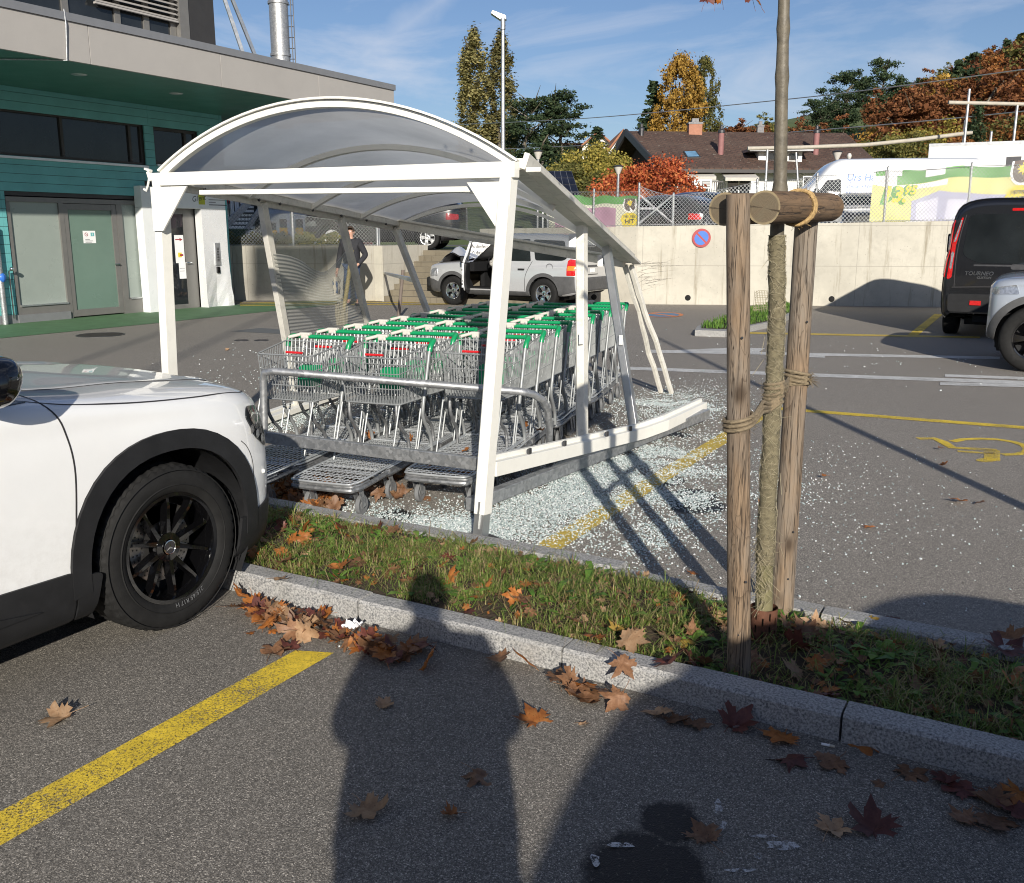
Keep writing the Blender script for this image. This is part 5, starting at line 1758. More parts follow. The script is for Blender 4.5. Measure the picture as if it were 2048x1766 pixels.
# rusty slotted guard round the trunk foot
gp = G(1532, 1316)
gd = thing('trunk_guard', 'rusty slotted steel guard round the foot of the young tree', 'tree guard', (gp.x, gp.y, .0))
gz0, gz1 = -.03, AY(1530, 1219, 3.55).z
def sl(u, v_):
 i, j = int(u * 48), int(v_ * 20)
 return i % 4 in (1,) and ((j + (2 if (i // 4) % 2 else 0)) % 5) in (1, 2, 3) and 1 <= j <= 18
mb = MB(); mb.grid(lambda u, v_: V((TRP[1].x + .054 * math.cos(6.2832 * u), TRP[1].y + .054 * math.sin(6.2832 * u), lerp(gz0, gz1, v_))), 48, 20, skip=sl)
mb.grid(lambda u, v_: V((TRP[1].x + .0515 * math.cos(6.2832 * u), TRP[1].y + .0515 * math.sin(6.2832 * u), lerp(gz0, gz1, v_))), 48, 20, skip=sl)
mb.build('slotted_tube', M['rust'], gd)
# second young tree just outside the frame on the right (throws the long thin shadow)
t2 = thing('young_tree', 'second slim young tree farther right along the planted strip', 'tree', (1.85, 3.72, 0))
mb = MB(); mb.tube([(1.85, 3.72, .05), (1.86, 3.7, 1.5), (1.83, 3.72, 3.2), (1.86, 3.74, 5.0)], [.06, .05, .045, .03], 12); mb.build('trunk', M['bark'], t2)
# ================================================================ fallen maple leaves
GRP = {'road': 'fallen maple leaves on the asphalt of the near bay', 'kerb': 'fallen maple leaves heaped along the near kerb', 'grass': 'fallen maple leaves lying on the grass strip', 'yard': 'fallen maple leaves on the asphalt behind the strip', 'cart': 'fallen maple leaves on the cart decks'}
WHERE = {'road': 'on the near asphalt', 'kerb': 'against the near granite kerb', 'grass': 'on the grass strip', 'yard': 'on the asphalt behind the strip', 'cart': 'on a wire cart deck'}
def leaf(u, v_, z, col, where, sc=1.0, tilt=18, rz=None):
 p = G(u, v_, z) if not isinstance(u, V) else u
 o = shared('maple_leaf', LMS[col][rnd.randint(0, 4)])
 o.location = (p.x, p.y, z + (.0 if where == 'road' else rnd.uniform(0, .02)))
 o.rotation_euler = (R(rnd.gauss(0, tilt)), R(rnd.gauss(0, tilt)), rnd.uniform(0, 6.28) if rz is None else rz)
 o.scale = (sc, sc, sc * rnd.uniform(.8, 1.3))
 tag(o, '%s maple leaf lying %s' % (col, WHERE[where]), 'leaf', GRP[where] if False else '%s %s' % (col, GRP[where]))
for (u, v_, c, s_) in ((120, 1436, 'tan', .95), (550, 1303, 'brown', 1.0), (580, 1298, 'dark red', .7), (768, 1410, 'tan', .55), (958, 1553, 'brown', .85), (732, 1622, 'tan', 1.0), (1070, 1440, 'orange', .95),
      (1165, 1447, 'tan', .3), (1180, 1400, 'brown', .9), (1320, 1425, 'tan', .8), (1355, 1440, 'brown', .8), (1392, 1448, 'brown', .75), (1472, 1448, 'dark red', 1.05), (1562, 1475, 'orange', 1.0), (1585, 1518, 'dark red', 1.05),
      (1665, 1527, 'brown', .9), (1722, 1490, 'orange', .9), (1820, 1548, 'brown', .9), (1745, 1655, 'dark red', 1.1), (1665, 1658, 'tan', .75), (1408, 1672, 'brown', .8), (1930, 1640, 'brown', .7), (1985, 1645, 'brown', 1.0),
      (1925, 1580, 'dark red', .9), (1985, 1600, 'brown', 1.0), (2030, 1625, 'dark red', 1.0), (2040, 1590, 'orange', .9), (1760, 1568, 'brown', .35), (500, 1268, 'orange', .3), (545, 1262, 'orange', .35), (1890, 1560, 'dark red', .7)):
 leaf(u, v_, .004, c, 'road', s_, 7)
leaf(903, 1630, .006, 'orange', 'road', .45, 4)
for k in range(70):                                # heap by the tyre and along the kerb face
 u = rnd.choice([rnd.gauss(560, 38), rnd.gauss(745, 48), rnd.gauss(600, 60)])
 t = (u - 480) / 700
 leaf(u, 1222 + t * 160 + rnd.gauss(0, 9) + (12 if u > 660 else 0), rnd.uniform(.004, .03), rnd.choice(['brown', 'orange', 'brown', 'dark red', 'tan']), 'kerb', rnd.uniform(.55, 1.0), 26)
for (u, v_, c) in ((480, 1196, 'orange'), (505, 1205, 'orange'), (835, 1290, 'brown'), (850, 1297, 'dark red'), (1000, 1318, 'brown'), (1050, 1330, 'orange'), (1120, 1360, 'brown'), (1140, 1372, 'brown'), (1165, 1376, 'orange'), (1150, 1390, 'brown'), (1195, 1385, 'brown'), (1235, 1402, 'brown')):
 leaf(u, v_, .02, c, 'kerb', .85, 24)
for (u, v_, c, s_) in ((610, 1083, 'orange', .8), (570, 1130, 'brown', .7), (643, 1114, 'brown', .7), (680, 1142, 'orange', .75), (750, 1112, 'brown', .6), (790, 1112, 'dark red', .6), (835, 1142, 'dark red', .6), (900, 1160, 'orange', .85), (970, 1176, 'orange', .75), (1030, 1198, 'orange', .7),
      (1190, 1282, 'orange', .8), (1265, 1285, 'tan', 1.0), (1430, 1238, 'yellow', .9), (1445, 1245, 'tan', .8), (1365, 1285, 'yellow', .75), (1340, 1325, 'dark red', .9), (1380, 1330, 'dark red', .9), (1410, 1328, 'brown', .8), (1580, 1260, 'brown', 1.1), (1610, 1275, 'brown', .9), (1630, 1262, 'tan', .8),
      (1590, 1300, 'dark red', 1.2), (1690, 1245, 'brown', .6), (1785, 1302, 'orange', .9), (1740, 1245, 'yellow', .5), (1530, 1395, 'brown', .9), (1590, 1350, 'tan', .8), (1620, 1412, 'brown', .7), (1650, 1400, 'dark red', .8), (2010, 1305, 'dark red', 1.25), (2020, 1280, 'brown', .9), (2040, 1350, 'orange', .9), (2030, 1385, 'orange', 1.0), (1500, 1330, 'brown', .9),
      (505, 1105, 'orange', .8), (530, 1085, 'brown', .8), (1720, 1310, 'brown', .6), (1850, 1360, 'brown', .8), (1945, 1372, 'brown', .8), (560, 1160, 'tan', .6), (1150, 1250, 'brown', .7), (1060, 1230, 'brown', .5), (940, 1225, 'dark red', .5), (1245, 1330, 'brown', .8), (720, 1090, 'brown', .6), (1235, 1265, 'yellow', .6)):
 leaf(u, v_, .115 if u < 1350 else .05, c, 'grass', s_, 26)
for k in range(120):
 a, b = rnd.uniform(-4.3, .3), rnd.uniform(3.2, 3.9)
 leaf(V((a, b, 0)), 0, soil_z(a, b) + .012, rnd.choice(['orange', 'brown', 'brown', 'dark red', 'tan', 'brown']), 'grass', rnd.uniform(.3, .75), 32)
for (u, v_, c, s_) in ((1520, 1006, 'orange', .3), (1918, 1005, 'orange', .8), (1740, 1055, 'orange', .5), (1385, 1148, 'orange', .45), (1960, 1010, 'brown', .5), (1885, 935, 'orange', .5), (1880, 900, 'brown', .4), (1648, 957, 'orange', .4), (780, 985, 'brown', .8), (905, 1090, 'brown', .3), (1780, 1250, 'dark red', .9), (1810, 1258, 'brown', .6), (455, 700, 'tan', .6)):
 leaf(u, v_, .004, c, 'yard', s_, 10)
for (u, v_, c, z) in ((740, 872, 'orange', .26), (822, 882, 'orange', .25), (932, 905, 'orange', .25), (1047, 855, 'orange', .28), (1080, 865, 'brown', .26), (705, 900, 'orange', .25), (727, 902, 'orange', .25), (525, 888, 'orange', .25)):
 leaf(u, v_, z, c, 'cart', .55, 25)
# deep drift of leaves under the front of the carts
lt = MB()
for k in range(420):
 q = rnd.random()
 if q < .55: p = G(rnd.gauss(600, 38), rnd.gauss(1005, 16))
 elif q < .85: p = G(rnd.gauss(700, 60), rnd.gauss(965, 18))
 else: p = G(rnd.uniform(800, 950), rnd.gauss(945, 10))
 me = LMS[rnd.choice(['orange', 'brown', 'brown', 'tan'])][rnd.randint(0, 4)]
 Mx = Matrix.Translation((p.x, p.y, rnd.uniform(.0, .06))) @ Matrix.Rotation(rnd.uniform(0, 6.28), 4, 'Z') @ Matrix.Rotation(R(rnd.gauss(0, 32)), 4, 'X') @ Matrix.Rotation(R(rnd.gauss(0, 32)), 4, 'Y') @ Matrix.Scale(rnd.uniform(.45, .95), 4)
 mi = {'orange_leaf': 0, 'brown_leaf': 1, 'tan_leaf': 2}[me.materials[0].name]
 lt.add([Mx @ v_.co for v_ in me.vertices], [list(f.vertices) for f in me.polygons], mi, True)
for k in range(950):
 a, b = rnd.uniform(-4.5, .5), rnd.uniform(KB1, 3.92)
 me = LMS[rnd.choice(['orange', 'brown', 'brown', 'brown', 'tan'])][rnd.randint(0, 4)]
 Mx = Matrix.Translation((a, b, soil_z(a, b) + rnd.uniform(.004, .03))) @ Matrix.Rotation(rnd.uniform(0, 6.28), 4, 'Z') @ Matrix.Rotation(R(rnd.gauss(0, 35)), 4, 'X') @ Matrix.Scale(rnd.uniform(.12, .34), 4)
 lt.add([Mx @ v_.co for v_ in me.vertices], [list(f.vertices) for f in me.polygons], {'orange_leaf': 0, 'brown_leaf': 1, 'tan_leaf': 2}[me.materials[0].name], True)
tag(struct(lt.build('leaf_litter', [LM['orange'], LM['brown'], LM['tan']]), 'stuff'), 'small dry leaf scraps and drifts under the carts and over the strip', 'leaves')
# litter: crumpled tissue and cigarette end
tp_ = G(705, 1262, .04)
mb = MB(); mb.grid(lambda u, v_: tp_ + V(((u - .5) * .07, (v_ - .5) * .06, .035 * noise.noise(V((u * 4, v_ * 4, 1))) + .03)), 10, 10); tag(mb.build('paper_tissue', M['paper']), 'crumpled white paper tissue lying among the kerb leaves', 'tissue')
cg = G(1655, 1494)
ct = thing('cigarette_end', 'cigarette end lying on the asphalt below the near kerb', 'cigarette', (cg.x, cg.y, 0))
mb = MB(); mb.tube([cg + V((-.02, 0, .006)), cg + V((.006, .002, .006))], .0045, 8); mb.build('paper_tube', M['paper'], ct)
mb = MB(); mb.tube([cg + V((.0065, .002, .006)), cg + V((.022, .003, .006))], .0046, 8); mb.build('filter', M['cloth'], ct)
# ================================================================ vehicles
# car axes: X to the car's right, Y forward, Z up; origin on the ground below the front axle
def cr1(P, t):
 """Catmull-Rom through equally spaced values, t in 0..len-1"""
 i = min(int(t), len(P) - 2)
 f = t - i
 a, b, c, d = P[max(0, i - 1)], P[i], P[i + 1], P[min(len(P) - 1, i + 2)]
 return [.5 * (2 * b[k] + (c[k] - a[k]) * f + (2 * a[k] - 5 * b[k] + 4 * c[k] - d[k]) * f * f + (3 * b[k] - a[k] - 3 * c[k] + d[k]) * f ** 3) for k in range(len(b))]
class Skin:
 def __init__(s, st, nf=7, ns=6):
  """st: list of (y, [(w,z)...from rocker to roof centre])"""
  s.st = st
  K = len(st[0][1])
  full = []
  for y, pr in st:
   full.append([(w_, y, z) for w_, z in pr] + [(-w_, y, z) for w_, z in reversed(pr[:-1])])
  nfull = 2 * K - 1
  NF, NS = (len(st) - 1) * nf, (nfull - 1) * ns
  s.grid = []
  for j in range(NF + 1):
   sec = [cr1([full[q][k] for q in range(len(full))], j / nf) for k in range(nfull)]
   s.grid.append([V(cr1(sec, i / ns)) for i in range(NS + 1)])
  s.NF, s.NS, s.nf, s.ns = NF, NS, nf, ns
  vs = [p for r in s.grid for p in r]
  fs = []
  for j in range(NF):
   for i in range(NS):
    a = j * (NS + 1) + i
    fs.append((a, a + 1, a + NS + 2, a + NS + 1))
  s.vs, s.fs = vs, fs
  s.caps = []
  bv, bf = list(vs), list(fs)
  for row in (s.grid[0], s.grid[-1]):
   o = len(bv); bv += row + [sum(row, V()) / len(row)]
   cf = [(o + i, o + (i + 1) % len(row), o + len(row)) for i in range(len(row))]
   bf += cf; s.caps.append((bv[o:], [(a - o, b - o, c - o) for a, b, c in cf]))
  s.bvh = BVHTree.FromPolygons(bv, bf)
 def body(s, mb, hole=None, m=0):
  vs = s.vs
  fs = [f for f in s.fs if not (hole and hole(sum((vs[i] for i in f), V()) / 4))]
  mb.add(vs, fs, m, True)
  for k, (cv, cf) in enumerate(s.caps):
   mb.add(cv, [f[::-1] for f in cf] if k else cf, m, False)
 def hit(s, axis, a, b):
  o, d = {'R': (V((4, a, b)), V((-1, 0, 0))), 'L': (V((-4, a, b)), V((1, 0, 0))), 'F': (V((a, 9, b)), V((0, -1, 0))),
    'B': (V((a, -12, b)), V((0, 1, 0))), 'T': (V((a, b, 5)), V((0, 0, -1)))}[axis]
  h = s.bvh.ray_cast(o, d)
  if h[0] is None:
   h = s.bvh.find_nearest(o + d * 4)
   n_ = h[1]
   return h[0], n_ if n_.dot(-d) > 0 else -n_
  n_ = h[1]
  return h[0], n_ if n_.dot(-d) > 0 else -n_
 def patch(s, mb, axis, poly, off=.004, res=.05, m=0, thick=True):
  pts = [V((p[0], p[1])) for p in poly]
  dn = []
  for i in range(len(pts)):
   a, b = pts[i], pts[(i + 1) % len(pts)]
   k = max(1, int((b - a).length / res))
   dn += [a.lerp(b, q / k) for q in range(k)]
  n_ = len(dn)
  x0, x1 = min(p.x for p in dn), max(p.x for p in dn)
  y0, y1 = min(p.y for p in dn), max(p.y for p in dn)
  ins = []
  x = x0 + res * .5
  while x < x1:
   y = y0 + res * .5
   while y < y1:
    c = False
    for i in range(n_):
     q, r = dn[i], dn[i - 1]
     if (q.y > y) != (r.y > y) and x < (r.x - q.x) * (y - q.y) / (r.y - q.y) + q.x: c = not c
    if c and min((V((x, y)) - q).length for q in dn) > res * .3: ins.append(V((x, y)))
    y += res
   x += res
  ov, oe, of, og, *_ = delaunay_2d_cdt(dn + ins, [(i, (i + 1) % n_) for i in range(n_)], [], 1, 1e-5)
  mp_ = {q: k for k, l in enumerate(og) for q in l}
  bi = [mp_[i] for i in range(n_)]
  P3, N3 = [], []
  for p in ov:
   h, nn = s.hit(axis, p.x, p.y)
   P3.append(h + nn * off); N3.append(nn)
  fs = []
  for f in of:
   f = list(f)
   nf_ = (P3[f[1]] - P3[f[0]]).cross(P3[f[2]] - P3[f[0]])
   if nf_.dot(N3[f[0]]) < 0: f = f[::-1]
   fs.append(f)
  mb.add(P3, fs, m, True)
  if thick and off > .003:
   base = [P3[i] - N3[i] * (off + .004) for i in bi]
   mb.add([P3[i] for i in bi] + base, [(i, (i + 1) % n_, n_ + (i + 1) % n_, n_ + i) for i in range(n_)], m, False)
 def seam(s, mb, axis, line, wd=.006, off=.0015, m=0, n=6):
  P = catmull([V((p[0], p[1], 0)) for p in line], n) if len(line) > 2 else [vl(V((line[0][0], line[0][1], 0)), V((line[1][0], line[1][1], 0)), k / 12) for k in range(13)]
  L, Rr = [], []
  for i, p in enumerate(P):
   t = (P[min(i + 1, len(P) - 1)] - P[max(0, i - 1)]).normalized()
   nn = V((-t.y, t.x, 0)) * wd / 2
   for q, dst in ((p + nn, L), (p - nn, Rr)):
    h, n3 = s.hit(axis, q.x, q.y)
    dst.append(h + n3 * off)
  k = len(L)
  mb.add(L + Rr, [(i, i + 1, k + i + 1, k + i) for i in range(k - 1)], m)
def arch_poly(cy, cz, r0, r1, a0=-12, a1=192, flat=2.0):
 n_ = 26
 A = [R(lerp(a0, a1, k / n_)) for k in range(n_ + 1)]
 def pt(r, a):
  e = flat
  c, s_ = math.cos(a), math.sin(a)
  k = (abs(c) ** e + abs(s_) ** e) ** (-1 / e)
  return (cy + r * k * c, cz + r * k * s_)
 return [pt(r1, a) for a in A] + [pt(r0, a) for a in reversed(A)]
def wheel(parent, c, r, wd, rim_r, style, tread=False, rim_mat='black', side=1, disc=False, tyre_detail=''):
 """axle along X; side=+1 shows its face to +X"""
 Mx = Matrix.Translation(c) @ Matrix.Rotation(R(90) * side, 4, 'Y')
 mb = MB()
 h = wd / 2
 prof = [(rim_r - .012, -h * .7), (rim_r, -h * .86), (rim_r + .02, -h * .96), ((r + rim_r) / 2, -h * 1.0), (r - .03, -h * .93), (r - .010, -h * .82), (r, -h * .62), (r + .002, 0), (r, h * .62), (r - .010, h * .82), (r - .03, h * .93), ((r + rim_r) / 2, h * 1.0), (rim_r + .02, h * .96), (rim_r, h * .86), (rim_r - .012, h * .7)]
 if tread:
  n_ = 150
  P = []
  for q, (rr, z) in enumerate(prof):
   P.append((rr, z))
   if 5 <= q <= 8:
    z2 = prof[q + 1][1]; r2 = prof[q + 1][0]
    for t in (.25, .4, .45, .75): P.append((lerp(rr, r2, t) - (.006 if t in (.40, .45) else 0), lerp(z, z2, t)))
  vs, fs = [], []
  for i, (rr, z) in enumerate(P):
   for k in range(n_):
    a = 6.28318 * (k + .6 * math.sin(z * 30)) / n_
    dr_ = 0
    if rr > r - .02 and k % 3 == 0 and abs(z) > h * .2: dr_ = -.007
    elif rr > r - .005 and k % 5 == 0: dr_ = -.005
    vs.append(Mx @ V(((rr + dr_) * math.cos(a), (rr + dr_) * math.sin(a), z)))
  for i in range(len(P) - 1):
   for k in range(n_):
    k2 = (k + 1) % n_
    fs.append((i * n_ + k, i * n_ + k2, (i + 1) * n_ + k2, (i + 1) * n_ + k))
  mb.add(vs, fs, 0, True)
  for rr in ((r + rim_r) / 2 + .035, rim_r + .03):
   mb.lathe([(rr, h * .985), (rr + .002, h * 1.012), (rr + .006, h * .985)], 64, Mx)
 else:
  mb.lathe(prof, 40, Mx)
  for k in range(36):
   a = 6.28318 * k / 36
   mb.box(Mx @ V((r * math.cos(a), r * math.sin(a), 0)), (.012, .012, .012)) if False else None
 if tyre_detail:
  for txt, ac, rr, sz in tyre_detail:
   def fn(x, y, ac=ac, rr=rr):
    a = ac - x / (rr + y)
    return Mx @ V(((rr + y) * math.cos(a), (rr + y) * math.sin(a), h * 1.006))
   put_text(mb, txt, sz, (0, 0, 0), (1, 0, 0), (0, 1, 0), 1, fn=fn)
 wo = mb.build('wheel', [M['rubber'], M['greytyre']], parent, world=False)
 mb = MB()
 R_ = rim_r
 mb.lathe([(R_ - .006, -h * .8), (R_ - .02, -h * .3), (R_ - .022, h * .5), (R_ - .014, h * .72), (R_ + .002, h * .80), (R_ - .002, h * .87), (R_ - .018, h * .84), (R_ - .026, h * .66), (R_ - .03, h * .5)], 48, Mx)
 mb.lathe([(.0, h * .34), (.045, h * .36), (.062, h * .52), (.062, h * .58), (.034, h * .60)], 24, Mx)
 n_ = {'ten': 5, 'five': 5, 'six': 6}[style]
 for k in range(n_):
  a0 = 6.28318 * k / n_ + (math.pi / 2 if style != 'six' else 0)
  offs = (-.17, .17) if style == 'ten' else (0,)
  for da in offs:
   w0, w1 = (.012, .008) if style == 'ten' else (.034, .058)
   ai = a0 + da * .75
   ao = a0 + da * 1.85 if style == 'ten' else a0
   p, q = V((math.cos(ai) * .045, math.sin(ai) * .045, 0)), V((math.cos(ao) * (R_ - .02), math.sin(ao) * (R_ - .02), 0))
   t = (q - p).normalized(); s_ = V((-t.y, t.x, 0))
   vs = []
   for f, ww, zt, zb in ((0, w0 * 1.2, h * .55, h * .25), (.35, w0, h * .62, h * .3), (.8, w1, h * .74, h * .42), (1., w1 * 1.2, h * .70, h * .4)):
    c_ = vl(p, q, f)
    vs += [c_ - s_ * ww * 1.25 + V((0, 0, zb)), c_ - s_ * ww * .75 + V((0, 0, zt)), c_ + s_ * ww * .75 + V((0, 0, zt)), c_ + s_ * ww * 1.25 + V((0, 0, zb))]
   fs = [(i * 4 + j, i * 4 + j + 1, i * 4 + 5 + j, i * 4 + 4 + j) for i in range(3) for j in range(3)] + [(i * 4 + 3, i * 4, i * 4 + 4, i * 4 + 7) for i in range(3)]
   mb.add([Mx @ v_ for v_ in vs], fs, 0, False)
 for k in range(5):
  a = 6.28318 * (k + .5) / 5 + math.pi / 2
  mb.lathe([(0, h * .5), (.009, h * .5), (.009, h * .36)], 6, Mx @ Matrix.Translation((.053 * math.cos(a), .053 * math.sin(a), -.0)), 1)
 mb.lathe([(0, -h * .5), (R_ - .012, -h * .5)], 32, Mx, 2)
 ri = mb.build('rim', [M[rim_mat], M['darkmetal'], M['plastic']], wo, world=False)
 if disc:
  mb = MB(); mb.lathe([(.06, h * .12), (.155, h * .12), (.158, h * .05), (.155, -h * .02), (.06, -h * .02)], 48, Mx)
  for k in range(32):
   for rr in (.095, .12, .14):
    a = 6.28318 * k / 32 + rr * 9
    mb.lathe([(0, h * .125), (.0045, h * .125)], 6, Mx @ Matrix.Translation((rr * math.cos(a), rr * math.sin(a), 0)), 1)
  mb.build('brake_disc', [M['disc'], M['ink']], wo, world=False)
  mb = MB()
  for k in range(10):
   a = R(150 + k * 6); mb.box(Mx @ V((.145 * math.cos(a), .145 * math.sin(a), h * .1)), (.075, .04, .04), 0, 0, Mx.to_3x3() @ Matrix.Rotation(a, 3, 'Z') @ Matrix.Rotation(R(0), 3, 'X'))
  mb.build('brake_caliper', M['disc'], wo, world=False)
 return wo, ri, Mx
def wheelhouse(mb, sk, cy, cz, r, side, half, m=0):
 """lip round the cut arch and dark tub behind it"""
 n_ = 26
 A = [R(lerp(-25, 205, k / n_)) for k in range(n_ + 1)]
 out_, inn = [], []
 for a in A:
  y, z = cy + r * math.cos(a), cz + r * math.sin(a)
  h, nn = sk.hit('R' if side > 0 else 'L', y, max(z, .22))
  out_.append(V((h.x - side * .004, y, z)))
  inn.append(V((side * (half - .36), y, z)))
 k = len(A)
 mb.add(out_ + inn, [(i, i + 1, k + i + 1, k + i) for i in range(k - 1)], m, True)
 mb.add(inn, [list(range(k))], m, False)
def basic_car(root, sk, paint, wheels, half, hole_extra=None, arch_r=.40, trim=None, wheel_r=.34, rim_r=.22, style='five', rim_mat='alu', wd=.22, both=True, cut_floor=True):
 def hole(c):
  if hole_extra and hole_extra(c): return True
  for cy, cz in wheels:
   if abs(c.x) > half * .55 and (c.y - cy) ** 2 + (c.z - cz) ** 2 < (arch_r + .035) ** 2: return True
  return False
 mb = MB(); sk.body(mb, hole); body = mb.build('body', M[paint], root, world=False)
 mb = MB()
 for cy, cz in wheels:
  for sd_ in (1, -1): wheelhouse(mb, sk, cy, cz, arch_r, sd_, half)
 zs = .24
 mb.bb(-half * .55, half * .55, wheels[1][0] - .5, wheels[0][0] + .45, zs, zs + .1)
 mb.build('wheel_house', M['plastic'], root, world=False)
 if trim:
  for cy, cz in wheels:
   for ax_ in ('R', 'L'):
    mb = MB(); sk.patch(mb, ax_, arch_poly(cy, cz, arch_r * .975, arch_r + .075), .012, .04); mb.build('arch_trim', M[trim], root, world=False)
 return body
def rounded(poly, r=.03, n=4):
 out = []
 k = len(poly)
 for i in range(k):
  p = V((poly[i][0], poly[i][1], 0)); a = V((poly[i - 1][0], poly[i - 1][1], 0)); b = V((poly[(i + 1) % k][0], poly[(i + 1) % k][1], 0))
  ra = min(r, (a - p).length * .4); rb = min(r, (b - p).length * .4)
  q0, q1 = p + (a - p).normalized() * ra, p + (b - p).normalized() * rb
  for j in range(n + 1):
   t = j / n
   c = q0 * (1 - t) ** 2 + p * 2 * t * (1 - t) + q1 * t * t
   out.append((c.x, c.y))
 return out
# ---------------------------------------------------------------- white SUV in the foreground
def white_suv():
 root = thing('parked_car', 'white SUV with black wheel arch cladding and black alloy wheel in the left foreground', 'car', (-4.0, 2.60, 0), 0)
 st = [
  (.90, [(.40, .30), (.44, .34), (.47, .46), (.48, .60), (.46, .74), (.40, .83), (.2, .86), (0, .87)]),
  (.845, [(.60, .26), (.66, .31), (.69, .46), (.70, .61), (.68, .77), (.60, .875), (.35, .91), (0, .92)]),
  (.74, [(.75, .22), (.80, .28), (.825, .47), (.83, .63), (.80, .80), (.72, .91), (.42, .945), (0, .96)]),
  (.58, [(.82, .20), (.865, .26), (.885, .47), (.89, .65), (.87, .835), (.79, .945), (.45, .985), (0, 1.0)]),
  (.36, [(.85, .20), (.895, .26), (.908, .47), (.912, .67), (.898, .86), (.825, .97), (.48, 1.005), (0, 1.02)]),
  (.0, [(.85, .20), (.898, .26), (.912, .47), (.917, .68), (.905, .89), (.845, .995), (.50, 1.04), (0, 1.05)]),
  (-.36, [(.85, .20), (.898, .26), (.912, .47), (.917, .69), (.905, .91), (.855, 1.03), (.52, 1.065), (0, 1.075)]),
  (-.72, [(.85, .20), (.898, .26), (.910, .47), (.917, .70), (.907, .92), (.862, 1.06), (.58, 1.13), (0, 1.15)]),
  (-1.1, [(.85, .20), (.898, .26), (.908, .47), (.917, .70), (.907, .93), (.865, 1.07), (.70, 1.33), (0, 1.40)]),
  (-1.6, [(.85, .20), (.898, .26), (.908, .47), (.917, .70), (.907, .93), (.865, 1.07), (.665, 1.60), (0, 1.655)]),
  (-2.4, [(.85, .20), (.898, .26), (.908, .47), (.917, .70), (.907, .94), (.865, 1.08), (.665, 1.63), (0, 1.69)]),
  (-3.1, [(.85, .20), (.898, .26), (.908, .47), (.912, .70), (.900, .95), (.855, 1.09), (.66, 1.60), (0, 1.66)]),
  (-3.55, [(.78, .24), (.83, .30), (.86, .5), (.865, .72), (.85, .95), (.80, 1.09), (.63, 1.50), (0, 1.56)]),
  (-3.78, [(.60, .35), (.64, .40), (.68, .55), (.69, .75), (.67, .95), (.62, 1.07), (.5, 1.35), (0, 1.40)])]
 st = [(y if y < .1 else .1 + (y - .1) * .83, pr) for y, pr in st]
 sk = Skin(st, 9, 7)
 _p, _s = sk.patch, sk.seam
 q_ = lambda pl, ax_: [((x if x < .1 else .1 + (x - .1) * .83), z) for x, z in pl] if ax_ in 'RL' else [(x, (z if z < .1 else .1 + (z - .1) * .83)) for x, z in pl] if ax_ == 'T' else pl
 sk.patch = lambda mb, ax_, pl, *k, **kw: _p(mb, ax_, pl if len(pl) > 50 else q_(pl, ax_), *k, **kw)
 sk.seam = lambda mb, ax_, pl, *k, **kw: _s(mb, ax_, q_(pl, ax_), *k, **kw)
 W = [(0, .355), (-2.83, .355)]
 AR = .425
 basic_car(root, sk, 'paint_white', W, .915, arch_r=AR)
 for axs in ('R', 'L'):
  for q in (0, -2.83): mb = MB(); sk.patch(mb, axs, arch_poly(q, .365, AR - .012, AR + .068, -8, 188, 2.25), .014, .03); mb.build('arch_cladding', M['cladding'], root, world=False)
  mb = MB()
  sk.patch(mb, axs, rounded([(-.40, .20), (-.36, .37), (-.47, .385), (-.475, .205)], .02), .011, .03)
  sk.patch(mb, axs, rounded([(-.485, .205), (-.482, .405), (-1.3, .43), (-2.34, .43), (-2.34, .205)], .02), .011, .05)
  mb.build('sill_cladding', M['cladding'], root, world=False)
  mb = MB(); sk.patch(mb, axs, rounded([(-.62, .30), (-.9, .345), (-1.8, .335), (-1.8, .305), (-1.0, .295)], .012), .018, .04); mb.build('sill_trim', M['plastic'], root, world=False)
  mb = MB()
  sk.patch(mb, axs, [(-.55, 1.055), (-.70, 1.105), (-.98, 1.135), (-1.0, 1.06)], .004, .03)
  sk.patch(mb, axs, rounded([(-1.02, 1.09), (-1.30, 1.39), (-1.62, 1.555), (-2.2, 1.585), (-2.2, 1.10)], .02), .004, .05)
  sk.patch(mb, axs, rounded([(-2.25, 1.10), (-2.25, 1.585), (-3.05, 1.54), (-3.3, 1.15)], .02), .004, .05)
  mb.build('side_window', M['carglass'], root, world=False)
  s_ = 1 if axs == 'R' else -1
  for ln in ([(-.53, 1.10), (-.50, 1.04), (-.455, .95), (-.435, .80), (-.452, .60), (-.468, .42), (-.478, .22)], [(-2.22, 1.08), (-2.22, .25)]): mb = MB(); sk.seam(mb, axs, ln, .007, .0016); mb.build('door_seam', M['ink'], root, world=False)
  mb = MB()
  c = V((s_ * 1.0, -.78, 1.17))
  def mfn(u, v_):
   a, b = 6.2832 * u, math.pi * (v_ - .5)
   p = V((math.copysign(abs(math.cos(a)) ** .7, math.cos(a)) * .115 * math.cos(b) ** .6, math.copysign(abs(math.sin(a)) ** .7, math.sin(a)) * .085 * math.cos(b) ** .6, .085 * math.sin(b)))
   p.y += .02 * p.z / .085
   return c + p
  mb.grid(mfn, 24, 14)
  mb.bar(V((s_ * .86, -.80, 1.075)), c + V((-s_ * .05, 0, -.06)), .06, .04)
  mb.build('wing_mirror', M['black'], root, world=False)
 # bonnet shut line, on both sides and across the nose
 mb = MB()
 for s_ in (1, -1):
  sk.seam(mb, 'T', [(s_ * .80, -.62), (s_ * .862, -.45), (s_ * .878, -.2), (s_ * .87, .1), (s_ * .852, .35), (s_ * .80, .60), (s_ * .70, .735)], .006, .0016)
 sk.seam(mb, 'T', [(-.70, .735), (-.4, .79), (0, .81), (.4, .79), (.70, .735)], .006, .0016)
 mb.build('bonnet_seam', M['ink'], root, world=False)
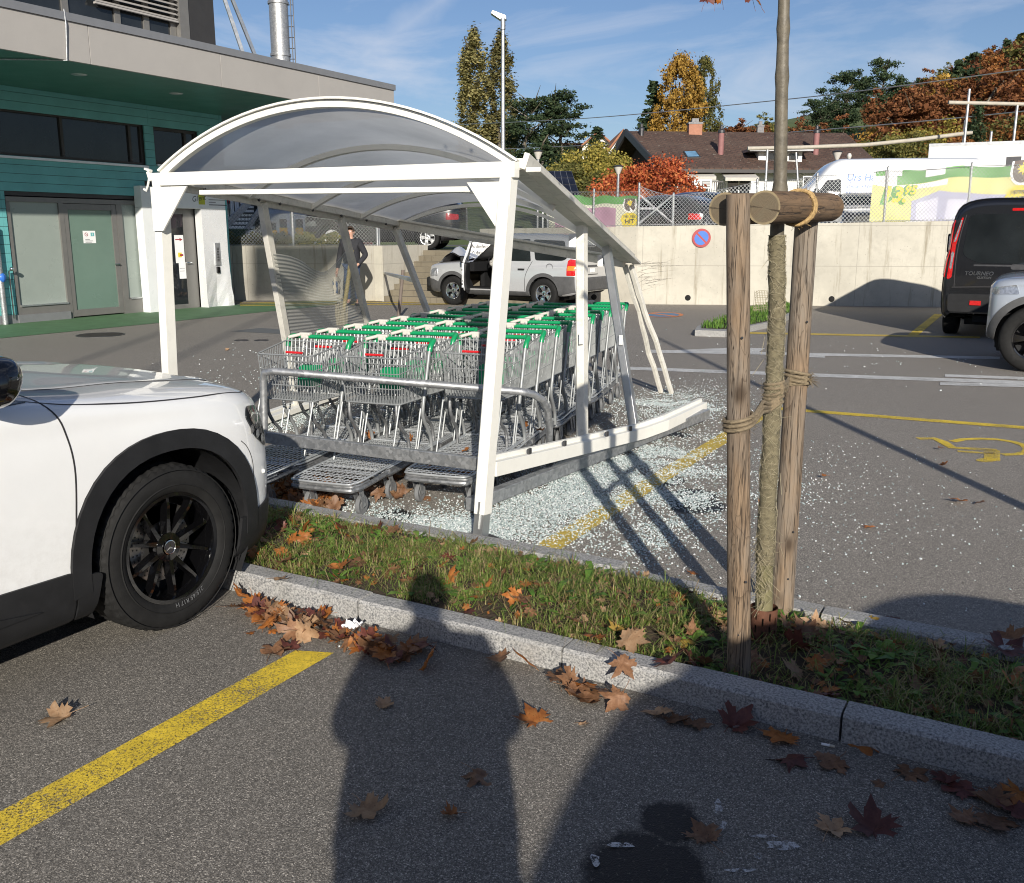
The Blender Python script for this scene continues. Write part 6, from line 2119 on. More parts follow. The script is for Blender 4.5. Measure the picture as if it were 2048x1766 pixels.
 for s_ in (1, -1):
  mb = MB()
  P = [vl(V((s_ * .62, -.55, 0)), V((s_ * .50, .62, 0)), k / 14) for k in range(15)]
  L = []
  for p in P:
   h, nn = sk.hit('T', p.x, p.y); L.append((h, nn))
  vs = []
  for h, nn in L: vs += [h + V((-.03, 0, 0)) + nn * .0005, h + nn * .010, h + V((.05, 0, 0)) + nn * .0005]
  mb.add(vs, [(3 * i + j, 3 * i + j + 1, 3 * i + 4 + j, 3 * i + 3 + j) for i in range(14) for j in (0, 1)], 0, True)
  mb.build('bonnet_crease', M['paint_white'], root, world=False)
 # windscreen
 mb = MB(); sk.patch(mb, 'T', [(-.62, -.80), (0, -.70), (.62, -.80), (.60, -1.5), (-.60, -1.5)], .004, .08); mb.build('windscreen', M['carglass'], root, world=False)
 # front bumper cladding, lamps, grille, sensor
 mb = MB()
 for axs in ('R', 'L'): sk.patch(mb, axs, [(.40, .20), (.44, .385), (.60, .40), (.78, .43), (.88, .46), (.89, .30), (.80, .22)], .010, .03)
 sk.patch(mb, 'F', [(-.66, .27), (-.66, .42), (.66, .42), (.66, .27)], .010, .05)
 mb.build('bumper_cladding', M['cladding'], root, world=False)
 for axs in ('R', 'L'):
  s_ = 1 if axs == 'R' else -1
  mb = MB(); sk.patch(mb, axs, rounded([(.535, .835), (.57, .88), (.66, .87), (.80, .82), (.865, .74), (.80, .675), (.70, .675), (.60, .735)], .02), .006, .02)
  hl = mb.build('headlight', M['glass'], root, world=False)
  mb = MB(); sk.patch(mb, axs, rounded([(.56, .83), (.59, .86), (.66, .85), (.73, .825), (.72, .72), (.62, .755)], .02), .0085, .02, thick=False)
  mb.build('lamp_housing', M['black'], hl, world=False)
  mb = MB()
  for k in range(3): sk.patch(mb, axs, rounded([(.55 + .05 * k, .79 - .03 * k), (.585 + .05 * k, .80 - .03 * k), (.585 + .05 * k, .765 - .03 * k), (.55 + .05 * k, .755 - .03 * k)], .01), .0105, .02, thick=False)
  sk.patch(mb, axs, [(.57, .825), (.60, .847), (.72, .825), (.72, .817), (.605, .835)], .0105, .02, thick=False)
  mb.build('lamp_reflector', M['chrome'], hl, world=False)
  mb = MB(); h, nn = sk.hit(axs, .57, .56); mb.ball(h, (.012, .012, .012), 10); mb.build('parking_sensor', M['white'], root, world=False)
 mb = MB(); sk.patch(mb, 'F', rounded([(-.45, .50), (-.42, .78), (.42, .78), (.45, .50)], .05), .006, .04); mb.build('grille', M['black'], root, world=False)
 mb = MB(); sk.seam(mb, 'R', [(.47, .74), (.52, .70), (.555, .63), (.56, .52)], .004, .0015); mb.build('bumper_seam', M['ink'], root, world=False)
 # wheels
 for y in (0, -2.83):
  for s_ in (1, -1):
   wo, ri, Mx = wheel(root, (s_ * .80, y, .355), .355, .225, .240, 'ten', tread=(y == 0 and s_ == 1), side=s_, disc=(s_ == 1 and y == 0),
        tyre_detail=[('215/65 R17 H', R(12), .245, .028)] if (y == 0 and s_ == 1) else '')
   if s_ == 1 and y == 0:
    mb = MB()
    h = .1125
    mb.lathe([(.029, h * .60), (.031, h * .66), (.027, h * .67), (.026, h * .66)], 32, Mx)
    mb.lathe([(0, h * .645), (.026, h * .645)], 32, Mx, 1)
    for k in range(3):
     a = R(180) + 6.2832 * k / 3
     t = V((math.cos(a), math.sin(a), 0)); q = V((-t.y, t.x, 0))
     mb.add([Mx @ (V((0, 0, h * .67)) - q * .004), Mx @ (t * .025 + V((0, 0, h * .66))), Mx @ (V((0, 0, h * .67)) + q * .004)], [(0, 1, 2)])
    mb.build('hub_emblem', [M['chrome'], M['ink']], wo, world=False)
 mb = MB()                                  # ribbed liner flap in the front of the arch
 mb.grid(lambda u, v_: V((.885 - .28 * u, .445 * math.cos(R(lerp(-32, 40, v_))) * 1.0 - .02 * math.sin(v_ * 20) * .2, .355 + .43 * math.sin(R(lerp(-32, 40, v_))))), 6, 16)
 mb.build('arch_liner', M['cladding'], root, world=False)
 mb = MB(); mb.bb(-.7, .7, -3.4, .6, .16, .24); mb.build('underbody', M['plastic'], root, world=False)
 return root
white_suv()
# ---------------------------------------------------------------- silver SUV with crash damage
def silver_suv():
 sc_ = .92
 f0 = CW((907 - 1024) / 1895 * 22.15, 22.3)
 root = thing('crashed_car', 'silver SUV with open driver door, burst airbag and buckled bonnet beside the steps', 'car', (0, 0, 0))
 fw = CW(-math.cos(R(31)), math.sin(R(31)))
 st = [
  (.84, [(.5, .38), (.55, .42), (.60, .55), (.62, .70), (.60, .85), (.52, .93), (.3, .96), (0, .97)]),
  (.72, [(.72, .33), (.78, .38), (.82, .55), (.83, .72), (.80, .88), (.72, .985), (.4, 1.02), (0, 1.03)]),
  (.40, [(.80, .30), (.86, .36), (.885, .55), (.89, .75), (.87, .92), (.79, 1.03), (.45, 1.07), (0, 1.08)]),
  (0, [(.80, .30), (.87, .36), (.89, .55), (.895, .76), (.88, .94), (.81, 1.06), (.46, 1.10), (0, 1.11)]),
  (-.45, [(.80, .30), (.87, .36), (.89, .55), (.895, .77), (.88, .95), (.82, 1.08), (.5, 1.13), (0, 1.14)]),
  (-.72, [(.80, .30), (.87, .36), (.89, .55), (.895, .77), (.88, .95), (.83, 1.09), (.66, 1.28), (0, 1.30)]),
  (-1.25, [(.80, .30), (.87, .36), (.89, .55), (.895, .77), (.88, .95), (.83, 1.09), (.64, 1.66), (0, 1.72)]),
  (-2.0, [(.80, .30), (.87, .36), (.89, .55), (.895, .77), (.88, .95), (.83, 1.09), (.65, 1.70), (0, 1.76)]),
  (-2.9, [(.80, .30), (.87, .36), (.89, .55), (.895, .77), (.88, .97), (.83, 1.10), (.66, 1.69), (0, 1.74)]),
  (-3.32, [(.79, .34), (.85, .40), (.875, .55), (.88, .77), (.87, .97), (.82, 1.10), (.66, 1.58), (0, 1.62)]),
  (-3.46, [(.74, .40), (.80, .45), (.83, .60), (.84, .78), (.82, .97), (.78, 1.08), (.64, 1.45), (0, 1.48)])]
 sk = Skin(st, 8, 7)
 def door_hole(c):
  return c.x < -.3 and -1.32 < c.y < -.48 and .44 < c.z < 1.60 and (c.z < 1.08 or c.y < -.48 - (c.z - 1.0) * .95)
 body = basic_car(root, sk, 'paint_silver', [(0, .365), (-2.62, .365)], .89, hole_extra=door_hole, arch_r=.41, trim='greycladding')
 for axs in ('R', 'L'):
  mb = MB()
  sk.patch(mb, axs, [(-.42, .30), (-.42, .40), (-2.2, .40), (-2.2, .30)], .012, .06)
  sk.patch(mb, axs, [(-3.03, .34), (-3.06, .50), (-2.98, .62), (-2.9, .78), (-3.44, .78), (-3.44, .42)], .012, .06)
  sk.patch(mb, axs, [(.42, .34), (.44, .58), (.60, .64), (.80, .66), (.82, .42), (.7, .34)], .012, .06)
  mb.build('lower_cladding', M['greycladding'], root, world=False)
  mb = MB()
  if axs == 'R': sk.patch(mb, axs, rounded([(-.72, 1.12), (-1.18, 1.58), (-1.32, 1.60), (-1.34, 1.12)], .03), .004, .06)
  sk.patch(mb, axs, rounded([(-1.40, 1.12), (-1.40, 1.62), (-2.16, 1.64), (-2.24, 1.12)], .03), .004, .06)
  sk.patch(mb, axs, rounded([(-2.36, 1.14), (-2.26, 1.63), (-3.10, 1.60), (-3.22, 1.20), (-3.1, 1.14)], .06), .004, .06)
  mb.build('side_window', M['carglass'], root, world=False)
  mb = MB(); sk.patch(mb, axs, rounded([(-3.24, .80), (-3.24, 1.14), (-3.30, 1.18), (-3.45, 1.16), (-3.45, .80)], .02), .008, .03); tl = mb.build('tail_light', M['taillight'], root, world=False)
  mb = MB(); sk.patch(mb, axs, [(-3.26, .92), (-3.26, 1.02), (-3.44, 1.02), (-3.44, .92)], .0105, .03, thick=False); mb.build('indicator_lens', M['amber'], tl, world=False)
  mb = MB(); sk.seam(mb, axs, [(-1.36, 1.10), (-1.36, .9), (-1.36, .5), (-1.36, .42)], .012, .002); mb.build('door_seam', M['ink'], root, world=False)
  mb = MB(); sk.seam(mb, axs, [(-2.28, 1.12), (-2.2, .95), (-2.12, .75), (-2.1, .42)], .012, .002)
  mb.build('door_seam', M['ink'], root, world=False)
 mb = MB(); h, nn = sk.hit('L', -2.78, .98); mb.lathe([(.085, .002), (.09, .005), (.095, .002)], 24, Matrix.Translation(h) @ V((-1, 0, 0)).to_track_quat('Z', 'Y').to_matrix().to_4x4()); mb.build('fuel_flap', M['ink'], root, world=False)
 mb = MB(); mb.bar((-.905, -2.1, .93), (-.905, -1.93, .93), .03, .035); mb.build('door_handle', M['plastic'], root, world=False)
 # rear end: bumper, plate recess, rear window
 mb = MB(); mb.bb(-.80, .80, -3.56, -3.36, .42, .74); mb.build('rear_bumper', M['greycladding'], root, world=False, bevel=.04)
 mb = MB(); sk.patch(mb, 'B', rounded([(-.52, 1.16), (-.55, 1.50), (.55, 1.50), (.52, 1.16)], .05), .006, .06); mb.build('rear_window', M['carglass'], root, world=False)
 mb = MB(); mb.bb(-.30, .30, -3.475, -3.462, .80, 1.03); mb.bb(-.28, .28, -3.482, -3.474, .82, .98, 1); mb.bb(-.12, .12, -3.488, -3.48, .86, .95, 2); mb.build('plate_recess', [M['greycladding'], M['paint_silver'], M['paper']], root, world=False)
 mb = MB(); mb.tube(catmull([(-.5, -3.4, .42), (-.4, -3.44, .34), (-.3, -3.42, .38), (-.15, -3.47, .33), (.05, -3.44, .40), (.2, -3.46, .36)], 5), .015, 6); mb.tube([(-.7, -3.3, .36), (-.6, -3.4, .3), (-.52, -3.42, .35)], .03, 8); mb.build('dangling_parts', M['plastic'], root, world=False)
 # interior
 mb = MB(); mb.bb(-.78, .80, -3.2, -.35, .40, .46); mb.bb(-.2, .8, -.52, -.40, .46, 1.05); mb.bb(.6, .8, -3.1, -.45, .46, 1.07); mb.bb(-.8, .8, -.60, -.38, .85, 1.08); mb.bb(-.78, .78, -3.1, -2.4, .46, 1.0); mb.build('cabin_lining', M['plastic'], root, world=False)
 for x in (-.40, .40):
  mb = MB(); mb.box((x, -1.35, .70), (.5, .55, .2)); mb.box((x, -1.68, 1.02), (.48, .16, .65), 0, 0, Matrix.Rotation(R(14), 3, 'X')); mb.box((x, -1.80, 1.45), (.25, .1, .17)); mb.build('front_seat', M['jacket'], root, world=False, bevel=.05)
 mb = MB(); cst = V((-.40, -.92, 1.02)); Ms = Matrix.Translation(cst) @ Matrix.Rotation(R(60), 4, 'X'); mb.tube([Ms @ V((.18 * math.cos(a), .18 * math.sin(a), 0)) for a in [6.2832 * k / 24 for k in range(24)]], .016, 8, closed=True); mb.bar(Ms @ V((-.17, 0, 0)), Ms @ V((.17, 0, 0)), .03, .02); mb.build('steering_wheel', M['plastic'], root, world=False)
 mb = MB(); mb.grid(lambda u, v_: cst + V((math.cos(6.283 * u) * math.cos(math.pi * (v_ - .5)) * .24, -.10 + math.sin(6.283 * u) * math.cos(math.pi * (v_ - .5)) * .16, .02 + math.sin(math.pi * (v_ - .5)) * .16)) * (1 + 0) + V((1, 1, 1)) * noise.noise(V((math.cos(6.283 * u) * 2, math.sin(6.283 * u) * 2, v_ * 5))) * .06, 26, 16); mb.build('burst_airbag', M['bone'], root, world=False)
 # driver's door swung open forwards
 hg = V((-.90, -.47, 0))
 dr_ = R(62)
 def dpt(y, z, o=0.0):
  d = V((-math.sin(dr_), -math.cos(dr_), 0))
  n_ = V((-math.cos(dr_), math.sin(dr_), 0))
  bul = .05 * math.sin(max(0, min(1, (z - .4) / .75)) * math.pi)
  tum = -.19 * max(0, z - 1.09) / .6
  return hg + d * y + n_ * (o + bul + tum) + V((0, 0, z))
 mb = MB()
 outl = rounded([(0, .48), (.05, .42), (.86, .42), (.88, .8), (.87, 1.10), (.0, 1.09)], .05)
 mb.prism([dpt(y, z, .0) for y, z in outl], V((math.cos(dr_), -math.sin(dr_), 0)) * .02, 0)
 mb.grid(lambda u, v_: dpt(.02 + .84 * u, .45 + .63 * v_, .012), 8, 10, 0)
 mb.prism([dpt(y * .96 + .02, z * .97 + .015, -.025) for y, z in outl], V((math.cos(dr_), -math.sin(dr_), 0)) * .05, 1)
 fr_ = catmull([dpt(.02, 1.09), dpt(.25, 1.33), dpt(.52, 1.60), dpt(.72, 1.66), dpt(.84, 1.62), dpt(.87, 1.4), dpt(.87, 1.09)], 5)
 for i in range(len(fr_) - 1): mb.bar(fr_[i], fr_[i + 1], .035, .05, (0, 0, 1), 0)
 mb.bar(dpt(.86, .5, .015), dpt(.86, 1.08, .015), .02, .05, (0, 0, 1), 0)
 do = mb.build('open_door', [M['paint_silver'], M['plastic']], root, world=False, label='open silver driver door')
 mb = MB(); mb.add([dpt(.05, 1.11, -.005), dpt(.27, 1.33, -.005), dpt(.54, 1.58, -.005), dpt(.82, 1.60, -.005), dpt(.85, 1.11, -.005)], [(0, 1, 2, 3, 4)]); mb.build('door_window', M['clearglass'], do, world=False)
 mb = MB(); mb.box(dpt(.12, 1.14, .13), (.09, .22, .16), -dr_); mb.build('wing_mirror', M['plastic'], do, world=False, bevel=.03)
 mb = MB()
 for z in (.58, .66, .92): mb.box(dpt(.865, z, .01), (.03, .03, .04), -dr_, 0)
 mb.build('door_latch', M['darkmetal'], do, world=False)
 # buckled bonnet
 mb = MB()
 mb.grid(lambda u, v_: V(((u - .5) * 1.45, lerp(-.38, .60, v_), 1.14 + .30 * (1 - abs(v_ - .52) * 2) * (.75 + .4 * math.sin(u * 6)) - .10 * v_ + noise.noise(V((u * 3, v_ * 4, 3))) * .09)), 18, 18)
 mb.grid(lambda u, v_: V(((u - .5) * 1.40, lerp(-.34, .58, v_), 1.115 + .28 * (1 - abs(v_ - .52) * 2) * (.75 + .4 * math.sin(u * 6)) - .10 * v_ + noise.noise(V((u * 3, v_ * 4, 3))) * .09)), 18, 18, 1)
 mb.build('buckled_bonnet', [M['paint_silver'], M['ink']], root, world=False, label='buckled silver bonnet')
 mb = MB(); mb.box((0, .80, .52), (1.5, .12, .34), .06); mb.box((-.5, .86, .55), (.4, .14, .26), -.25); mb.build('broken_front_bumper', M['plastic'], root, world=False, bevel=.05)
 mb = MB(); sk.patch(mb, 'L', rounded([(.45, .72), (.47, .92), (.62, .90), (.78, .82), (.78, .72)], .03), .01, .04); mb.build('headlight', M['lens'], root, world=False)
 for y in (0, -2.62):
  for s_ in (1, -1): wheel(root, (s_ * .78, y, .362), .362, .235, .215, 'five', side=s_, rim_mat='chrome')
 root.location = f0 + V((fw.y, -fw.x, 0)) * (.86 * sc_)
 root.rotation_euler = (0, 0, math.atan2(-fw.x, fw.y))
 root.scale = (sc_,) * 3
 return root
silver_suv()
# ---------------------------------------------------------------- black van, seen from behind
def van(root, paint, H_, half, L_, nose, wheels, windows=True):
 k = H_ / 2.0
 st = [
  (nose, [(.60, .30), (.66, .36), (.70, .55), (.70, .70), (.66, .85), (.58, .98), (.3, 1.02), (0, 1.03)]),
  (nose - .12, [(.82, .26), (.88, .32), (.92, .55), (.93, .75), (.88, .95), (.78, 1.08), (.4, 1.13), (0, 1.14)]),
  (nose - .6, [(.92, .25), (.97, .32), (.99, .55), (.99, .80), (.96, 1.02), (.88, 1.16), (.5, 1.22), (0, 1.24)]),
  (nose - 1.0, [(.92, .25), (.97, .32), (.99, .55), (1., .80), (.98, 1.06), (.94, 1.20), (.75, 1.38), (0, 1.44)]),
  (nose - 1.65, [(.92, .25), (.97, .32), (.99, .55), (1., .80), (.98, 1.08), (.95, 1.25), (.80, 1.84), (0, 1.93)]),
  (nose - 2.5, [(.92, .25), (.97, .32), (.99, .55), (1., .80), (.98, 1.08), (.95, 1.25), (.82, 1.90), (0, 1.99)]),
  (L_ + .3, [(.92, .27), (.97, .34), (.99, .55), (1., .80), (.98, 1.08), (.95, 1.25), (.82, 1.90), (0, 1.99)]),
  (L_ + .05, [(.90, .30), (.95, .36), (.975, .55), (.98, .80), (.96, 1.08), (.93, 1.25), (.80, 1.87), (0, 1.95)]),
  (L_, [(.84, .36), (.89, .42), (.92, .58), (.93, .80), (.91, 1.08), (.88, 1.25), (.76, 1.80), (0, 1.88)])]
 st = [(y, [(w_ * half, z * k) for w_, z in pr]) for y, pr in st]
 sk = Skin(st, 7, 7)
 basic_car(root, sk, paint, wheels, half, arch_r=.40, trim='plastic')
 return sk, k
vr = thing('black_van', 'black passenger van parked nose to the wall at the right edge', 'van', (-.52, 20.6, 0))
sk, kz = van(vr, 'paint_black', 2.19, 1.06, -3.85, .95, [(0, .36), (-3.1, .36)])
mb = MB(); sk.patch(mb, 'B', rounded([(-.80, 1.30), (-.74, 1.93), (.74, 1.93), (.80, 1.30), (.55, 1.18), (-.55, 1.18)], .1), .006, .08); rw = mb.build('rear_window', M['carglass'], vr, world=False)
for axs in ('L', 'R'):
 s_ = -1 if axs == 'L' else 1
 mb = MB();
 sk.patch(mb, 'B', rounded([(s_ * .92, .95), (s_ * .985, .92), (s_ * .95, 1.50), (s_ * .85, 1.88), (s_ * .825, 1.88), (s_ * .90, 1.45)][::s_], .03), .012, .05)
 sk.patch(mb, axs, rounded([(-3.825, .95), (-3.825, 1.84), (-3.80, 1.84), (-3.765, 1.4), (-3.765, 1.0)], .01), .012, .05)
 tl = mb.build('tail_light', M['taillight'], vr, world=False)
 mb = MB(); sk.patch(mb, 'B', rounded([(s_ * .935, 1.08), (s_ * .965, 1.10), (s_ * .945, 1.36), (s_ * .915, 1.34)][::s_], .02), .015, .05, thick=False)
 sk.patch(mb, 'B', rounded([(s_ * .905, 1.52), (s_ * .935, 1.50), (s_ * .86, 1.84), (s_ * .84, 1.84)][::s_], .01), .015, .05, thick=False); mb.build('clear_lens', M['lens'], tl, world=False)
 mb = MB()
 sk.patch(mb, axs, rounded([(-1.75, 1.38), (-1.75, 1.98), (-3.55, 1.98), (-3.55, 1.38)], .06), .004, .1); sk.patch(mb, axs, rounded([(-.25, 1.34), (-.78, 1.92), (-1.6, 1.97), (-1.6, 1.36)], .05), .004, .1)
 mb.build('side_window', M['carglass'], vr, world=False)
 mb = MB(); mb.box((s_ * 1.24, -.25, 1.45), (.24, .13, .36)); mb.bar((s_ * 1.0, -.22, 1.38), (s_ * 1.18, -.25, 1.38), .06, .06); mo = mb.build('wing_mirror', M['plastic'], vr, world=False, bevel=.04)
 mb = MB(); mb.bb(s_ * 1.24 - .09, s_ * 1.24 + .09, -.3185, -.3165, 1.31, 1.58); mb.build('mirror_glass', M['chrome'], mo, world=False)
 mb = MB(); sk.seam(mb, axs, [(-1.66, 2.0), (-1.66, .4)], .012, .002); sk.seam(mb, axs, [(-3.7, 1.25), (-1.7, 1.22)], .02, .002); mb.bar((s_ * 1.075, -3.3, 1.16), (s_ * 1.075, -3.05, 1.16), .02, .035); mb.build('side_trim', M['plastic'], vr, world=False)
mb = MB(); sk.patch(mb, 'B', rounded([(-.93, .42), (-.95, .70), (.95, .70), (.93, .42)], .05), .05, .1); mb.bb(-.62, -.46, -3.915, -3.90, .53, .60, 1); mb.bb(.46, .62, -3.915, -3.90, .53, .60, 1); mb.build('rear_bumper', [M['plastic'], M['taillight']], vr, world=False)
mb = MB(); sk.seam(mb, 'B', [(-.90, .80), (-.3, .82), (.3, .82), (.90, .80)], .014, .003); sk.seam(mb, 'B', [(-.87, .8), (-.88, 1.2), (-.85, 1.6), (-.79, 1.92)], .012, .003); sk.seam(mb, 'B', [(.87, .8), (.88, 1.2), (.85, 1.6), (.79, 1.92)], .012, .003); mb.build('tailgate_seam', M['ink'], vr, world=False)
mb = MB(); sk.patch(mb, 'B', rounded([(-.1, 1.09), (-.1, 1.17), (.1, 1.17), (.1, 1.09)], .04), .01, .03); sk.patch(mb, 'B', [(-.62, 1.135), (-.62, 1.16), (.62, 1.16), (.62, 1.135)], .008, .06); mb.build('tailgate_trim', M['darkmetal'], vr, world=False)
def back_text(mb, txt, size, x, z, off=.006, shear=.2, align='LEFT'):
 def fn(a, b):
  h, nn = sk.hit('B', x + a, z + b)
  return h + V((0, -off, 0))
 put_text(mb, txt, size, (0, 0, 0), (1, 0, 0), (0, 0, 1), 0, shear, .002, align, fn)
mb = MB(); back_text(mb, 'TOURNEO', .085, -.74, 1.02); back_text(mb, 'CUSTOM', .05, -.56, .955); mb.build('lettering', M['chrome'], vr, world=False)
mb = MB(); sk.patch(mb, 'B', rounded([(-.16, 1.975), (-.16, 2.015), (.16, 2.015), (.16, 1.975)], .01), .01, .05); mb.build('brake_light', M['taillight'], vr, world=False)
for x in (-.45, .45):
 mb = MB(); mb.box((x, -2.9, 1.62), (.30, .1, .22)); mb.box((x, -2.9, 1.25), (.5, .12, .5)); mb.build('headrest', M['jacket'], vr, world=False, bevel=.05)
for y in (0, -3.1):
 for s_ in (1, -1): wheel(vr, (s_ * .92, y, .35), .35, .24, .21, 'five', side=s_)
# ---------------------------------------------------------------- pale grey off-roader entering at the right edge
gs = thing('pale_off_roader', 'pale blue grey off-roader cut off by the right edge with a black wheel', 'car', (-.13, 13.92, 0), R(90))
st = [
 (.55, [(.72, .40), (.78, .45), (.80, .6), (.81, .75), (.80, .9), (.74, 1.0), (.4, 1.04), (0, 1.05)]),
 (.46, [(.84, .36), (.90, .42), (.93, .6), (.94, .78), (.92, .95), (.86, 1.07), (.5, 1.11), (0, 1.12)]),
 (.2, [(.9, .34), (.96, .4), (.985, .6), (.99, .8), (.97, .99), (.91, 1.11), (.5, 1.15), (0, 1.16)]),
 (-.4, [(.9, .34), (.96, .4), (.985, .6), (.99, .8), (.975, 1.0), (.92, 1.13), (.5, 1.18), (0, 1.19)]),
 (-.9, [(.9, .34), (.96, .4), (.985, .6), (.99, .8), (.98, 1.02), (.93, 1.16), (.7, 1.32), (0, 1.36)]),
 (-1.3, [(.9, .34), (.96, .4), (.985, .6), (.99, .8), (.98, 1.03), (.94, 1.2), (.78, 1.86), (0, 1.92)]),
 (-2.4, [(.9, .34), (.96, .4), (.985, .6), (.99, .8), (.98, 1.03), (.94, 1.2), (.80, 1.92), (0, 1.97)]),
 (-3.7, [(.9, .38), (.96, .44), (.985, .6), (.99, .8), (.98, 1.03), (.94, 1.2), (.80, 1.90), (0, 1.95)]),
 (-3.85, [(.8, .44), (.86, .5), (.9, .62), (.91, .8), (.9, 1.03), (.87, 1.2), (.76, 1.8), (0, 1.85)])]
sk2 = Skin(st, 7, 7)
basic_car(gs, sk2, 'paint_grey', [(0, .40), (-3.0, .40)], .99, arch_r=.46, trim='greycladding')
for axs in ('L', 'R'):
 mb = MB(); sk2.patch(mb, axs, rounded([(-.95, 1.22), (-1.28, 1.8), (-3.5, 1.82), (-3.5, 1.24)], .05), .004, .1); mb.build('side_window', M['carglass'], gs, world=False)
 mb = MB(); sk2.patch(mb, axs, rounded([(.22, .93), (.26, 1.04), (.50, 1.0), (.52, .92)], .02), .01, .04); mb.build('headlight', M['lens'], gs, world=False)
 mb = MB(); sk2.patch(mb, axs, [(-.46, .36), (-.46, .48), (-2.52, .48), (-2.52, .36)], .012, .1); mb.build('sill_cladding', M['plastic'], gs, world=False)
mb = MB(); sk2.seam(mb, 'T', [(-.90, -.6), (-.9, 0), (-.86, .3), (-.7, .45)], .01, .002); sk2.seam(mb, 'T', [(.90, -.6), (.9, 0), (.86, .3), (.7, .45)], .01, .002); mb.build('bonnet_seam', M['ink'], gs, world=False)
for y in (0, -3.0):
 for s_ in (1, -1): wheel(gs, (s_ * .87, y, .40), .40, .26, .255, 'five', side=s_)
# ---------------------------------------------------------------- simple cars of the upper yard and the car parked beside the photographer
def hatch(name, label, paint, loc, rz, scale=1.0, suv=False, style='five'):
 root = thing(name, label, 'car', (0, 0, 0))
 h = .14 if suv else 0
 st = [
  (.82, [(.5, .28), (.55, .32), (.6, .45), (.6, .56), (.57, .66), (.5, .72 + h), (.25, .74 + h), (0, .75 + h)]),
  (.70, [(.70, .22), (.76, .27), (.8, .45), (.81, .58), (.78, .71), (.7, .79 + h), (.4, .82 + h), (0, .83 + h)]),
  (.2, [(.80, .2), (.86, .26), (.88, .45), (.885, .62), (.86, .80), (.78, .90 + h), (.45, .94 + h), (0, .95 + h)]),
  (-.55, [(.80, .2), (.86, .26), (.89, .45), (.895, .64), (.87, .85), (.81, .97 + h), (.5, 1.02 + h), (0, 1.03 + h)]),
  (-1.15, [(.80, .2), (.86, .26), (.89, .45), (.895, .66), (.88, .88), (.82, 1.0 + h), (.6, 1.32 + h), (0, 1.37 + h)]),
  (-1.8, [(.80, .2), (.86, .26), (.89, .45), (.895, .66), (.88, .89), (.82, 1.01 + h), (.58, 1.41 + h), (0, 1.46 + h)]),
  (-2.6, [(.80, .2), (.86, .26), (.89, .45), (.895, .68), (.88, .91), (.82, 1.03 + h), (.57, 1.38 + h), (0, 1.43 + h)]),
  (-3.2, [(.78, .25), (.84, .31), (.86, .48), (.87, .70), (.85, .93), (.79, 1.04 + h), (.55, 1.20 + h), (0, 1.24 + h)]),
  (-3.45, [(.62, .33), (.67, .38), (.72, .5), (.73, .7), (.71, .88), (.66, .97 + h), (.45, 1.02 + h), (0, 1.04 + h)])]
 sk = Skin(st, 6, 6)
 basic_car(root, sk, paint, [(0, .32), (-2.6, .32)], .89, arch_r=.37, trim='plastic')
 for axs in ('L', 'R'):
  mb = MB(); sk.patch(mb, axs, rounded([(-.9, 1.03 + h), (-1.35, 1.30 + h), (-1.75, 1.34 + h), (-1.75, 1.04 + h)], .03), .004, .08); sk.patch(mb, axs, rounded([(-1.82, 1.04 + h), (-1.82, 1.34 + h), (-2.5, 1.32 + h), (-2.85, 1.09 + h)], .03), .004, .08); mb.build('side_window', M['carglass'], root, world=False)
  s_ = -1 if axs == 'L' else 1
  mb = MB(); sk.patch(mb, axs, rounded([(-3.1, .78), (-3.1, .95), (-3.42, .92), (-3.42, .78)], .03), .008, .05); mb.build('tail_light', M['taillight'], root, world=False)
  mb = MB(); sk.patch(mb, axs, rounded([(.40, .62), (.45, .76), (.62, .74), (.76, .66), (.76, .60)], .03), .008, .04); mb.build('headlight', M['lens'], root, world=False)
  mb = MB(); mb.box((s_ * .98, -.95, 1.06 + h), (.17, .10, .13)); mb.build('wing_mirror', M[paint], root, world=False, bevel=.03)
  mb = MB(); sk.seam(mb, axs, [(-1.78, 1.02), (-1.78, .3)], .012, .002); mb.build('door_seam', M['ink'], root, world=False); mb = MB(); sk.seam(mb, axs, [(-.62, .95), (-.6, .3)], .012, .002); mb.build('door_seam', M['ink'], root, world=False)
 mb = MB(); sk.patch(mb, 'T', [(-.62, -.62), (.62, -.62), (.52, -1.25), (-.52, -1.25)], .004, .1); mb.build('windscreen', M['carglass'], root, world=False)
 mb = MB(); sk.patch(mb, 'B', rounded([(-.55, 1.08 + h), (-.5, 1.3 + h), (.5, 1.3 + h), (.55, 1.08 + h)], .04), .005, .1); mb.build('rear_window', M['carglass'], root, world=False)
 for y in (0, -2.6):
  for s_ in (1, -1): wheel(root, (s_ * .78, y, .32), .32, .2, .205, style, side=s_, rim_mat='alu')
 root.location = loc
 root.rotation_euler = (0, 0, rz)
 root.scale = (scale,) * 3
 return root
hatch('parked_car', 'dark car parked beside the photographer outside the frame', 'paint_black', (1.98, 1.62, 0), 0, 1.08, suv=True)
def face(fx, fy):                    # heading given right / ahead of the camera
 d = CW(fx, fy); return math.atan2(-d.x, d.y)
c1 = CW((1290 - 1024) / 1895 * 26.5, 27.2, TZ)
hatch('parked_car', 'black car with a red tail light seen through the gate brace of the fence', 'paint_black', CW(3.1, 28.6, TZ), face(-.75, .75), 1.0)
hatch('parked_car', 'dark blue car parked behind the fence left of the left log end', 'paint_blue', CW(6.4, 26.9, TZ), face(.45, -.9), 1.0, suv=True)
hatch('parked_car', 'black car with its headlight by the left edge of the big yellow banner', 'paint_black', CW(9.75, 26.6, TZ), face(-.15, -1), 1.0, suv=True)
hatch('parked_car', 'dark car parked on the upper yard above the outdoor steps', 'paint_black', CW(-4.75, 26.9, TZ), face(-1, .1), 1.0, suv=True)
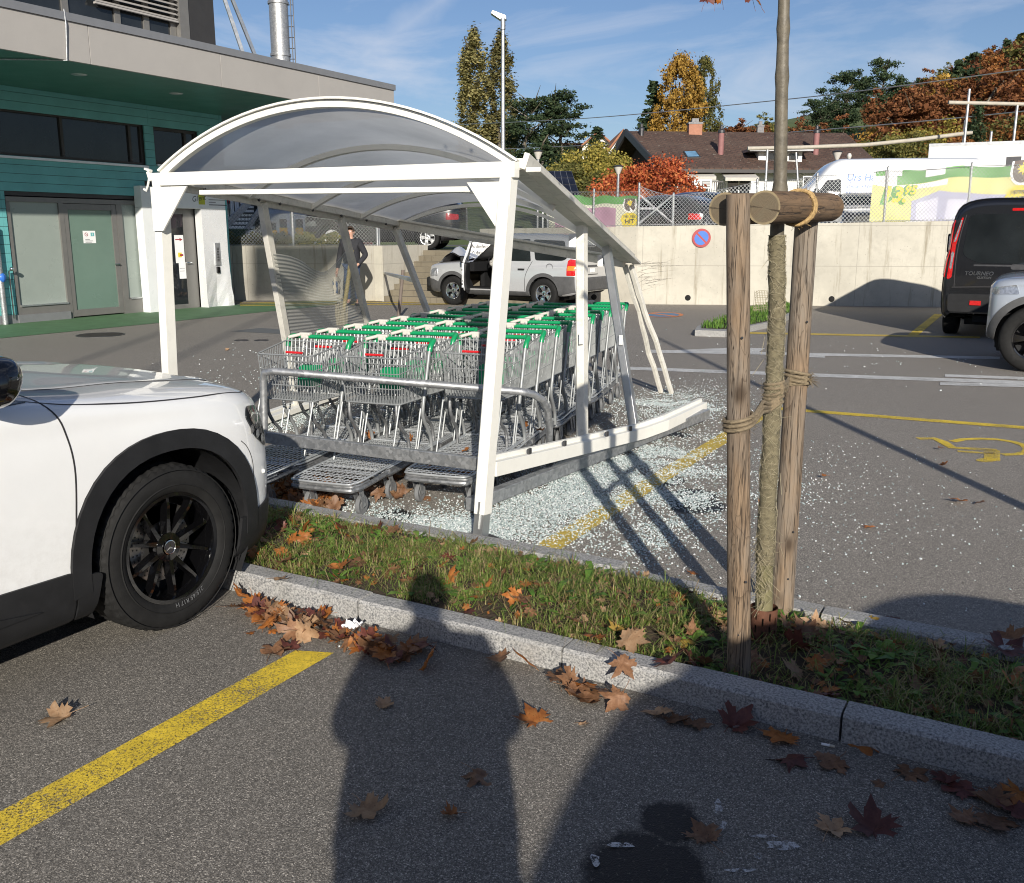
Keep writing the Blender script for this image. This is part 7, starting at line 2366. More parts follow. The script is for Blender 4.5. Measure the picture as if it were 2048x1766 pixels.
hatch('parked_car', 'blue car roof seen behind the left log end above the fence', 'paint_blue', CW(7.6, 31.2, TZ), face(-1, .12), 1.0, suv=True)
# white delivery van with lettering
dv = thing('delivery_van', 'white high roof delivery van with blue lettering behind the fence', 'van', (0, 0, 0))
sk, kz = van(dv, 'paint_white', 2.55, 1.05, -4.6, 1.0, [(0, .36), (-3.6, .36)])
for axs in ('L', 'R'):
 mb = MB(); sk.patch(mb, axs, rounded([(-.12, 1.50), (-.42, 1.92), (-.80, 1.95), (-.82, 1.46)], .05), .004, .08); mb.build('side_window', M['carglass'], dv, world=False)
 s_ = -1 if axs == 'L' else 1
 mb = MB(); sk.patch(mb, axs, [(-1.15, 1.36), (-1.15, 1.39), (-4.4, 1.39), (-4.4, 1.36)], .004, .1); sk.seam(mb, axs, [(-1.06, 2.2), (-1.06, .5)], .014, .003); sk.seam(mb, axs, [(-2.3, 2.3), (-2.3, .5)], .012, .003); mb.build('side_stripe', M['bluepaint'], dv, world=False)
 mb = MB(); mb.box((s_ * 1.2, -.1, 1.5), (.2, .12, .36)); mb.build('wing_mirror', M['plastic'], dv, world=False, bevel=.04)
mb = MB()
def side_text(txt, size, y, z, bold=.0):
 def fn(a, b):
  h, nn = sk.hit('L', y - a, z + b); return h + V((-.007, 0, 0))
 put_text(mb, txt, size, (0, 0, 0), (1, 0, 0), (0, 0, 1), 0, .15, bold, 'LEFT', fn)
side_text('Urs Hauert', .27, -.95, 1.98, .004); side_text('Sanitär • Heizung', .14, -.95, 1.74); side_text('Energietechnik', .14, -.95, 1.58)
mb.build('lettering', M['bluepaint'], dv, world=False)
for y in (0, -3.6):
 for s_ in (1, -1): wheel(dv, (s_ * .9, y, .35), .35, .22, .2, 'five', side=s_, rim_mat='alu')
dv.location = CW(8.75, 29.2, TZ); dv.rotation_euler = (0, 0, face(-.86, .1) )
# white box truck
bt = thing('box_truck', 'white box body truck standing behind the big banner at the right', 'truck', (0, 0, 0))
mb = MB(); mb.bb(-1.25, 1.25, -6.4, 0, .95, 3.45); mb.build('cargo_box', M['white'], bt, world=False, bevel=.03)
mb = MB()
for s_ in (-1, 1):
 mb.bb(s_ * 1.256 - .004, s_ * 1.256 + .004, -6.4, 0, 3.36, 3.46); mb.bb(s_ * 1.256 - .004, s_ * 1.256 + .004, -6.4, 0, .94, 1.04)
mb.bb(-1.26, 1.26, -6.404, -6.398, 3.3, 3.46)
for x in (-1.0, -.93): mb.bb(x, x + .05, -6.43, -6.405, 1.4, 3.0)
mb.build('box_trim', M['alu'], bt, world=False)
mb = MB(); mb.bb(-1.262, -1.257, -2.9, -2.45, 2.65, 2.95)
mb.build('side_vent', M['darkmetal'], bt, world=False)
mb = MB(); mb.bb(-1.1, 1.1, .05, 1.75, .7, 2.55); mb.build('cab', M['white'], bt, world=False, bevel=.18)
mb = MB(); mb.bb(-1.12, 1.12, .35, 1.5, 1.6, 2.35); mb.bb(-.9, .9, 1.7, 1.765, 1.5, 2.35); mb.build('cab_window', M['carglass'], bt, world=False, bevel=.05)
mb = MB(); mb.bb(-.5, .5, -6.2, 1.5, .6, .93); mb.build('chassis', M['plastic'], bt, world=False)
mb = MB(); put_text(mb, 'STREET FOOD', .28, (-1.264, -5.0, 3.0), (0, -1, 0), (0, 0, 1), 0); mb.build('lettering', M['inkgrey'], bt, world=False)
for y in (1.0, -4.6):
 for s_ in (1, -1): wheel(bt, (s_ * .95, y, .45), .45, .28, .26, 'six', side=s_, rim_mat='alu')
bt.location = CW(15.0, 35.5, hill_z(15, 34)); bt.rotation_euler = (0, 0, face(-1, .45))
# ================================================================ fences
def chain_mat(dirv, name='chain_link_mesh', pitch=.085, wire=.13):
 m, t, b = newmat(name)
 c = t.nodes.new('ShaderNodeTexCoord')
 dt = t.nodes.new('ShaderNodeVectorMath'); dt.operation = 'DOT_PRODUCT'
 t.links.new(c.outputs['Object'], dt.inputs[0]); dt.inputs[1].default_value = dirv
 sx = t.nodes.new('ShaderNodeSeparateXYZ'); t.links.new(c.outputs['Object'], sx.inputs[0])
 fs = None
 for s_ in (1, -1):
  q = maths(t, 'DIVIDE', maths(t, 'ADD', dt.outputs['Value'], maths(t, 'MULTIPLY', sx.outputs['Z'], s_ * .95)), pitch)
  f = maths(t, 'FRACT', maths(t, 'ADD', q, 100))
  f = maths(t, 'ABSOLUTE', maths(t, 'SUBTRACT', f, .5))
  l = maths(t, 'LESS_THAN', f, wire * .5)
  fs = l if fs is None else maths(t, 'MAXIMUM', fs, l)
 n1 = noi(t, coords(t), 3, 4)
 t.links.new(ramp(t, [(.3, (.17, .18, .18)), (.7, (.30, .31, .31))], n1), b.inputs['Base Color'])
 b.inputs['Roughness'].default_value = .5; b.inputs['Metallic'].default_value = .4
 transparent_mix(m, t, b.outputs[0], fs)
 return m
def fence(label, posts, z0, z1s, sag=.0):
 """posts: ground points of the posts"""
 t = thing('chain_link_fence', label, 'fence', (posts[0].x, posts[0].y, z0[0] if isinstance(z0, list) else z0))
 d = (posts[-1] - posts[0]); d.z = 0; d.normalize()
 zz0 = z0 if isinstance(z0, list) else [z0] * len(posts)
 for p, a, b in zip(posts, zz0, z1s):
  mb = MB(); mb.tube([(p.x, p.y, a - .3), (p.x, p.y, b + .06)], .027, 10); mb.lathe([(.027, 0), (.03, .005), (.0, .03)], 10, Matrix.Translation((p.x, p.y, b + .06))); mb.build('fence_post', M['galv'], t)
 mb = MB()
 fN = V((-SYW, CYW, 0)) * .035
 for i in range(len(posts) - 1):
  p, q = posts[i] - fN, posts[i + 1] - fN
  mb.grid(lambda u, v_: V((lerp(p.x, q.x, u), lerp(p.y, q.y, u), lerp(lerp(zz0[i], zz0[i + 1], u), lerp(z1s[i], z1s[i + 1], u) - sag * math.sin(math.pi * u), v_))), 8, 4)
 mb.build('wire_mesh', chain_mat(d), t)
 mb = MB()
 for i in range(len(posts) - 1):
  p, q = posts[i], posts[i + 1]
  for f in (.0, 1.):
   pts = [V((lerp(p.x, q.x, k / 8), lerp(p.y, q.y, k / 8), lerp(lerp(zz0[i], zz0[i + 1], k / 8) + .03, lerp(z1s[i], z1s[i + 1], k / 8) - sag * math.sin(math.pi * k / 8), f))) - fN for k in range(9)]
   mb.tube(pts, .006, 5)
 mb.build('tension_wire', M['galv'], t)
 return t
wz = lambda u: lerp(1.79, 1.90, max(0, min(1, (u - 1270) / 610))) if u < 1880 else lerp(1.90, 2.0, (u - 1880) / 820)
def ztop_at(u, v_, p):
 Y = -p.x * SYW + p.y * CYW
 return AY(u, v_, Y).z
us = [1272, 1340, 1503, 1620, 1757, 1920, 2080, 2300]
vt = [372, 392, 364, 352, 340, 332, 322, 310]
ps = [WRpt(u, .15) for u in us]
rf = fence('long chain link fence on top of the pale concrete wall', ps, [wz(u) for u in us], [ztop_at(u, v_, p) for u, v_, p in zip(us, vt, ps)], .03)
mb = MB()
z0, z1 = wz(1272), ztop_at(1272, 372, ps[0])
a, b = ps[0], ps[1]
mb.tube([V((a.x, a.y, z0 + .72)), V((b.x, b.y, wz(1340) + .06))], .02, 8); mb.tube([V((a.x, a.y, z0 + .05)), V((b.x, b.y, wz(1340) + .70))], .02, 8); mb.tube([V((a.x, a.y, z0 + .40)), V((vl(a, b, .45).x, vl(a, b, .45).y, z0 + .40))], .03, 8)
mb.build('brace', M['galv'], rf)
usl = [1090, 1180, 1272]
psl = [WRpt(u, .12) for u in usl]
lf = fence('chain link fence carrying the pink and green banner behind the shelter', psl, 1.78, [ztop_at(u, 384, p) for u, p in zip(usl, psl)])
# fence on the lower wall at the left
uf = [400, 590, 757, 853]
pf_ = [G(u, 602) + V((-SYW, CYW, 0)) * .14 for u in uf]
fence('chain link fence on the lower wall in front of the metal staircase', pf_[:3], 1.34, [ztop_at(u, v_, p) for u, v_, p in zip(uf, (428, 428, 452), pf_)])
e0 = SL1 + V((-SYW, CYW, 0)) * .2
fence('short chain link fence above the outdoor steps', [pf_[2] + V((-SYW, CYW, 0)) * .3, CW((853 - 1024) / 1895 * 25, 25.3)], 1.25, [ztop_at(757, 455, pf_[2]), 1.75])
# ================================================================ printed banners on the fence
def banner(label, u0, u1, v0, v1, prints, off=-.02, sag=.02):
 A, B = WRpt(u0, .15), WRpt(u1, .15)
 d = (B - A); L = d.length; d.normalize()
 n_ = V((-d.y, d.x, 0))
 if n_.dot(V((-SYW, CYW, 0))) > 0: n_ = -n_
 za, zb = ztop_at(u0, v1[0], A), ztop_at(u1, v1[1], B)
 ta, tb = ztop_at(u0, v0[0], A), ztop_at(u1, v0[1], B)
 t = thing('banner', label, 'banner', (A.x, A.y, za))
 def P(x, y, o=0.0):              # x 0..1 along, y 0..1 up
  w_ = .035 * math.sin(x * 17 + y * 3) * (.4 + .6 * y) + .02 * math.sin(x * 43 - y * 6) + .025 * noise.noise(V((x * 9, y * 4, 2)))
  z = lerp(lerp(za, zb, x), lerp(ta, tb, x) + sag * math.sin(x * 23) - sag * 1.5 * abs(math.sin(x * 9)), y)
  return A + d * (L * x) + n_ * (-off - .05 + w_ * .6 + o) + V((0, 0, z))
 Hh = ta - za
 return t, P, L, Hh
def bpatch(mb, P, poly, o, m, L, Hh, res=.08):
 """polygon in 0..1 banner space laid on the waving sheet"""
 pts = [V((p[0] * L, p[1] * Hh)) for p in poly]
 dn = []
 for i in range(len(pts)):
  a, b = pts[i], pts[(i + 1) % len(pts)]
  k = max(1, int((b - a).length / res)); dn += [a.lerp(b, q / k) for q in range(k)]
 n_ = len(dn); ins = []
 x0, x1 = min(p.x for p in dn), max(p.x for p in dn); y0, y1 = min(p.y for p in dn), max(p.y for p in dn)
 x = x0 + res / 2
 while x < x1:
  y = y0 + res / 2
  while y < y1:
   c = False
   for i in range(n_):
    q, r = dn[i], dn[i - 1]
    if (q.y > y) != (r.y > y) and x < (r.x - q.x) * (y - q.y) / (r.y - q.y) + q.x: c = not c
   if c: ins.append(V((x, y)))
   y += res
  x += res
 ov, oe, of, *_ = delaunay_2d_cdt(dn + ins, [(i, (i + 1) % n_) for i in range(n_)], [], 1, 1e-5)
 mb.add([P(p.x / L, p.y / Hh, o) for p in ov], [list(f) for f in of], m, True)
BM = [pm('banner_cream', (.62, .62, .50), .5, 0, .06), pm('banner_green', (.10, .30, .07), .5, 0, .08), pm('banner_yellow', (.66, .63, .24), .5, 0, .06), pm('banner_lavender', (.40, .40, .55), .5, 0, .08), M['yel'], M['ink'], pm('banner_brown', (.12, .09, .08), .5, 0, .1), M['paper'], pm('banner_pink', (.42, .24, .33), .5, 0, .1), pm('banner_lilac', (.58, .58, .70), .5, 0, .06)]
def emblem(mb, P, L, Hh, cx, cy, s_, o):
 """horseshoe emblem with an edelweiss above a yellow bell shaped badge"""
 k = lambda x, y: (cx + x * s_ / L, cy + y * s_ / Hh)
 C = [R(a) for a in range(0, 360, 15)]
 shoe = [k(.62 * math.cos(a), .75 * math.sin(a)) for a in [R(q) for q in range(-180, 1, 15)]] + [k(.55, .55), k(-.55, .55)]
 bpatch(mb, P, shoe, o, 7, L, Hh, .1)
 inn = [k(.50 * math.cos(a), .60 * math.sin(a)) for a in [R(q) for q in range(-180, 1, 15)]] + [k(.44, .55), k(-.44, .55)]
 bpatch(mb, P, inn, o + .004, 6, L, Hh, .1)
 star = []
 for q in range(16):
  r_ = .34 if q % 2 == 0 else .16
  star.append(k(r_ * math.cos(R(q * 22.5)), .12 + r_ * math.sin(R(q * 22.5))))
 bpatch(mb, P, star, o + .008, 4, L, Hh, .1)
 bell = [k(-.30, -.72), k(-.62, -.92), k(-.78, -1.3), k(-.62, -1.75), k(-.45, -2.05), k(.45, -2.05), k(.62, -1.75), k(.78, -1.3), k(.62, -.92), k(.30, -.72)]
 bpatch(mb, P, bell, o + .004, 4, L, Hh, .1)
 for txt, sz, yy, bo in (('TIEFPREIS', .27, -1.08, .006), ('HIT', .55, -1.52, .012)):
  put_text(mb, txt, sz * s_, (0, 0, 0), (1, 0, 0), (0, 1, 0), 5, 0, bo * s_, 'CENTER', fn=lambda x, y: P(*(lambda q: (q[0] + x / L, q[1] + y / Hh))(k(0, yy)), o + .009))
t, P, L, Hh = banner('big yellow and green sale banner with a price tied to the right fence', 1729, 2230, (340, 318), (444, 436), None)
mb = MB()
bpatch(mb, P, [(0, 0), (1, 0), (1, 1), (0, 1)], 0, 2, L, Hh)
bo = mb.build('banner_cloth', BM, t)
mb = MB()
bpatch(mb, P, [(.10, .70), (.30, .80), (.52, .80), (.52, 1.0), (.10, 1.0)], .005, 1, L, Hh)
bpatch(mb, P, [(.52, .80), (1, .75), (1, 1), (.52, 1.0)], .005, 1, L, Hh)
bpatch(mb, P, [(0, .72), (.10, .62), (.30, .68), (.30, .79), (.10, .69), (.10, 1.0), (0, 1.0)], .005, 7, L, Hh)
bpatch(mb, P, [(.01, .88), (.08, .88), (.08, .97), (.01, .97)], .009, 1, L, Hh)
bpatch(mb, P, [(.165, .0), (.165, .40), (.27, .58), (.33, .52), (.62, .46), (.62, .0)], .005, 3, L, Hh)
bpatch(mb, P, [(.185, .0), (.185, .36), (.27, .46), (.27, .0)], .009, 9, L, Hh)
bpatch(mb, P, [(.30, .02), (.31, .40), (.50, .36), (.52, .04)], .009, 9, L, Hh)
def bt_(txt, sz, x0, y0, m, sh=.25, bo=.012, o=.012): put_text(mb, txt, sz, (0, 0, 0), (1, 0, 0), (0, 1, 0), m, sh, bo, 'LEFT', fn=lambda x, y: P(x0 + x / L, y0 + y / Hh, o))
bt_('13.', .46, .028, .49, 1, .25, .045, .010); bt_('13.', .46, .036, .508, 4, .25, .016, .013)
bt_('95', .26, .125, .60, 1, .25, .028, .010); bt_('95', .26, .130, .608, 4, .25, .010, .013)
emblem(mb, P, L, Hh, .590, .88, .40, .012)
mb.build('banner_print', BM, bo)
mb = MB()
for (x, w_) in ((.05, .09), (.21, .10)):
 pts = [P(x, .93, -.0) + V((0, 0, 0)), P(x + w_ * .6, .93), P(x + w_ * .6, 1.18 if False else 1.0), P(x, 1.0)]
 bpatch(mb, P, [(x, .86), (x + w_ * .75, .88), (x + w_ * .75, 1.09), (x, 1.07)], .03, 0, L, Hh)
tag(mb.build('fence_tag', M['paper']), 'two blank white tags clipped to the fence above the big banner', 'tag')
t, P, L, Hh = banner('pink and cream sale banner with a badge behind the shelter roof', 1085, 1272, (392, 390), (464, 459), None)
mb = MB(); bpatch(mb, P, [(0, 0), (1, 0), (1, 1), (0, 1)], 0, 0, L, Hh); bo = mb.build('banner_cloth', BM, t)
mb = MB()
bpatch(mb, P, [(0, .76), (1, .78), (1, 1), (0, 1)], .005, 1, L, Hh); bpatch(mb, P, [(.1, .0), (.1, .62), (.3, .70), (.76, .66), (.76, .0)], .005, 8, L, Hh)
emblem(mb, P, L, Hh, .905, .74, .28, .012)
mb.build('banner_print', BM, bo)
# ================================================================ no-parking disc on the wall
np_ = WRpt(1397, -.015)
Yn = -np_.x * SYW + np_.y * CYW
zc = AY(1397, 476, Yn).z
n_ = -V((-(WRP[2] - WRP[1]).normalized().y, (WRP[2] - WRP[1]).normalized().x, 0))
if n_.dot(V((-SYW, CYW, 0))) > 0: n_ = -n_
Mx = n_.to_track_quat('Z', 'Y').to_matrix().to_4x4(); Mx.translation = V((np_.x, np_.y, zc))
sg = thing('no_parking_sign', 'round blue no-parking sign with red rim on the concrete wall', 'sign', (np_.x, np_.y, zc))
rs_ = 18.0 * Yn / 1895
mb = MB(); mb.lathe([(0, .018), (rs_, .018), (rs_, .004)], 40, Mx); mb.build('sign_disc', M['redpaint'], sg)
mb = MB()
for s_ in (1, -1):
 pts = []
 for k in range(25):
  a = R(-45 + (0 if s_ > 0 else 180)) + math.pi * k / 24
  pts.append(Mx @ V((rs_ * .68 * math.cos(a) + s_ * .707 * rs_ * .10, rs_ * .68 * math.sin(a) + s_ * .707 * rs_ * .10, .0205)))
 mb.add(pts, [list(range(25))])
mb.build('sign_face', M['bluepaint'], sg)
# delivery sign behind the crashed car
dp = CW((972 - 1024) / 1895 * 23.4, 23.6)
ds = thing('delivery_sign', 'white delivery direction sign behind the open car door', 'sign', (dp.x, dp.y, 0))
rt = V((CYW, SYW, 0)); bk_ = V((SYW, -CYW, 0))
z1 = AY(972, 483, 23.6).z;
mb = MB(); mb.box((dp.x, dp.y, z1 - .32), (.80, .03, .62), YAW); sb_ = mb.build('sign_board', M['white'], ds)
mb = MB()
for k, tx in enumerate(('Anlieferung', 'Zufahrt Auto')): put_text(mb, tx, .125, V((dp.x, dp.y, z1 - .12 - .15 * k)) + bk_ * .017 - rt * .36, rt, (0, 0, 1), 0, 0, .003, 'LEFT')
mb.build('lettering', M['ink'], sb_)
mb = MB(); mb.tube([(dp.x, dp.y, 0), (dp.x, dp.y, z1 - .6)], .03, 10); mb.build('sign_post', M['galv'], ds)
# dark utility cabinet right of the crashed car
cb = G(1238, 603)
uc = thing('utility_cabinet', 'dark grey utility cabinet against the wall right of the crashed car', 'cabinet', (cb.x, cb.y, 0))
mb = MB(); mb.box((cb.x, cb.y, .50), (.42, .3, 1.0), YAW); mb.build('cabinet_box', M['greycladding'], uc, bevel=.015)
mb = MB(); mb.box((cb.x, cb.y, 1.015), (.46, .34, .03), YAW); mb.build('cabinet_lid', M['darkmetal'], uc)
# two thin poles standing between shelter and steps
p = G(683, 650)
pl_ = thing('yard_pole', 'yellowish bamboo pole standing in a straw bundle behind the cart rows', 'pole', (p.x, p.y, 0))
q = AY(704, 500, -p.x * SYW + p.y * CYW)
mb = MB(); mb.tube([p, vl(p, q, .5) + V((.01, 0, 0)), q], .04, 10); mb.build('cane', pm('bamboo', (.30, .24, .09), .6, 0, .3, 9), pl_)
mb = MB()
for k in range(90):
 a = rnd.uniform(0, 6.28); r_ = rnd.uniform(.02, .10)
 b_ = p + V((r_ * math.cos(a), r_ * math.sin(a), 0)); mb.tube([b_, b_ + V((math.cos(a) * .02, math.sin(a) * .02, rnd.uniform(.2, .42)))], .009, 4)
for z in (.42, .48): mb.tube([p + V((.06 * math.cos(a), .06 * math.sin(a), z)) for a in [6.28 * k / 12 for k in range(12)]], .01, 5, closed=True)
mb.build('straw_bundle', M['jute'], pl_)
p = G(797, 636); q = AY(806, 540, -p.x * SYW + p.y * CYW)
tag(MB().tube([p, q], .035, 10).build('yard_pole', pm('brown_post', (.15, .12, .10), .7, 0, .2)), 'thin brown pole standing in front of the outdoor steps', 'pole')
# ================================================================ buildings and gear behind the lower wall
def at3(u, v_, Y): return AY(u, v_, Y)
def frontbox(mb, u0, u1, v0, v1, Y, dep, m=0, zbase=None):
 a, b = AY(u0, v1, Y), AY(u1, v0, Y)
 z0 = zbase if zbase is not None else a.z
 w_ = (V((b.x, b.y, 0)) - V((a.x, a.y, 0))).length
 c = (a + b) / 2 + V((-SYW, CYW, 0)) * dep / 2
 mb.box((c.x, c.y, (z0 + b.z) / 2), (w_, dep, b.z - z0), YAW, m)
wb = thing('white_workshop', 'white rendered workshop with small windows behind the striped bollards', 'building', CW(-6, 38, TZ))
mb = MB(); frontbox(mb, 440, 760, 418, 495, 38, 6, 0, TZ - .5); mb.build('wall_face', M['white'], wb)
for (u0, u1) in ((632, 654), (660, 682)):
 mb = MB(); frontbox(mb, u0, u1, 424, 452, 37.95, .1); w1 = mb.build('window', M['white'], wb)
 mb = MB(); frontbox(mb, u0 + 2, (u0 + u1) / 2 - .8, 426, 450, 37.9, .08); frontbox(mb, (u0 + u1) / 2 + .8, u1 - 2, 426, 450, 37.9, .08); mb.build('pane', M['glass'], w1)
mb = MB(); frontbox(mb, 430, 770, 405, 418, 37.7, 6.6); mb.build('roof_edge', M['coping'], wb)
rbd = thing('red_hut', 'small red painted building behind the person at the fence', 'building', CW(-5.5, 31, TZ))
mb = MB(); frontbox(mb, 684, 720, 415, 492, 31, 2.5, 0, TZ); mb.build('wall_face', M['redpaint'], rbd)
mb = MB(); frontbox(mb, 681, 724, 410, 415, 30.8, 2.9); mb.build('roof_edge', M['darkmetal'], rbd)
rb2 = thing('red_annex', 'bright red annex with white railing behind the metal staircase', 'building', CW(-9, 33, TZ))
mb = MB(); frontbox(mb, 430, 500, 360, 405, 33, 2.0); mb.build('wall_face', pm('bright_red_wall', (.50, .015, .025), .5, 0, .1), rb2)
mb = MB()
for k in range(14): frontbox(mb, 462 + k * 4, 463.2 + k * 4, 390, 425, 32.6, .03)
frontbox(mb, 460, 520, 388, 390, 32.6, .04); mb.build('railing', M['white'], rb2)
# metal outdoor staircase
ms = thing('metal_staircase', 'black steel staircase with grey stringer behind the lower fence', 'stairs', CW(-8.7, 30, TZ))
mb = MB()
A_, B_ = AY(452, 492, 30), AY(512, 410, 31)
for k in range(11):
 p = vl(A_, B_, k / 10); mb.box((p.x, p.y, p.z), (.95, .26, .04), YAW)
mb.build('tread', M['darkmetal'], ms)
mb = MB()
mb.bar(AY(448, 455, 29.6), AY(500, 402, 30.6), .05, .22); mb.bar(AY(500, 402, 30.6), AY(528, 403, 30.7), .05, .22); mb.bar(AY(470, 495, 29.6), AY(522, 415, 30.6), .05, .16)
mb.build('stringer', M['galv'], ms)
mb = MB()
for k in range(6):
 p = vl(AY(450, 462, 29.7), AY(500, 408, 30.6), k / 5); mb.tube([p, p + V((0, 0, .9))], .018, 6)
mb.tube([AY(450, 462, 29.7) + V((0, 0, .9)), AY(500, 408, 30.6) + V((0, 0, .9))], .02, 6)
frontbox(mb, 512, 516, 412, 495, 31, .08, 0, TZ)
mb.build('handrail', M['darkmetal'], ms)
# green bin
gb = CW((478 - 1024) / 1895 * 27.5, 27.6, TZ)
bn = thing('waste_bin', 'dark green wheeled waste bin behind the lower fence', 'bin', (gb.x, gb.y, TZ))
mb = MB(); mb.prism([gb + V((-.19, -.2, .05)), gb + V((.19, -.2, .05)), gb + V((.24, -.27, .5)), gb + V((-.24, -.27, .5))], (0, .5, 0)); mb.build('bin_body', pm('dark_green_bin', (.03, .07, .035), .5, 0, .15), bn)
mb = MB(); mb.box(gb + V((0, 0, .53)), (.54, .62, .06)); mb.build('bin_lid', pm('bin_lid_green', (.05, .10, .05), .5, 0, .15), bn, bevel=.02)
mb = MB(); mb.tube([gb + V((-.2, .25, .08)), gb + V((.2, .25, .08))], .08, 12); mb.build('bin_wheel', M['rubber'], bn)
# silos, pipes
for i, (u, r, v0, mt_) in enumerate(((585, .75, 396, 'galv'), (540, .38, 405, 'galv_dark'))):
 p = CW((u - 1024) / 1895 * (33 + i), 33 + i, TZ)
 z1 = AY(u, v0, 33 + i).z
 t = thing('steel_silo', ['wide galvanised steel silo behind the striped bollards', 'narrow grey steel column left of the wide silo'][i], 'silo', (p.x, p.y, TZ))
 mb = MB(); mb.lathe([(r, -.3), (r, z1 - TZ), (r * .6, z1 - TZ + .35), (.1, z1 - TZ + .5)], 28, Matrix.Translation(p)); mb.build('silo_shell', M[mt_], t)
 mb = MB()
 for k in range(4): mb.lathe([(r, 0), (r + .03, .02), (r + .03, .08), (r, .1)], 28, Matrix.Translation((p.x, p.y, TZ + .3 + k * .45)))
 mb.build('hoop_band', M['galv'], t)
for i, u in enumerate((596, 640, 662)):
 p = CW((u - 1024) / 1895 * 31, 31, TZ); tag(MB().tube([p, p + V((0, 0, 2.6))], .07 if i == 0 else .05, 10).build('vent_pipe', M['alu']), ['thick upright pipe just left of the middle bollard gap', 'slim upright pipe right of the striped bollards', 'slim upright pipe beside the workshop windows'][i], 'pipe')
# striped bollards
ymat = pm('bollard_yellow', (.75, .42, .02), .5, 0, .08)
for i, (u, v0, v1) in enumerate(((557, 447, 492), (578, 440, 488), (609, 440, 488))):
 Yb = 27.2
 p = CW((u - 1024) / 1895 * Yb, Yb, TZ)
 zt = AY(u, v0, Yb).z
 t = thing('striped_bollard', ['leftmost and lowest of three yellow and black bollards behind the fence', 'middle one of three yellow and black bollards behind the fence', 'rightmost of three yellow and black bollards behind the fence'][i], 'bollard', (p.x, p.y, TZ), 0, 'striped bollards behind the lower fence')
 nb = 4
 hh = (zt - TZ + .05) / nb
 mb = MB(); mb.lathe([(.10, -.1), (.10, zt - TZ), (.09, zt - TZ + .02), (0, zt - TZ + .03)], 18, Matrix.Translation(p)); mb.build('bollard_post', M['plastic'], t)
 mb = MB()
 for k in range(2): mb.lathe([(.101, 0), (.112, .005), (.112, hh * .95), (.101, hh)], 18, Matrix.Translation((p.x, p.y, zt - hh * (2 + 2 * k))))
 mb.build('yellow_band', ymat, t)
# ================================================================ houses
def tile_mat():
 m, t, b = newmat('brown_roof_tiles')
 vec = coords(t)
 br = nd(t, 'TexBrick')
 br.inputs['Scale'].default_value = 1
 br.inputs['Brick Width'].default_value = .34; br.inputs['Row Height'].default_value = .26; br.inputs['Mortar Size'].default_value = .02
 br.inputs['Color1'].default_value = (.065, .036, .026, 1); br.inputs['Color2'].default_value = (.10, .058, .042, 1); br.inputs['Mortar'].default_value = (.035, .024, .02, 1)
 t.links.new(vec, br.inputs['Vector'])
 c = mixc(t, ramp(t, [(.45, 0.), (.75, .55)], noi(t, vec, .9, 7, .7)), br.outputs['Color'], (.12, .085, .065))
 c = mixc(t, ramp(t, [(.66, 0.), (.7, .8)], noi(t, vec, 6, 3, .6)), c, (.30, .29, .24))
 t.links.new(c, b.inputs['Base Color']); b.inputs['Roughness'].default_value = .85
 bump(t, b, br.outputs['Fac'], -.5, .03)
 return m
M['tiles'] = tile_mat()
M['tiles_red'] = pm('orange_roof_tiles', (.30, .13, .07), .85, 0, .25, 3)
HO = CW((1490 - 1024) / 1895 * 50, 52, 2.2)
def HP(u, v_, Y): return AY(u, v_, Y)
hs = thing('brown_roof_house', 'white house with long brown tiled roof and dormer behind the fence', 'house', HO)
rt = V((CYW, SYW, 0)); bk = V((-SYW, CYW, 0))
r0, r1 = HP(1253, 262, 54), HP(1692, 260, 55); r1.z = r0.z
e0, e1 = HP(1322, 335, 49), HP(1762, 330, 50); e1.z = e0.z
lw = HP(1203, 352, 56.5)
bk0, bk1 = r0 * 2 - e0, r1 * 2 - e1 + rt * (-4)
bk0.z = bk1.z = e0.z
gl0 = e0 + V((0, 0, -.0))
mb = MB()
th = V((0, 0, -.18))
def slab(mb, q, m=0):
 q = [V(p) for p in q]; n_ = len(q)
 mb.add(q + [p + th for p in q], [list(range(n_)), [n_ + i for i in reversed(range(n_))]] + [(i, n_ + i, n_ + (i + 1) % n_, (i + 1) % n_) for i in range(n_)], m)
slab(mb, [e0, e1, r1, r0])
hb = HP(1790, 330, 57); hb.z = e0.z
slab(mb, [e1 + V((0, 0, -.003)), hb, r1 + V((0, 0, -.003))])
gb0 = HP(1196, 352, 57);
slab(mb, [r0 + V((0, 0, .003)), V((gb0.x, gb0.y, e0.z - .3)), V((gb0.x, gb0.y, e0.z - .3)) + bk * 2, r0 + bk * .5])
slab(mb, [r1 + V((0, 0, -.006)), hb + V((0, 0, -.003)), V((gb0.x, gb0.y, e0.z - .3)) + bk * 2, r0 + bk * .3])
rf_ = mb.build('roof', M['tiles'], hs)
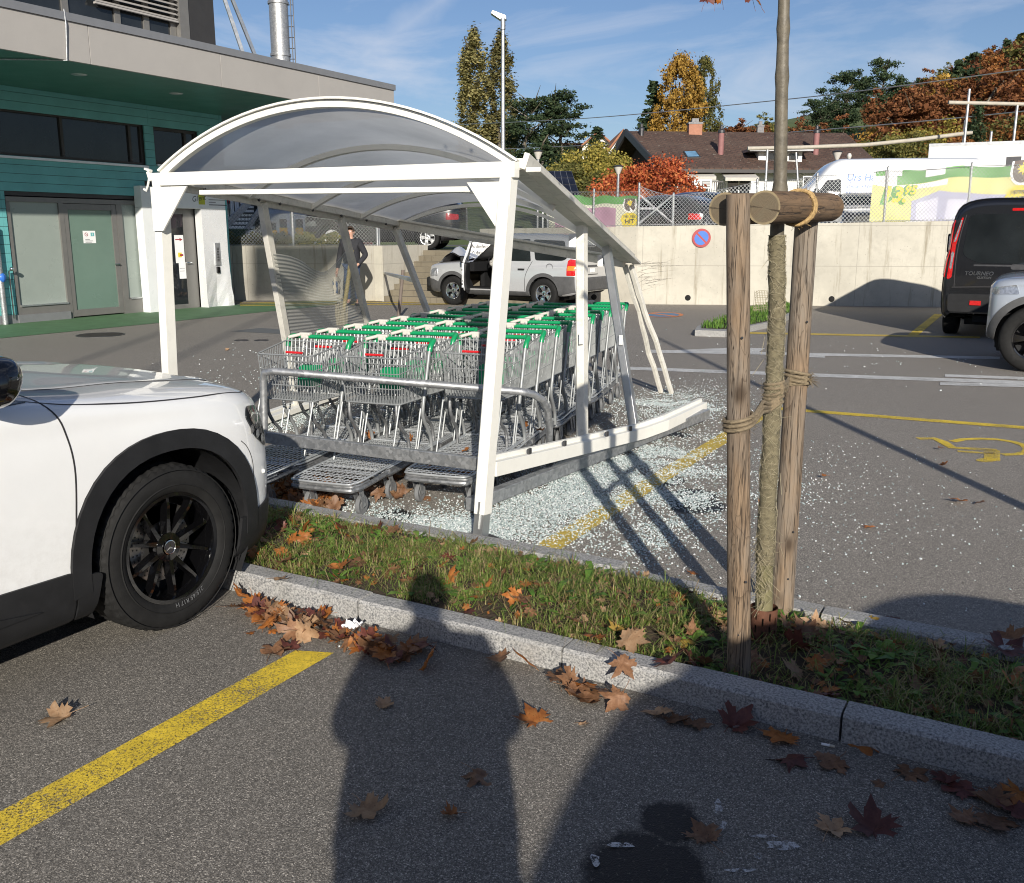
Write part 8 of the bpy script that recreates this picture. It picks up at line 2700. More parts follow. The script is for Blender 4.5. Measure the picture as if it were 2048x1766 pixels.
# verge board on the left gable and the gable wall under it
mb = MB(); mb.bar(e0 + V((0, 0, -.1)) - rt * .05, r0 + V((0, 0, -.05)) - rt * .05, .12, .35); mb.bar(r0 + V((0, 0, -.05)) - rt * .05, V((gb0.x, gb0.y, e0.z - .35)) - rt * .05, .12, .35); mb.bar(e0 + V((0, 0, -.16)) - bk * .08, e1 + V((0, 0, -.16)) - bk * .08, .16, .16); mb.build('gutter', M['darkframe'], hs)
gw = rt * .9 + bk * .8
w0, w1 = e0 + gw, e1 - rt * .6 + bk * .8
wbk = V((gb0.x, gb0.y, 0)) + rt * 1.0
mb = MB()
zg = 1.8
mb.add([V((w0.x, w0.y, zg)), V((w1.x, w1.y, zg)), V((w1.x, w1.y, e0.z - .05)), V((w0.x, w0.y, e0.z - .05))], [(0, 1, 2, 3)])
mb.add([V((w1.x, w1.y, zg)), V((hb.x, hb.y, zg)) - rt, V((hb.x, hb.y, e0.z - .05)) - rt, V((w1.x, w1.y, e0.z - .05))], [(0, 1, 2, 3)])
mb.build('front_wall', M['white'], hs)
mb = MB(); rr = r0 + rt * .8 + V((0, 0, -.5))
mb.add([V((w0.x, w0.y, zg)), V((wbk.x, wbk.y, zg)), V((wbk.x, wbk.y, e0.z - .6)), rr, V((w0.x, w0.y, e0.z - .05))], [(0, 1, 2, 3, 4)])
mb.build('gable_wall', pm('dark_timber_gable', (.05, .035, .028), .8, 0, .2, 3), hs)
def roofpt(u, v_):                   # point on the front roof slope under a pixel
 n_ = (e1 - e0).cross(r0 - e0).normalized(); d = ray(u, v_)
 return CAMP + d * ((e0 - CAMP).dot(n_) / d.dot(n_))
def chimney(u, vb, vt, wd, mat, lab=None, round_=False):
 b = roofpt(u, vb); Y = -b.x * SYW + b.y * CYW
 z1 = AY(u, vt, Y).z
 mb = MB()
 if round_:
  mb.tube([b - V((0, 0, .3)), V((b.x, b.y, z1))], wd, 14); mb.lathe([(wd * 1.25, 0), (wd * 1.25, .12), (wd * .6, .2), (wd * .6, .35), (0, .4)], 14, Matrix.Translation((b.x, b.y, z1)), 1)
 else:
  mb.box((b.x, b.y, (b.z + z1) / 2 - .2), (wd, wd * .8, z1 - b.z + .4), YAW); mb.box((b.x, b.y, z1 + .05), (wd * 1.1, wd * .9, .1), YAW, 1); mb.box((b.x, b.y, z1 + .2), (wd * .5, wd * .5, .2), YAW, 1)
 mb.build('chimney', [mat, M['darkmetal']], rf_, label=lab)
chimney(1389, 266, 249, .72, pm('orange_chimney', (.36, .17, .11), .8, 0, .15), 'orange rendered chimney on the ridge')
pk = pm('pink_flue', (.26, .12, .115), .7, 0, .15)
chimney(1441, 308, 266, .15, pk, None, True); chimney(1631, 308, 266, .15, pk, None, True)
chimney(1520, 264, 254, .35, M['darkmetal']); chimney(1283, 270, 262, .12, M['darkmetal'], None, True)
a, b, c, d = roofpt(1366, 304), roofpt(1392, 303), roofpt(1402, 316), roofpt(1374, 317)
up_ = V((0, 0, .05))
mb = MB(); mb.add([a + up_, d + up_, c + up_, b + up_, a, d, c, b], [(0, 1, 2, 3), (0, 4, 5, 1), (1, 5, 6, 2), (2, 6, 7, 3), (3, 7, 4, 0)]); sk_ = mb.build('skylight', M['darkframe'], rf_)
mb = MB(); ct_ = (a + b + c + d) / 4 + up_; mb.add([ct_ + (q + up_ - ct_) * .82 + V((0, 0, .01)) for q in (a, d, c, b)], [(0, 1, 2, 3)]); mb.build('pane', M['bluepaint'] if False else mk_glass('sky_pane', (.10, .2, .3), .05), sk_)
# dormer
d0, d1 = roofpt(1518, 322), roofpt(1602, 322)
Yd = -d0.x * SYW + d0.y * CYW
mb = MB(); zt = AY(1518, 303, Yd).z
c = (d0 + d1) / 2 + bk * 1.2
mb.box((c.x, c.y, (d0.z + zt) / 2 - .3), ((d1 - d0).length, 2.4, zt - d0.z + .6), YAW); dm = mb.build('dormer', M['white'], hs)
mb = MB(); mb.box((c.x, c.y, zt + .06) - bk * .25 if False else V((c.x, c.y, zt + .06)) - bk * .3 - rt * .1, ((d1 - d0).length + 1.0, 2.9, .14), YAW); mb.build('dormer_roof', M['coping'], dm)
for (u0, u1) in ((1535, 1553), (1580, 1597)):
 p, q = AY(u0, 318, Yd - .03), AY(u1, 306, Yd - .03); mb = MB(); cc_ = (p + q) / 2; mb.box(cc_, (abs((q - p).dot(rt)), .06, q.z - p.z), YAW); mb.build('window', M['glass'], dm)
# ground floor: windows, awning, balcony
Yw = -w0.x * SYW + w0.y * CYW
for (u0, u1, v0, v1, lab) in ((1372, 1418, 352, 392, 0), (1452, 1502, 354, 392, 0), (1604, 1640, 352, 385, 0), (1660, 1690, 350, 375, 0)):
 p, q = AY(u0, v1, Yw - .05), AY(u1, v0, Yw - .05); cc_ = (p + q) / 2
 mb = MB(); mb.box(cc_, (abs((q - p).dot(rt)), .1, q.z - p.z), YAW); wn = mb.build('window', M['white'], hs)
 mb = MB()
 for s_ in (-1, 1): mb.box(cc_ + rt * s_ * abs((q - p).dot(rt)) * .24 - bk * .06, (abs((q - p).dot(rt)) * .42, .04, (q.z - p.z) * .86), YAW)
 mb.build('pane', M['glass'], wn)
for (u0, u1, v_) in ((1362, 1424, 350), (1442, 1508, 352)):
 p, q = AY(u0, v_ - 5, Yw - .05), AY(u1, v_ + 3, Yw - 1.2)
 mb = MB(); a_, b_ = AY(u0, v_ - 6, Yw - .06), AY(u1, v_ - 6, Yw - .06); dn_ = -bk * 1.1 + V((0, 0, -.28)); mb.add([a_, b_, b_ + dn_, a_ + dn_, a_ + V((0, 0, -.04)), b_ + V((0, 0, -.04)), b_ + dn_ + V((0, 0, -.16)), a_ + dn_ + V((0, 0, -.16))], [(0, 3, 2, 1), (4, 5, 6, 7), (3, 7, 6, 2), (0, 4, 7, 3), (1, 2, 6, 5)]); mb.build('awning', pm('awning_cloth', (.50, .48, .43), .8, 0, .1), hs)
p = AY(1335, 395, Yw - 1.5); q = AY(1445, 395, Yw - 1.5)
mb = MB(); mb.bar(p, q, .15, .12)
mb.bar(p + V((0, 0, .75)), q + V((0, 0, .75)), .06, .06)
for k in range(26): c = vl(p, q, k / 25); mb.bar(c, c + V((0, 0, .75)), .03, .03)
mb.build('balcony_rail', M['darkframe'], hs)
zs_ = AY(1404, 368, Yw - 2)
bs = thing('advert_board', 'small white sign board with LZ lettering on the balcony of the house', 'sign', zs_)
mb = MB(); mb.box(zs_, (.95, .04, .42), YAW); mb.build('board', M['paper'], bs)
mb = MB(); put_text(mb, 'LZ', .30, zs_ - rt * .28 - bk * .03, rt, (0, 0, 1), 0, 0, .01)
for k in range(3): mb.box(zs_ + rt * .18 - bk * .03 + V((0, 0, .1 - .1 * k)), (.42, .01, .05), YAW)
mb.build('lettering', M['ink'], bs)
def small_house(label, u0, u1, veave, vridge, vbase, Y, roofm, gable=True):
 p, q = AY(u0, vbase, Y), AY(u1, vbase, Y)
 p.z = q.z = min(p.z, q.z)
 zE, zR = AY((u0 + u1) / 2, veave, Y).z, AY((u0 + u1) / 2, vridge, Y).z
 z0 = p.z - 3
 t = thing('house', label, 'house', ((p.x + q.x) / 2, (p.y + q.y) / 2, p.z))
 c = (p + q) / 2; D_ = bk * 8
 mb = MB()
 P0, P1 = V((p.x, p.y, z0)), V((q.x, q.y, z0)); E0, E1 = V((p.x, p.y, zE)), V((q.x, q.y, zE)); Rg = V((c.x, c.y, zR))
 if gable:
  mb.add([P0, P1, E1, Rg, E0], [(0, 1, 2, 3, 4)]); mb.add([P0, E0, E0 + D_, P0 + D_, P1, E1, E1 + D_, P1 + D_], [(0, 1, 2, 3), (4, 7, 6, 5)])
 else:
  mb.add([P0, P1, E1, E0, P0 + D_, P1 + D_, E1 + D_, E0 + D_], [(0, 1, 2, 3), (0, 3, 7, 4), (1, 5, 6, 2)])
 mb.build('wall_face', M['white'], t)
 mb = MB()
 ov = -bk * .5
 if gable:
  for E_, s_ in ((E0, -1), (E1, 1)):
   x = (E_ - Rg) * 1.12 + Rg; slab(mb, [Rg + ov + V((0, 0, .1)), x + ov + V((0, 0, .1)), x + D_ + V((0, 0, .1)), Rg + D_ + V((0, 0, .1))][::s_])
 else:
  m_ = V((0, 0, zR - zE)); slab(mb, [E0 + ov - rt * .5, E1 + ov + rt * .5, E1 + bk * 4 + m_ + rt * .5, E0 + bk * 4 + m_ - rt * .5]); slab(mb, [E1 + bk * 8 + rt * .5, E0 + bk * 8 - rt * .5, E0 + bk * 4 + m_ - rt * .5, E1 + bk * 4 + m_ + rt * .5])
 mb.build('roof', roofm, t)
 mb = MB()
 W_ = (q - p).length
 for f in ((.3, .7) if W_ > 4 else (.5,)):
  cc_ = vl(E0, E1, f) - bk * .03 - V((0, 0, .9)); mb.box(cc_, (.9, .08, 1.0), YAW)
 mb.build('window', M['glass'], t)
small_house('white gabled house with orange roof partly hidden behind the brown roof house', 1216, 1272, 300, 262, 320, 66, M['tiles_red'])
small_house('white house among the trees left of the brown roof house', 1165, 1225, 290, 264, 300, 90, M['tiles_red'])
small_house('low flat house with dark windows below the pine trees', 1100, 1165, 287, 281, 302, 95, M['tiles'], False)
# solar panel beside the shelter eave
pa0 = AY(1092, 342, 40)
sp_t = thing('solar_panel', 'dark solar panel array leaning behind the shelter eave', 'solar panel', CW((1120 - 1024) / 1895 * 40, 40, TZ))
q0, q1, q2, q3 = AY(1086, 342, 41), AY(1143, 342, 41), AY(1162, 398, 39.5), AY(1086, 398, 39.5)
mb = MB(); mb.prism([q3, q2, q1, q0], -bk * .05 if False else bk * .06); mb.build('panel_frame', M['alu'], sp_t)
mb = MB()
for i in range(5):
 for j in range(4):
  f = lambda x, y: vl(vl(q0, q1, x), vl(q3, q2, x), y) - bk * .02
  x0, x1, y0, y1 = (i + .04) / 5, (i + .96) / 5, (j + .03) / 4, (j + .97) / 4
  mb.add([f(x0, y1), f(x1, y1), f(x1, y0), f(x0, y0)], [(0, 1, 2, 3)])
mb.build('solar_cells', mk_glass('solar_cell_glass', (.008, .010, .018), .12), sp_t)
mb = MB(); mb.tube([q3 - V((0, 0, 2.5)), q3, q0 + bk * .3], .04, 6); mb.tube([q2 - V((0, 0, 2.5)), q2], .04, 6); mb.build('panel_stand', M['galv'], sp_t)
# ================================================================ lamps, poles, wires
def lamp_pole(label, u, vt, Y, r=.09):
 p = CW((u - 1024) / 1895 * (Y * .98), Y, 0); p.z = hill_z((u - 1024) / 1895 * Y, Y)
 top = AY(u, vt, Y)
 t = thing('street_lamp', label, 'street lamp', p)
 mb = MB(); mb.tube([p, vl(p, top, .5), top], [r, r * .8, r * .6], 12); mb.build('lamp_post', M['galv'], t)
 mb = MB()
 L = -rt
 mb.prism([top + L * .42 + V((0, 0, .22)), top + L * .1 + V((0, 0, .02)), top - L * .12 + V((0, 0, .02)), top - L * .10 + V((0, 0, .16)), top + L * .35 + V((0, 0, .32))], bk * .3)
 mb.build('lamp_head', M['alu'], t, bevel=.02)
 mb = MB(); mb.tube([top - V((0, 0, .3)), top + V((0, 0, .05))], r * .9, 12); mb.build('collar', M['galv'], t)
lamp_pole('tall slender street lamp rising behind the shelter roof', 1006, 40, 34)
def park_lamp(label, u, vt, vb, Y, ball=False):
 p = CW((u - 1024) / 1895 * (Y * .98), Y, 0); p.z = hill_z((u - 1024) / 1895 * Y, Y); top = AY(u, vt, Y)
 k = Y / 1895
 t = thing('park_lamp', label, 'lamp', p)
 mb = MB(); mb.tube([p, V((p.x, p.y, top.z - 13 * k))], 2.8 * k, 10); mb.build('lamp_post', M['galv_dark'], t)
 mb = MB()
 T = Matrix.Translation((p.x, p.y, top.z))
 if ball: mb.lathe([(1.6 * k, -13 * k), (4 * k, -8 * k), (4.5 * k, -5 * k), (3 * k, -1 * k), (0, 0)], 16, T)
 else: mb.lathe([(10.5 * k, -3.2 * k), (11 * k, -2 * k), (3 * k, 0), (0, 0)], 20, T);
 mb.build('lamp_cap', M['darkmetal'] if not ball else M['bone'], t)
 if not ball:
  mb = MB(); mb.lathe([(9 * k, -3.3 * k), (3.2 * k, -17 * k), (0, -17 * k)], 18, T); mb.build('lamp_glass', M['bone'], t)
park_lamp('conical park lamp in front of the orange bush', 1233, 330, 392, 30)
park_lamp('conical park lamp beside the shelter gutter', 1075, 300, 345, 36)
park_lamp('conical park lamp in front of the brown roof right of the tree trunk', 1661, 301, 350, 33)
park_lamp('small globe lamp right of the conical lamp by the brown roof', 1685, 306, 350, 38, True)
for i, (u, v0, Y) in enumerate(((1592, 305, 36), )):
 p = CW((u - 1024) / 1895 * Y, Y, TZ); tag(MB().tube([p, AY(u, v0, Y)], .04, 8).build('mast', M['galv']), 'short grey mast in front of the dormer beside the tree trunk', 'pole')
# pole and beam frames at the right
def frame(label, beam, posts, Y, rb):
 A_ = [AY(u, v_, y) for u, v_, y in beam]
 t = thing('pole_frame', label, 'frame', CW((posts[0][0] - 1024) / 1895 * posts[0][3], posts[0][3], 2))
 mb = MB(); mb.tube(A_, rb, 12); mb.build('beam', pm('weathered_beam', (.40, .37, .31), .7, 0, .15), t)
 for (u, v0, v1, y) in posts:
  p = CW((u - 1024) / 1895 * y, y, 0); p.z = hill_z((u - 1024) / 1895 * y, y)
  q = AY(u, v0, y); q2 = V((p.x, p.y, q.z)); mb = MB(); mb.tube([p, q2], .05, 8); mb.build('frame_post', M['galv'], t)
frame('thin poles carrying a level pale beam in front of the autumn hill', [(1897, 205, 38), (2120, 210, 38)], [(1890, 178, 300, 38), (1984, 207, 298, 38), (2100, 207, 298, 38)], 38, .07)
frame('long sagging pale beam crossing in front of the brown roof', [(1495, 297, 40), (1600, 295, 40), (1730, 290, 40), (1830, 280, 40), (1944, 265, 40)], [(1940, 262, 300, 40), (1888, 240, 300, 40.3), (1514, 297, 320, 40)], 40, .08)
def wire(label, pts, r):
 P3 = [AY(*p) for p in pts]; tag(MB().tube(catmull(P3, 8), r, 5).build('overhead_wire', M['alu']), label, 'wire')
wire('upper overhead wire sagging from the poplars to the right edge', [(900, 250, 90), (1180, 236, 72), (1560, 200, 60), (1800, 172, 54), (2150, 125, 48)], .030)
wire('lower overhead wire crossing the brown roof', [(920, 302, 80), (1250, 287, 66), (1560, 266, 58), (1850, 242, 52), (2150, 212, 46)], .028)
# ================================================================ trees
def foliage(name, stops):
 m, t, b = newmat(name)
 g = t.nodes.new('ShaderNodeNewGeometry')
 oi = t.nodes.new('ShaderNodeObjectInfo')
 c = ramp(t, stops, g.outputs['Random Per Island'])
 n1 = noi(t, coords(t), .9, 3)
 c = mixc(t, 1., c, ramp(t, [(.3, .95), (.7, 1.65)], n1), 'MULTIPLY')
 c = mixc(t, 1., c, ramp(t, [(0., .75), (1., 1.2)], oi.outputs['Random']), 'MULTIPLY')
 t.links.new(c, b.inputs['Base Color']); b.inputs['Roughness'].default_value = .7; b.inputs['Specular IOR Level'].default_value = .2
 tl = t.nodes.new('ShaderNodeBsdfTranslucent'); t.links.new(c, tl.inputs['Color'])
 ms_ = t.nodes.new('ShaderNodeMixShader'); ms_.inputs[0].default_value = .25
 t.links.new(b.outputs[0], ms_.inputs[1]); t.links.new(tl.outputs[0], ms_.inputs[2]); t.links.new(ms_.outputs[0], t.nodes['Material Output'].inputs['Surface'])
 return m
FM = {'pine': foliage('pine_needles', [(0., (.018, .034, .016)), (.6, (.035, .058, .028)), (1., (.07, .09, .04))]),
  'gold': foliage('golden_leaves', [(0., (.20, .11, .022)), (.5, (.34, .20, .04)), (1., (.48, .32, .08))]),
  'orange': foliage('orange_leaves', [(0., (.13, .045, .014)), (.5, (.22, .085, .024)), (1., (.30, .15, .05))]),
  'red': foliage('red_leaves', [(0., (.20, .035, .02)), (.5, (.34, .08, .03)), (1., (.44, .17, .06))]),
  'rust': foliage('rust_leaves', [(0., (.075, .028, .013)), (.5, (.14, .055, .022)), (1., (.21, .095, .04))]),
  'olive': foliage('olive_leaves', [(0., (.05, .06, .017)), (.5, (.10, .10, .03)), (1., (.19, .165, .05))]),
  'yellowgreen': foliage('yellow_green_leaves', [(0., (.09, .09, .018)), (.5, (.19, .165, .035)), (1., (.32, .25, .06))]),
  'poplar': foliage('poplar_leaves', [(0., (.10, .10, .04)), (.5, (.19, .175, .07)), (1., (.28, .235, .10))])}
def crown_mesh(name, shape, n, ls, seed, mat):
 """unit tree: height 1, crown by 'shape'; many leaf cards gathered on clumps at branch ends"""
 r_ = random.Random(seed)
 mb = MB()
 def card(p, s_, nrm):
  u = nrm.orthogonal().normalized(); u.rotate(Matrix.Rotation(r_.uniform(0, 6.28), 3, nrm)); w_ = nrm.cross(u)
  a, b = s_ * r_.uniform(.6, 1.2), s_ * r_.uniform(.35, .8)
  mb.add([p - u * a, p - w_ * b, p + u * a, p + w_ * b], [(0, 1, 2, 3)])
 cl = []
 if shape == 'poplar':
  for k in range(150):
   h = .06 + .94 * r_.random(); R_ = .085 * (math.sin(math.pi * min(1, h * .86 + .12)) ** .6) * (1 if h < .8 else (1 - h) / .2 + .12)
   a = r_.uniform(0, 6.28); q = r_.random() ** .4
   cl.append((V((math.cos(a) * R_ * q, math.sin(a) * R_ * q, h)), .016 + .012 * r_.random(), 2.6))
 elif shape == 'ovoid':
  for k in range(240):
   a = r_.uniform(0, 6.28); q = r_.random() ** .38; h = r_.uniform(-1, 1)
   w_ = .24 * (1 - h * h) ** .5 * (1 + .35 * noise.noise(V((math.cos(a) * 2, math.sin(a) * 2, h * 4 + seed))))
   cl.append((V((math.cos(a) * w_ * q, math.sin(a) * w_ * q, .56 + .44 * h)), r_.uniform(.022, .045), 1.3))
 elif shape == 'spruce':
  for k in range(220):
   h = .05 + .95 * r_.random() ** 1.2; R_ = .20 * (1 - h) ** .85 + .012
   a = r_.uniform(0, 6.28); q = r_.random() ** .5
   cl.append((V((math.cos(a) * R_ * q, math.sin(a) * R_ * q, h - q * R_ * .35)), .020 + .022 * (1 - h), .45))
 elif shape == 'pine':
  for k in range(46):
   h = r_.uniform(.22, .97); R_ = .30 * math.sin(math.pi * min(.98, (h - .2) / .85)) ** .7 * r_.uniform(.35, 1.)
   a = r_.uniform(0, 6.28)
   c0 = V((math.cos(a) * R_, math.sin(a) * R_, h))
   for j in range(7): cl.append((c0 + V((r_.gauss(0, .05), r_.gauss(0, .05), r_.gauss(0, .018))), r_.uniform(.035, .06), .55))
 elif shape == 'bush':
  for k in range(90):
   a = r_.uniform(0, 6.28); b = r_.uniform(-.2, 1.45); q = r_.random() ** .35
   cl.append((V((.62 * math.cos(a) * math.cos(b) * q, .62 * math.sin(a) * math.cos(b) * q, .42 + .52 * math.sin(b) * q + r_.gauss(0, .04))), r_.uniform(.07, .13), .8))
 else:
  lob = [(V((r_.gauss(0, .12), r_.gauss(0, .12), r_.uniform(.40, .80))), r_.uniform(.12, .21)) for _ in range(15)]
  for k in range(130):
   c0, R_ = r_.choice(lob)
   d = V((r_.gauss(0, 1), r_.gauss(0, 1), r_.gauss(.25, 1))).normalized() * (r_.random() ** .35)
   cl.append((c0 + d * R_, r_.uniform(.022, .05), .8))
 per = max(3, n // len(cl))
 for c, r, fl in cl:
  for j in range(per):
   d = V((r_.gauss(0, .55), r_.gauss(0, .55), r_.gauss(0, .55) * fl)); p = c + d * r
   nrm = V((d.x + r_.gauss(0, .8), d.y + r_.gauss(0, .8), d.z + r_.gauss(.3, .8))).normalized()
   card(p, ls * r_.uniform(.6, 1.3), nrm)
 return mb.mesh(name, mat)
def trunk_mesh(shape, seed):
 r_ = random.Random(seed); mb = MB()
 top = {'poplar': .95, 'spruce': .97, 'pine': .93, 'bush': .4}.get(shape, .75)
 k = .6 if shape == 'poplar' else 1
 pts = [V((r_.gauss(0, .004) * i, r_.gauss(0, .004) * i, top * i / 8)) for i in range(9)]
 mb.tube(pts, [(.022 * (1 - i / 9) + .003) * k for i in range(9)], 7)
 for j in range(0 if shape in ('poplar', 'spruce') else 16):
  h = r_.uniform(.25, top); p = vl(pts[0], pts[-1], h / top); a = r_.uniform(0, 6.28); L = r_.uniform(.12, .28) * (1 if shape != 'bush' else 2)
  d = V((math.cos(a), math.sin(a), r_.uniform(.2, .9))).normalized()
  mb.tube([p, p + d * L * .5 + V((0, 0, .01)), p + d * L + V((0, 0, .03))], [.008, .005, .0015], 5)
 return mb.mesh('trunk', M['bark'])
TM = {}
def tree_at(name, label, shape, col, X, Y, h, wid=1.0, group=None, var=0, n=2200, ls=.018, z=None):
 key = (shape, col, var)
 if key not in TM:
  TM[key] = (crown_mesh('crown', shape, n, ls, 31 + var * 7 + len(shape), FM[col]), trunk_mesh(shape, var))
 t = thing(name, label, 'tree' if shape != 'bush' else 'bush', CW(X, Y, (hill_z(X, Y) if z is None else z) - .1), rnd.uniform(0, 6.28), group)
 t.scale = (h * wid, h * wid, h)
 shared('crown', TM[key][0], t); shared('trunk', TM[key][1], t)
 return t
def tree_px(name, label, shape, col, u, vtop, Y, wid=1.0, **k):
 X = (u - 1024) / 1895 * Y
 z0 = hill_z(X, Y); z1 = AY(u, vtop, Y).z
 return tree_at(name, label, shape, col, X, Y, z1 - z0, wid, **k)
tree_px('poplar_tree', 'left of two tall slender poplars behind the street lamp', 'poplar', 'poplar', 953, 64, 105, 1.5, n=15000, ls=.0095)
tree_px('poplar_tree', 'right of two tall slender poplars, just right of the lamp post', 'poplar', 'poplar', 1003, 70, 107, 1.4, var=1, n=15000, ls=.0095)
tree_px('pine_tree', 'dark pine right of the poplars, the left one of a pair', 'pine', 'pine', 1052, 190, 92, 1.2, n=10000, ls=.015)
tree_px('pine_tree', 'dark pine right of the poplars, the right one of a pair', 'pine', 'pine', 1117, 182, 94, 1.2, var=1, n=10000, ls=.015)
tree_px('yew_tree', 'dark conifer below the pair of pines', 'spruce', 'pine', 1085, 262, 70, 1.6, var=2, n=3500, ls=.02)
tree_px('conifer_tree', 'small dark conifer left of the orange roofed house', 'spruce', 'pine', 1188, 250, 72, 1.8, var=3, n=3500, ls=.02)
tree_px('autumn_bush', 'yellow green bushy tree left of the brown roof house', 'bush', 'yellowgreen', 1180, 275, 46, 1.0, n=14000, ls=.018)
tree_px('autumn_bush', 'low yellow green bush below the left gable of the brown roof house', 'bush', 'olive', 1140, 318, 44, 1.3, var=1, n=9000, ls=.02)
tree_px('spruce_tree', 'dark spruce left of the golden birch', 'spruce', 'pine', 1293, 162, 78, 1.35, n=5500, ls=.018)
tree_px('birch_tree', 'tall golden birch behind the brown roof', 'ovoid', 'gold', 1342, 114, 76, .82, n=17000, ls=.013)
tree_px('birch_tree', 'tall olive green tree right of the golden birch', 'ovoid', 'olive', 1385, 118, 79, .66, var=1, n=15000, ls=.013)
tree_px('maple_bush', 'bright orange red maple bush in front of the white house', 'bush', 'red', 1282, 304, 36, 1.02, n=16000, ls=.017)
tree_px('hill_tree', 'rounded brownish tree on the ridge behind the brown roof', 'decid', 'rust', 1455, 222, 88, 1.4, var=2, n=5000, ls=.02)
tree_px('hill_tree', 'rounded dark green tree left of the slim tree trunk', 'decid', 'olive', 1515, 222, 92, 1.3, var=3, n=5000, ls=.02)
tree_px('pine_tree', 'big dark pine on the hill right of the slim trunk, its left crown', 'pine', 'pine', 1655, 140, 98, 1.05, var=2, n=12000, ls=.014)
tree_px('pine_tree', 'tallest dark pine on the hill right of the slim trunk', 'pine', 'pine', 1722, 116, 101, 1.1, var=3, n=12000, ls=.014)
tree_px('pine_tree', 'lower dark pine in front of the big pines on the hill', 'pine', 'pine', 1612, 196, 90, 1.1, var=4, n=9000, ls=.015)
tree_px('ivy_pole', 'narrow dark ivy covered stem right of the tall thin post', 'poplar', 'pine', 1912, 205, 44, 1.25, var=2, n=4000, ls=.012)
# woodland up the hill: every tree its own
GN = {'rust': 'rust brown', 'orange': 'orange', 'gold': 'golden', 'olive': 'olive green', 'yellowgreen': 'yellow green', 'pine': 'dark conifer'}
cnt = 0
for k in range(400):
 if cnt >= 135: break
 Y = rnd.uniform(62, 175); X = rnd.uniform(.18, .66) * Y
 u = 1024 + 1895 * X / Y
 if u < 1590: continue
 if u < 1790 and Y < 100 and rnd.random() < .75: continue
 lim = 235 - (u - 1590) * .25 if u < 1750 else (195 - (u - 1750) * .42)
 z0 = hill_z(X, Y)
 h = rnd.uniform(6.5, 12.5)
 vt_ = 465 - (z0 + h - 1.65) * 1895 / Y
 if vt_ < max(lim, 66):
  h = (465 - lim) * Y / 1895 + 1.65 - z0
  if h < 4.5: continue
 col = rnd.choice(['rust', 'rust', 'orange', 'orange', 'gold', 'olive', 'olive', 'rust', 'pine', 'rust', 'pine', 'olive', 'rust'])
 shp = 'spruce' if col == 'pine' else 'decid'
 tree_at('woodland_tree', '%s tree in the autumn wood on the hillside' % GN[col], shp, col, X, Y, h, 1.25 if shp == 'decid' else 1.2, group='%s trees of the hillside wood' % GN[col], var=10 + cnt % 3, n=5200, ls=.0145)
 cnt += 1
for k, (u, Y, h, col) in enumerate(((1760, 58, 4.5, 'olive'), (1830, 60, 5.0, 'yellowgreen'), (1900, 57, 4.6, 'orange'), (1980, 58, 5.2, 'olive'), (2050, 56, 5.4, 'orange'), (1700, 62, 4, 'olive'), (1865, 64, 6, 'rust'), (1950, 66, 6.5, 'gold'), (2020, 64, 6.4, 'rust'), (1795, 66, 6, 'gold'), (2090, 60, 6, 'olive'))):
 tree_at('hedge_bush', ['olive bush nearest the brown roof end', 'yellow green bush left of the tall thin post', 'orange bush behind the tall thin post', 'olive bush between the two frame posts', 'orange bush at the right edge above the truck', 'low olive bush behind the right roof end', 'rust bush in the second rank left of the tall post', 'golden bush in the second rank between the frame posts', 'rust bush in the second rank by the right edge', 'golden bush behind the right roof end', 'olive bush just beyond the right edge'][k], 'bush', col, (u - 1024) / 1895 * Y, Y, h, 1.1, var=4 + k % 2, n=9000, ls=.02)
# shrub tips along the top of the lower wall
for k in range(5):
 tree_at('wall_shrub', ['leafless looking shrub at the foot of the metal stairs', 'small shrub below the waste bin', 'small shrub left of the striped bollards', 'small shrub right of the striped bollards', 'small shrub beside the red hut'][k], 'bush', 'olive', (462 + k * 52 - 1024) / 1895 * 25, 25.3, .55, 1.2, var=6, n=900, ls=.07, z=TZ)
# ================================================================ people
def skin_mesh(name, nodes, edges, mat, sub=2, world=Matrix.Identity(4)):
 """one continuous surface grown round a joint skeleton"""
 me = bpy.data.meshes.new(name)
 me.from_pydata([n[0] for n in nodes], edges, [])
 o = bpy.data.objects.new(name, me); COL.objects.link(o)
 o.modifiers.new('skin', 'SKIN');
 for i, n in enumerate(nodes):
  sv = me.skin_vertices[0].data[i]
  r = n[1]
  sv.radius = r if isinstance(r, tuple) else (r, r)
  sv.use_root = (i == 0)
 ss = o.modifiers.new('sub', 'SUBSURF'); ss.levels = sub; ss.render_levels = sub
 dg = bpy.context.evaluated_depsgraph_get()
 dg.update()
 m2 = bpy.data.meshes.new_from_object(o.evaluated_get(dg))
 bpy.data.objects.remove(o); bpy.data.meshes.remove(me)
 m2.materials.clear(); m2.materials.append(mat)
 m2.polygons.foreach_set('use_smooth', [True] * len(m2.polygons)); m2.update()
 return m2
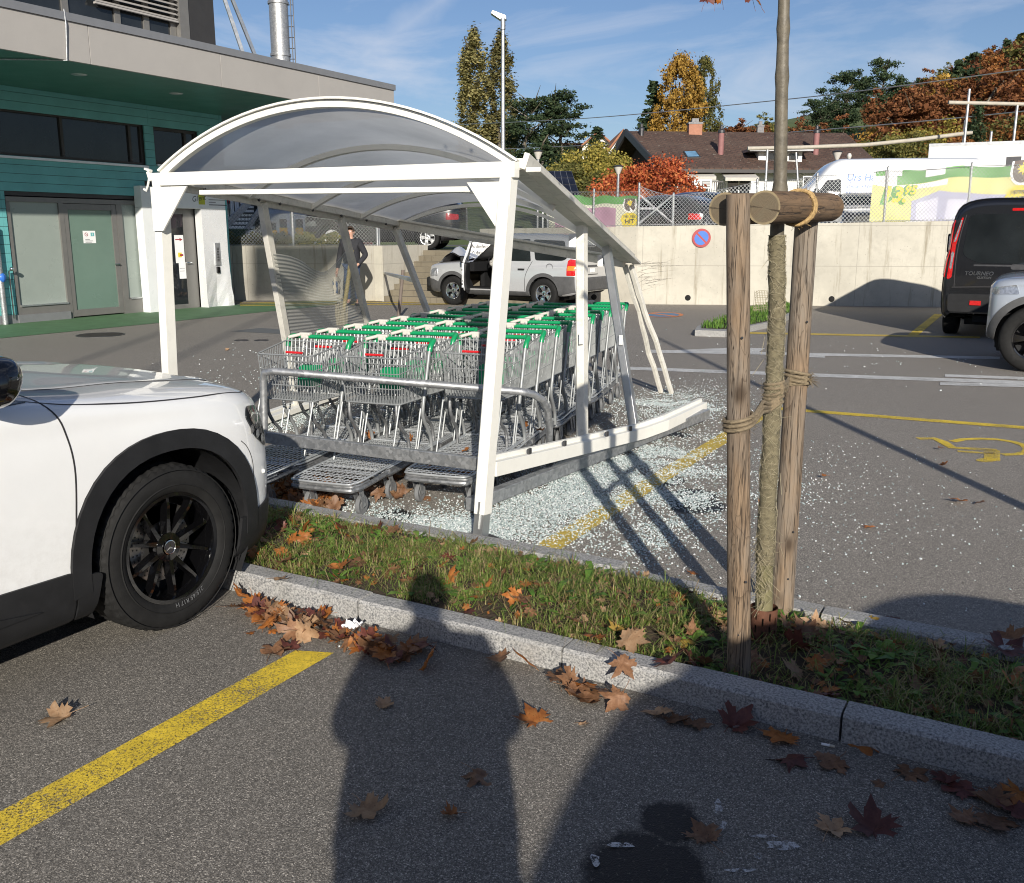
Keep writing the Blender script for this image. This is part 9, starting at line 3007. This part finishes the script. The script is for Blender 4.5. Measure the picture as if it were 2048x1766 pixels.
def person(label, loc, rz, hands, elbows, h=1.75, jacket='jacket', trousers='jeans', grip=False, wide=1.0):
 """faces local -Y; hands / elbows given as (right, left) points"""
 s_ = h / 1.75
 t = thing('person', label, 'person', loc, rz)
 sh_ = [V((-.19, 0, 1.43)), V((.19, 0, 1.43))]
 hip = [V((-.095, 0, .92)), V((.095, 0, .92))]
 knee = [V((-.11, -.02, .50)), V((.12, -.03, .50))]
 ank = [V((-.115, .02, .09)), V((.13, .0, .09))]
 # body: head, neck, trunk, arms with hands, legs
 nodes = [(V((0, 0, .98)), (.155, .11)), (V((0, 0, 1.22)), (.15, .105)), (V((0, .005, 1.40)), (.13, .09)), (V((0, .0, 1.50)), .055), (V((0, -.01, 1.56)), .06), (V((0, -.018, 1.63)), (.078, .098)), (V((0, -.012, 1.71)), (.066, .088))]
 edges = [(0, 1), (1, 2), (2, 3), (3, 4), (4, 5), (5, 6)]
 for i in (0, 1):
  b = len(nodes)
  hd = V(hands[i]); el = V(elbows[i]); dirh = (hd - el).normalized()
  nodes += [(sh_[i], .062), (el, .042), (hd, .030), (hd + dirh * .05, (.040, .022)), (hd + dirh * .09, (.036, .018))]
  edges += [(2, b), (b, b + 1), (b + 1, b + 2), (b + 2, b + 3), (b + 3, b + 4)]
  side = dirh.orthogonal().normalized()
  side = V((0, 1, 0)) - dirh * dirh.y
  side.normalize()
  for f in range(4):
   q = hd + dirh * .10 + side * (-.026 + .0175 * f)
   n_ = len(nodes); L = (.065, .075, .07, .055)[f]
   inw = V((-1 if i else 1, 0, 0)) * (.5 if grip else .22)
   d2 = (dirh + inw * .6).normalized(); d3 = (dirh + inw * 2.2).normalized()
   nodes += [(q, .0095), (q + d2 * L * .5, .0088), (q + d2 * L * .5 + d3 * L * .5, .0075)]
   edges += [(b + 4, n_), (n_, n_ + 1), (n_ + 1, n_ + 2)]
  n_ = len(nodes); th = hd + dirh * .035 - side * .03
  nodes += [(th, .011), (th + (dirh * .6 - side * .5).normalized() * .045, .010), (th + (dirh * .9 - side * .2).normalized() * .075, .008)]
  edges += [(b + 3, n_), (n_, n_ + 1), (n_ + 1, n_ + 2)]
  b = len(nodes)
  nodes += [(hip[i], .085), (knee[i], .055), (ank[i], .04), (ank[i] + V((0, -.12, -.05)), (.042, .03))]
  edges += [(0, b), (b, b + 1), (b + 1, b + 2), (b + 2, b + 3)]
 nodes = [(p * s_, r) for p, r in nodes]
 shared('body', skin_mesh('body', nodes, edges, M['skin']), t)
 # jacket
 nd_ = [(V((0, 0, .88)), (.215, .16)), (V((0, 0, 1.05)), (.215, .165)), (V((0, 0, 1.25)), (.225, .165)), (V((0, .005, 1.41)), (.205, .14)), (V((0, .0, 1.50)), (.085, .08))]
 ed_ = [(0, 1), (1, 2), (2, 3), (3, 4)]
 for i in (0, 1):
  b = len(nd_); hd = V(hands[i]); el = V(elbows[i])
  nd_ += [(sh_[i], .10), (vl(sh_[i], el, .5), .082), (el, .074), (vl(el, hd, .9), .052)]
  ed_ += [(3, b), (b, b + 1), (b + 1, b + 2), (b + 2, b + 3)]
 if wide > 1:
  nd_ = [(p, tuple(q * wide for q in r) if isinstance(r, tuple) else r) for p, r in nd_]
  nd_.append((V((0, 0, .55)), (.22 * wide, .17 * wide))); ed_.append((0, len(nd_) - 1))
 shared('jacket', skin_mesh('jacket', [(p * s_, r) for p, r in nd_], ed_, M[jacket]), t)
 nd_ = [(V((0, 0, .97)), (.165, .12))]; ed_ = []
 for i in (0, 1):
  b = len(nd_); nd_ += [(hip[i] + V((0, 0, -.04)), .105), (knee[i], .075), (ank[i] + V((0, 0, .04)), .065)]; ed_ += [(0, b), (b, b + 1), (b + 1, b + 2)]
 shared('trousers', skin_mesh('trousers', [(p * s_, r) for p, r in nd_], ed_, M[trousers]), t)
 for i in (0, 1):
  nd_ = [(ank[i] + V((0, .03, -.03)), (.045, .05)), (ank[i] + V((0, -.05, -.045)), (.045, .04)), (ank[i] + V((0, -.15, -.055)), (.046, .03))]
  shared('shoe', skin_mesh('shoe', [(p * s_, r) for p, r in nd_], [(0, 1), (1, 2)], M['rubber']), t)
 mb = MB()
 hc = V((0, .0, 1.665))
 def hair(u, v_):
  a, b = 6.2832 * u, lerp(-.25, math.pi / 2, v_)
  k = 1.0 + .05 * noise.noise(V((math.cos(a) * 4, math.sin(a) * 4, b * 4)))
  p = V((math.cos(a) * math.cos(b) * .088, math.sin(a) * math.cos(b) * .108 + .008, math.sin(b) * .105 + .012)) * k
  return (hc + p) * s_
 mb.grid(hair, 28, 10, skip=lambda u, v_: .62 < u < .88 and v_ < .50)
 mb.build('hair', M['hair'], t, world=False)
 mb = MB()
 fc_ = V((0, -.105, 1.655))
 mb.ball((fc_ + V((0, -.012, -.015))) * s_, (.014, .02, .022), 10)
 for x in (-.032, .032): mb.ball((fc_ + V((x, .008, .01))) * s_, .0125, 10, 1); mb.ball((fc_ + V((x, -.003, .01))) * s_, .006, 8, 2); mb.ball((V((x * 2.6, -.0, 1.645))) * s_, (.012, .022, .032), 10)
 mb.tube([(fc_ + V((-.026, .010, -.055))) * s_, (fc_ + V((0, .0, -.058))) * s_, (fc_ + V((.026, .010, -.055))) * s_], .006, 6, 3)
 mb.build('face_features', [M['skin'], M['paper'], M['ink'], M['redpaint']], t, world=False)
 return t
pp = CW((705 - 1024) / 1895 * 21.75, 22.0)
hR, hL = V((-.33, -.06, .80)), V((.20, -.17, .92))
person('person in a dark jacket and blue jeans holding a light cloth bag beside the wall', (pp.x, pp.y, 0), YAW + R(-12), (hR, hL), (V((-.30, .06, 1.12)), V((.33, .05, 1.14))), 1.76)
bg_o = V((pp.x, pp.y, 0)); Rz = Matrix.Rotation(YAW + R(-12), 3, 'Z')
bt_ = thing('cloth_bag', 'pale printed cloth bag held by the person in the dark jacket', 'bag', bg_o + Rz @ V((-.36, -.06, .3)))
mb = MB()
mb.grid(lambda u, v_: bg_o + Rz @ V((-.36 + .07 * math.cos(6.2832 * u) * (.55 + .45 * math.sin(math.pi * min(1, v_ * .9 + .1))), -.06 + .17 * math.sin(6.2832 * u) * (.75 + .25 * (1 - v_)), .26 + .40 * v_)) + V((1, 1, 0)) * noise.noise(V((u * 5, v_ * 5, 8))) * .03, 20, 12)
mb.build('bag_body', M['cloth'], bt_)
mb = MB()
for dy in (-.06, .06): mb.tube([bg_o + Rz @ V((-.36, -.06 + dy, .64)), bg_o + Rz @ V((-.345, -.065, .74))], .008, 6)
mb.build('bag_handle', M['cloth'], bt_)
mb = MB(); mb.grid(lambda u, v_: bg_o + Rz @ V((-.36 - .045 + .02 * u, -.175 - .012, .30 + .0)) + Rz @ V((.10 * u, -.0, .26 * v_)), 4, 4); mb.build('bag_print', M['jeans'], bt_)
# the photographer, just behind the lens, whose shadow falls across the bay
c = CW(.0, -.36)
person('photographer standing behind the camera with both hands raised', (c.x, c.y, 0), YAW + R(180) + R(4), (V((-.08, -.17, 1.44)), V((.08, -.17, 1.44))), (V((-.29, -.10, 1.16)), V((.29, -.10, 1.16))), 1.78, grip=True, wide=1.22)
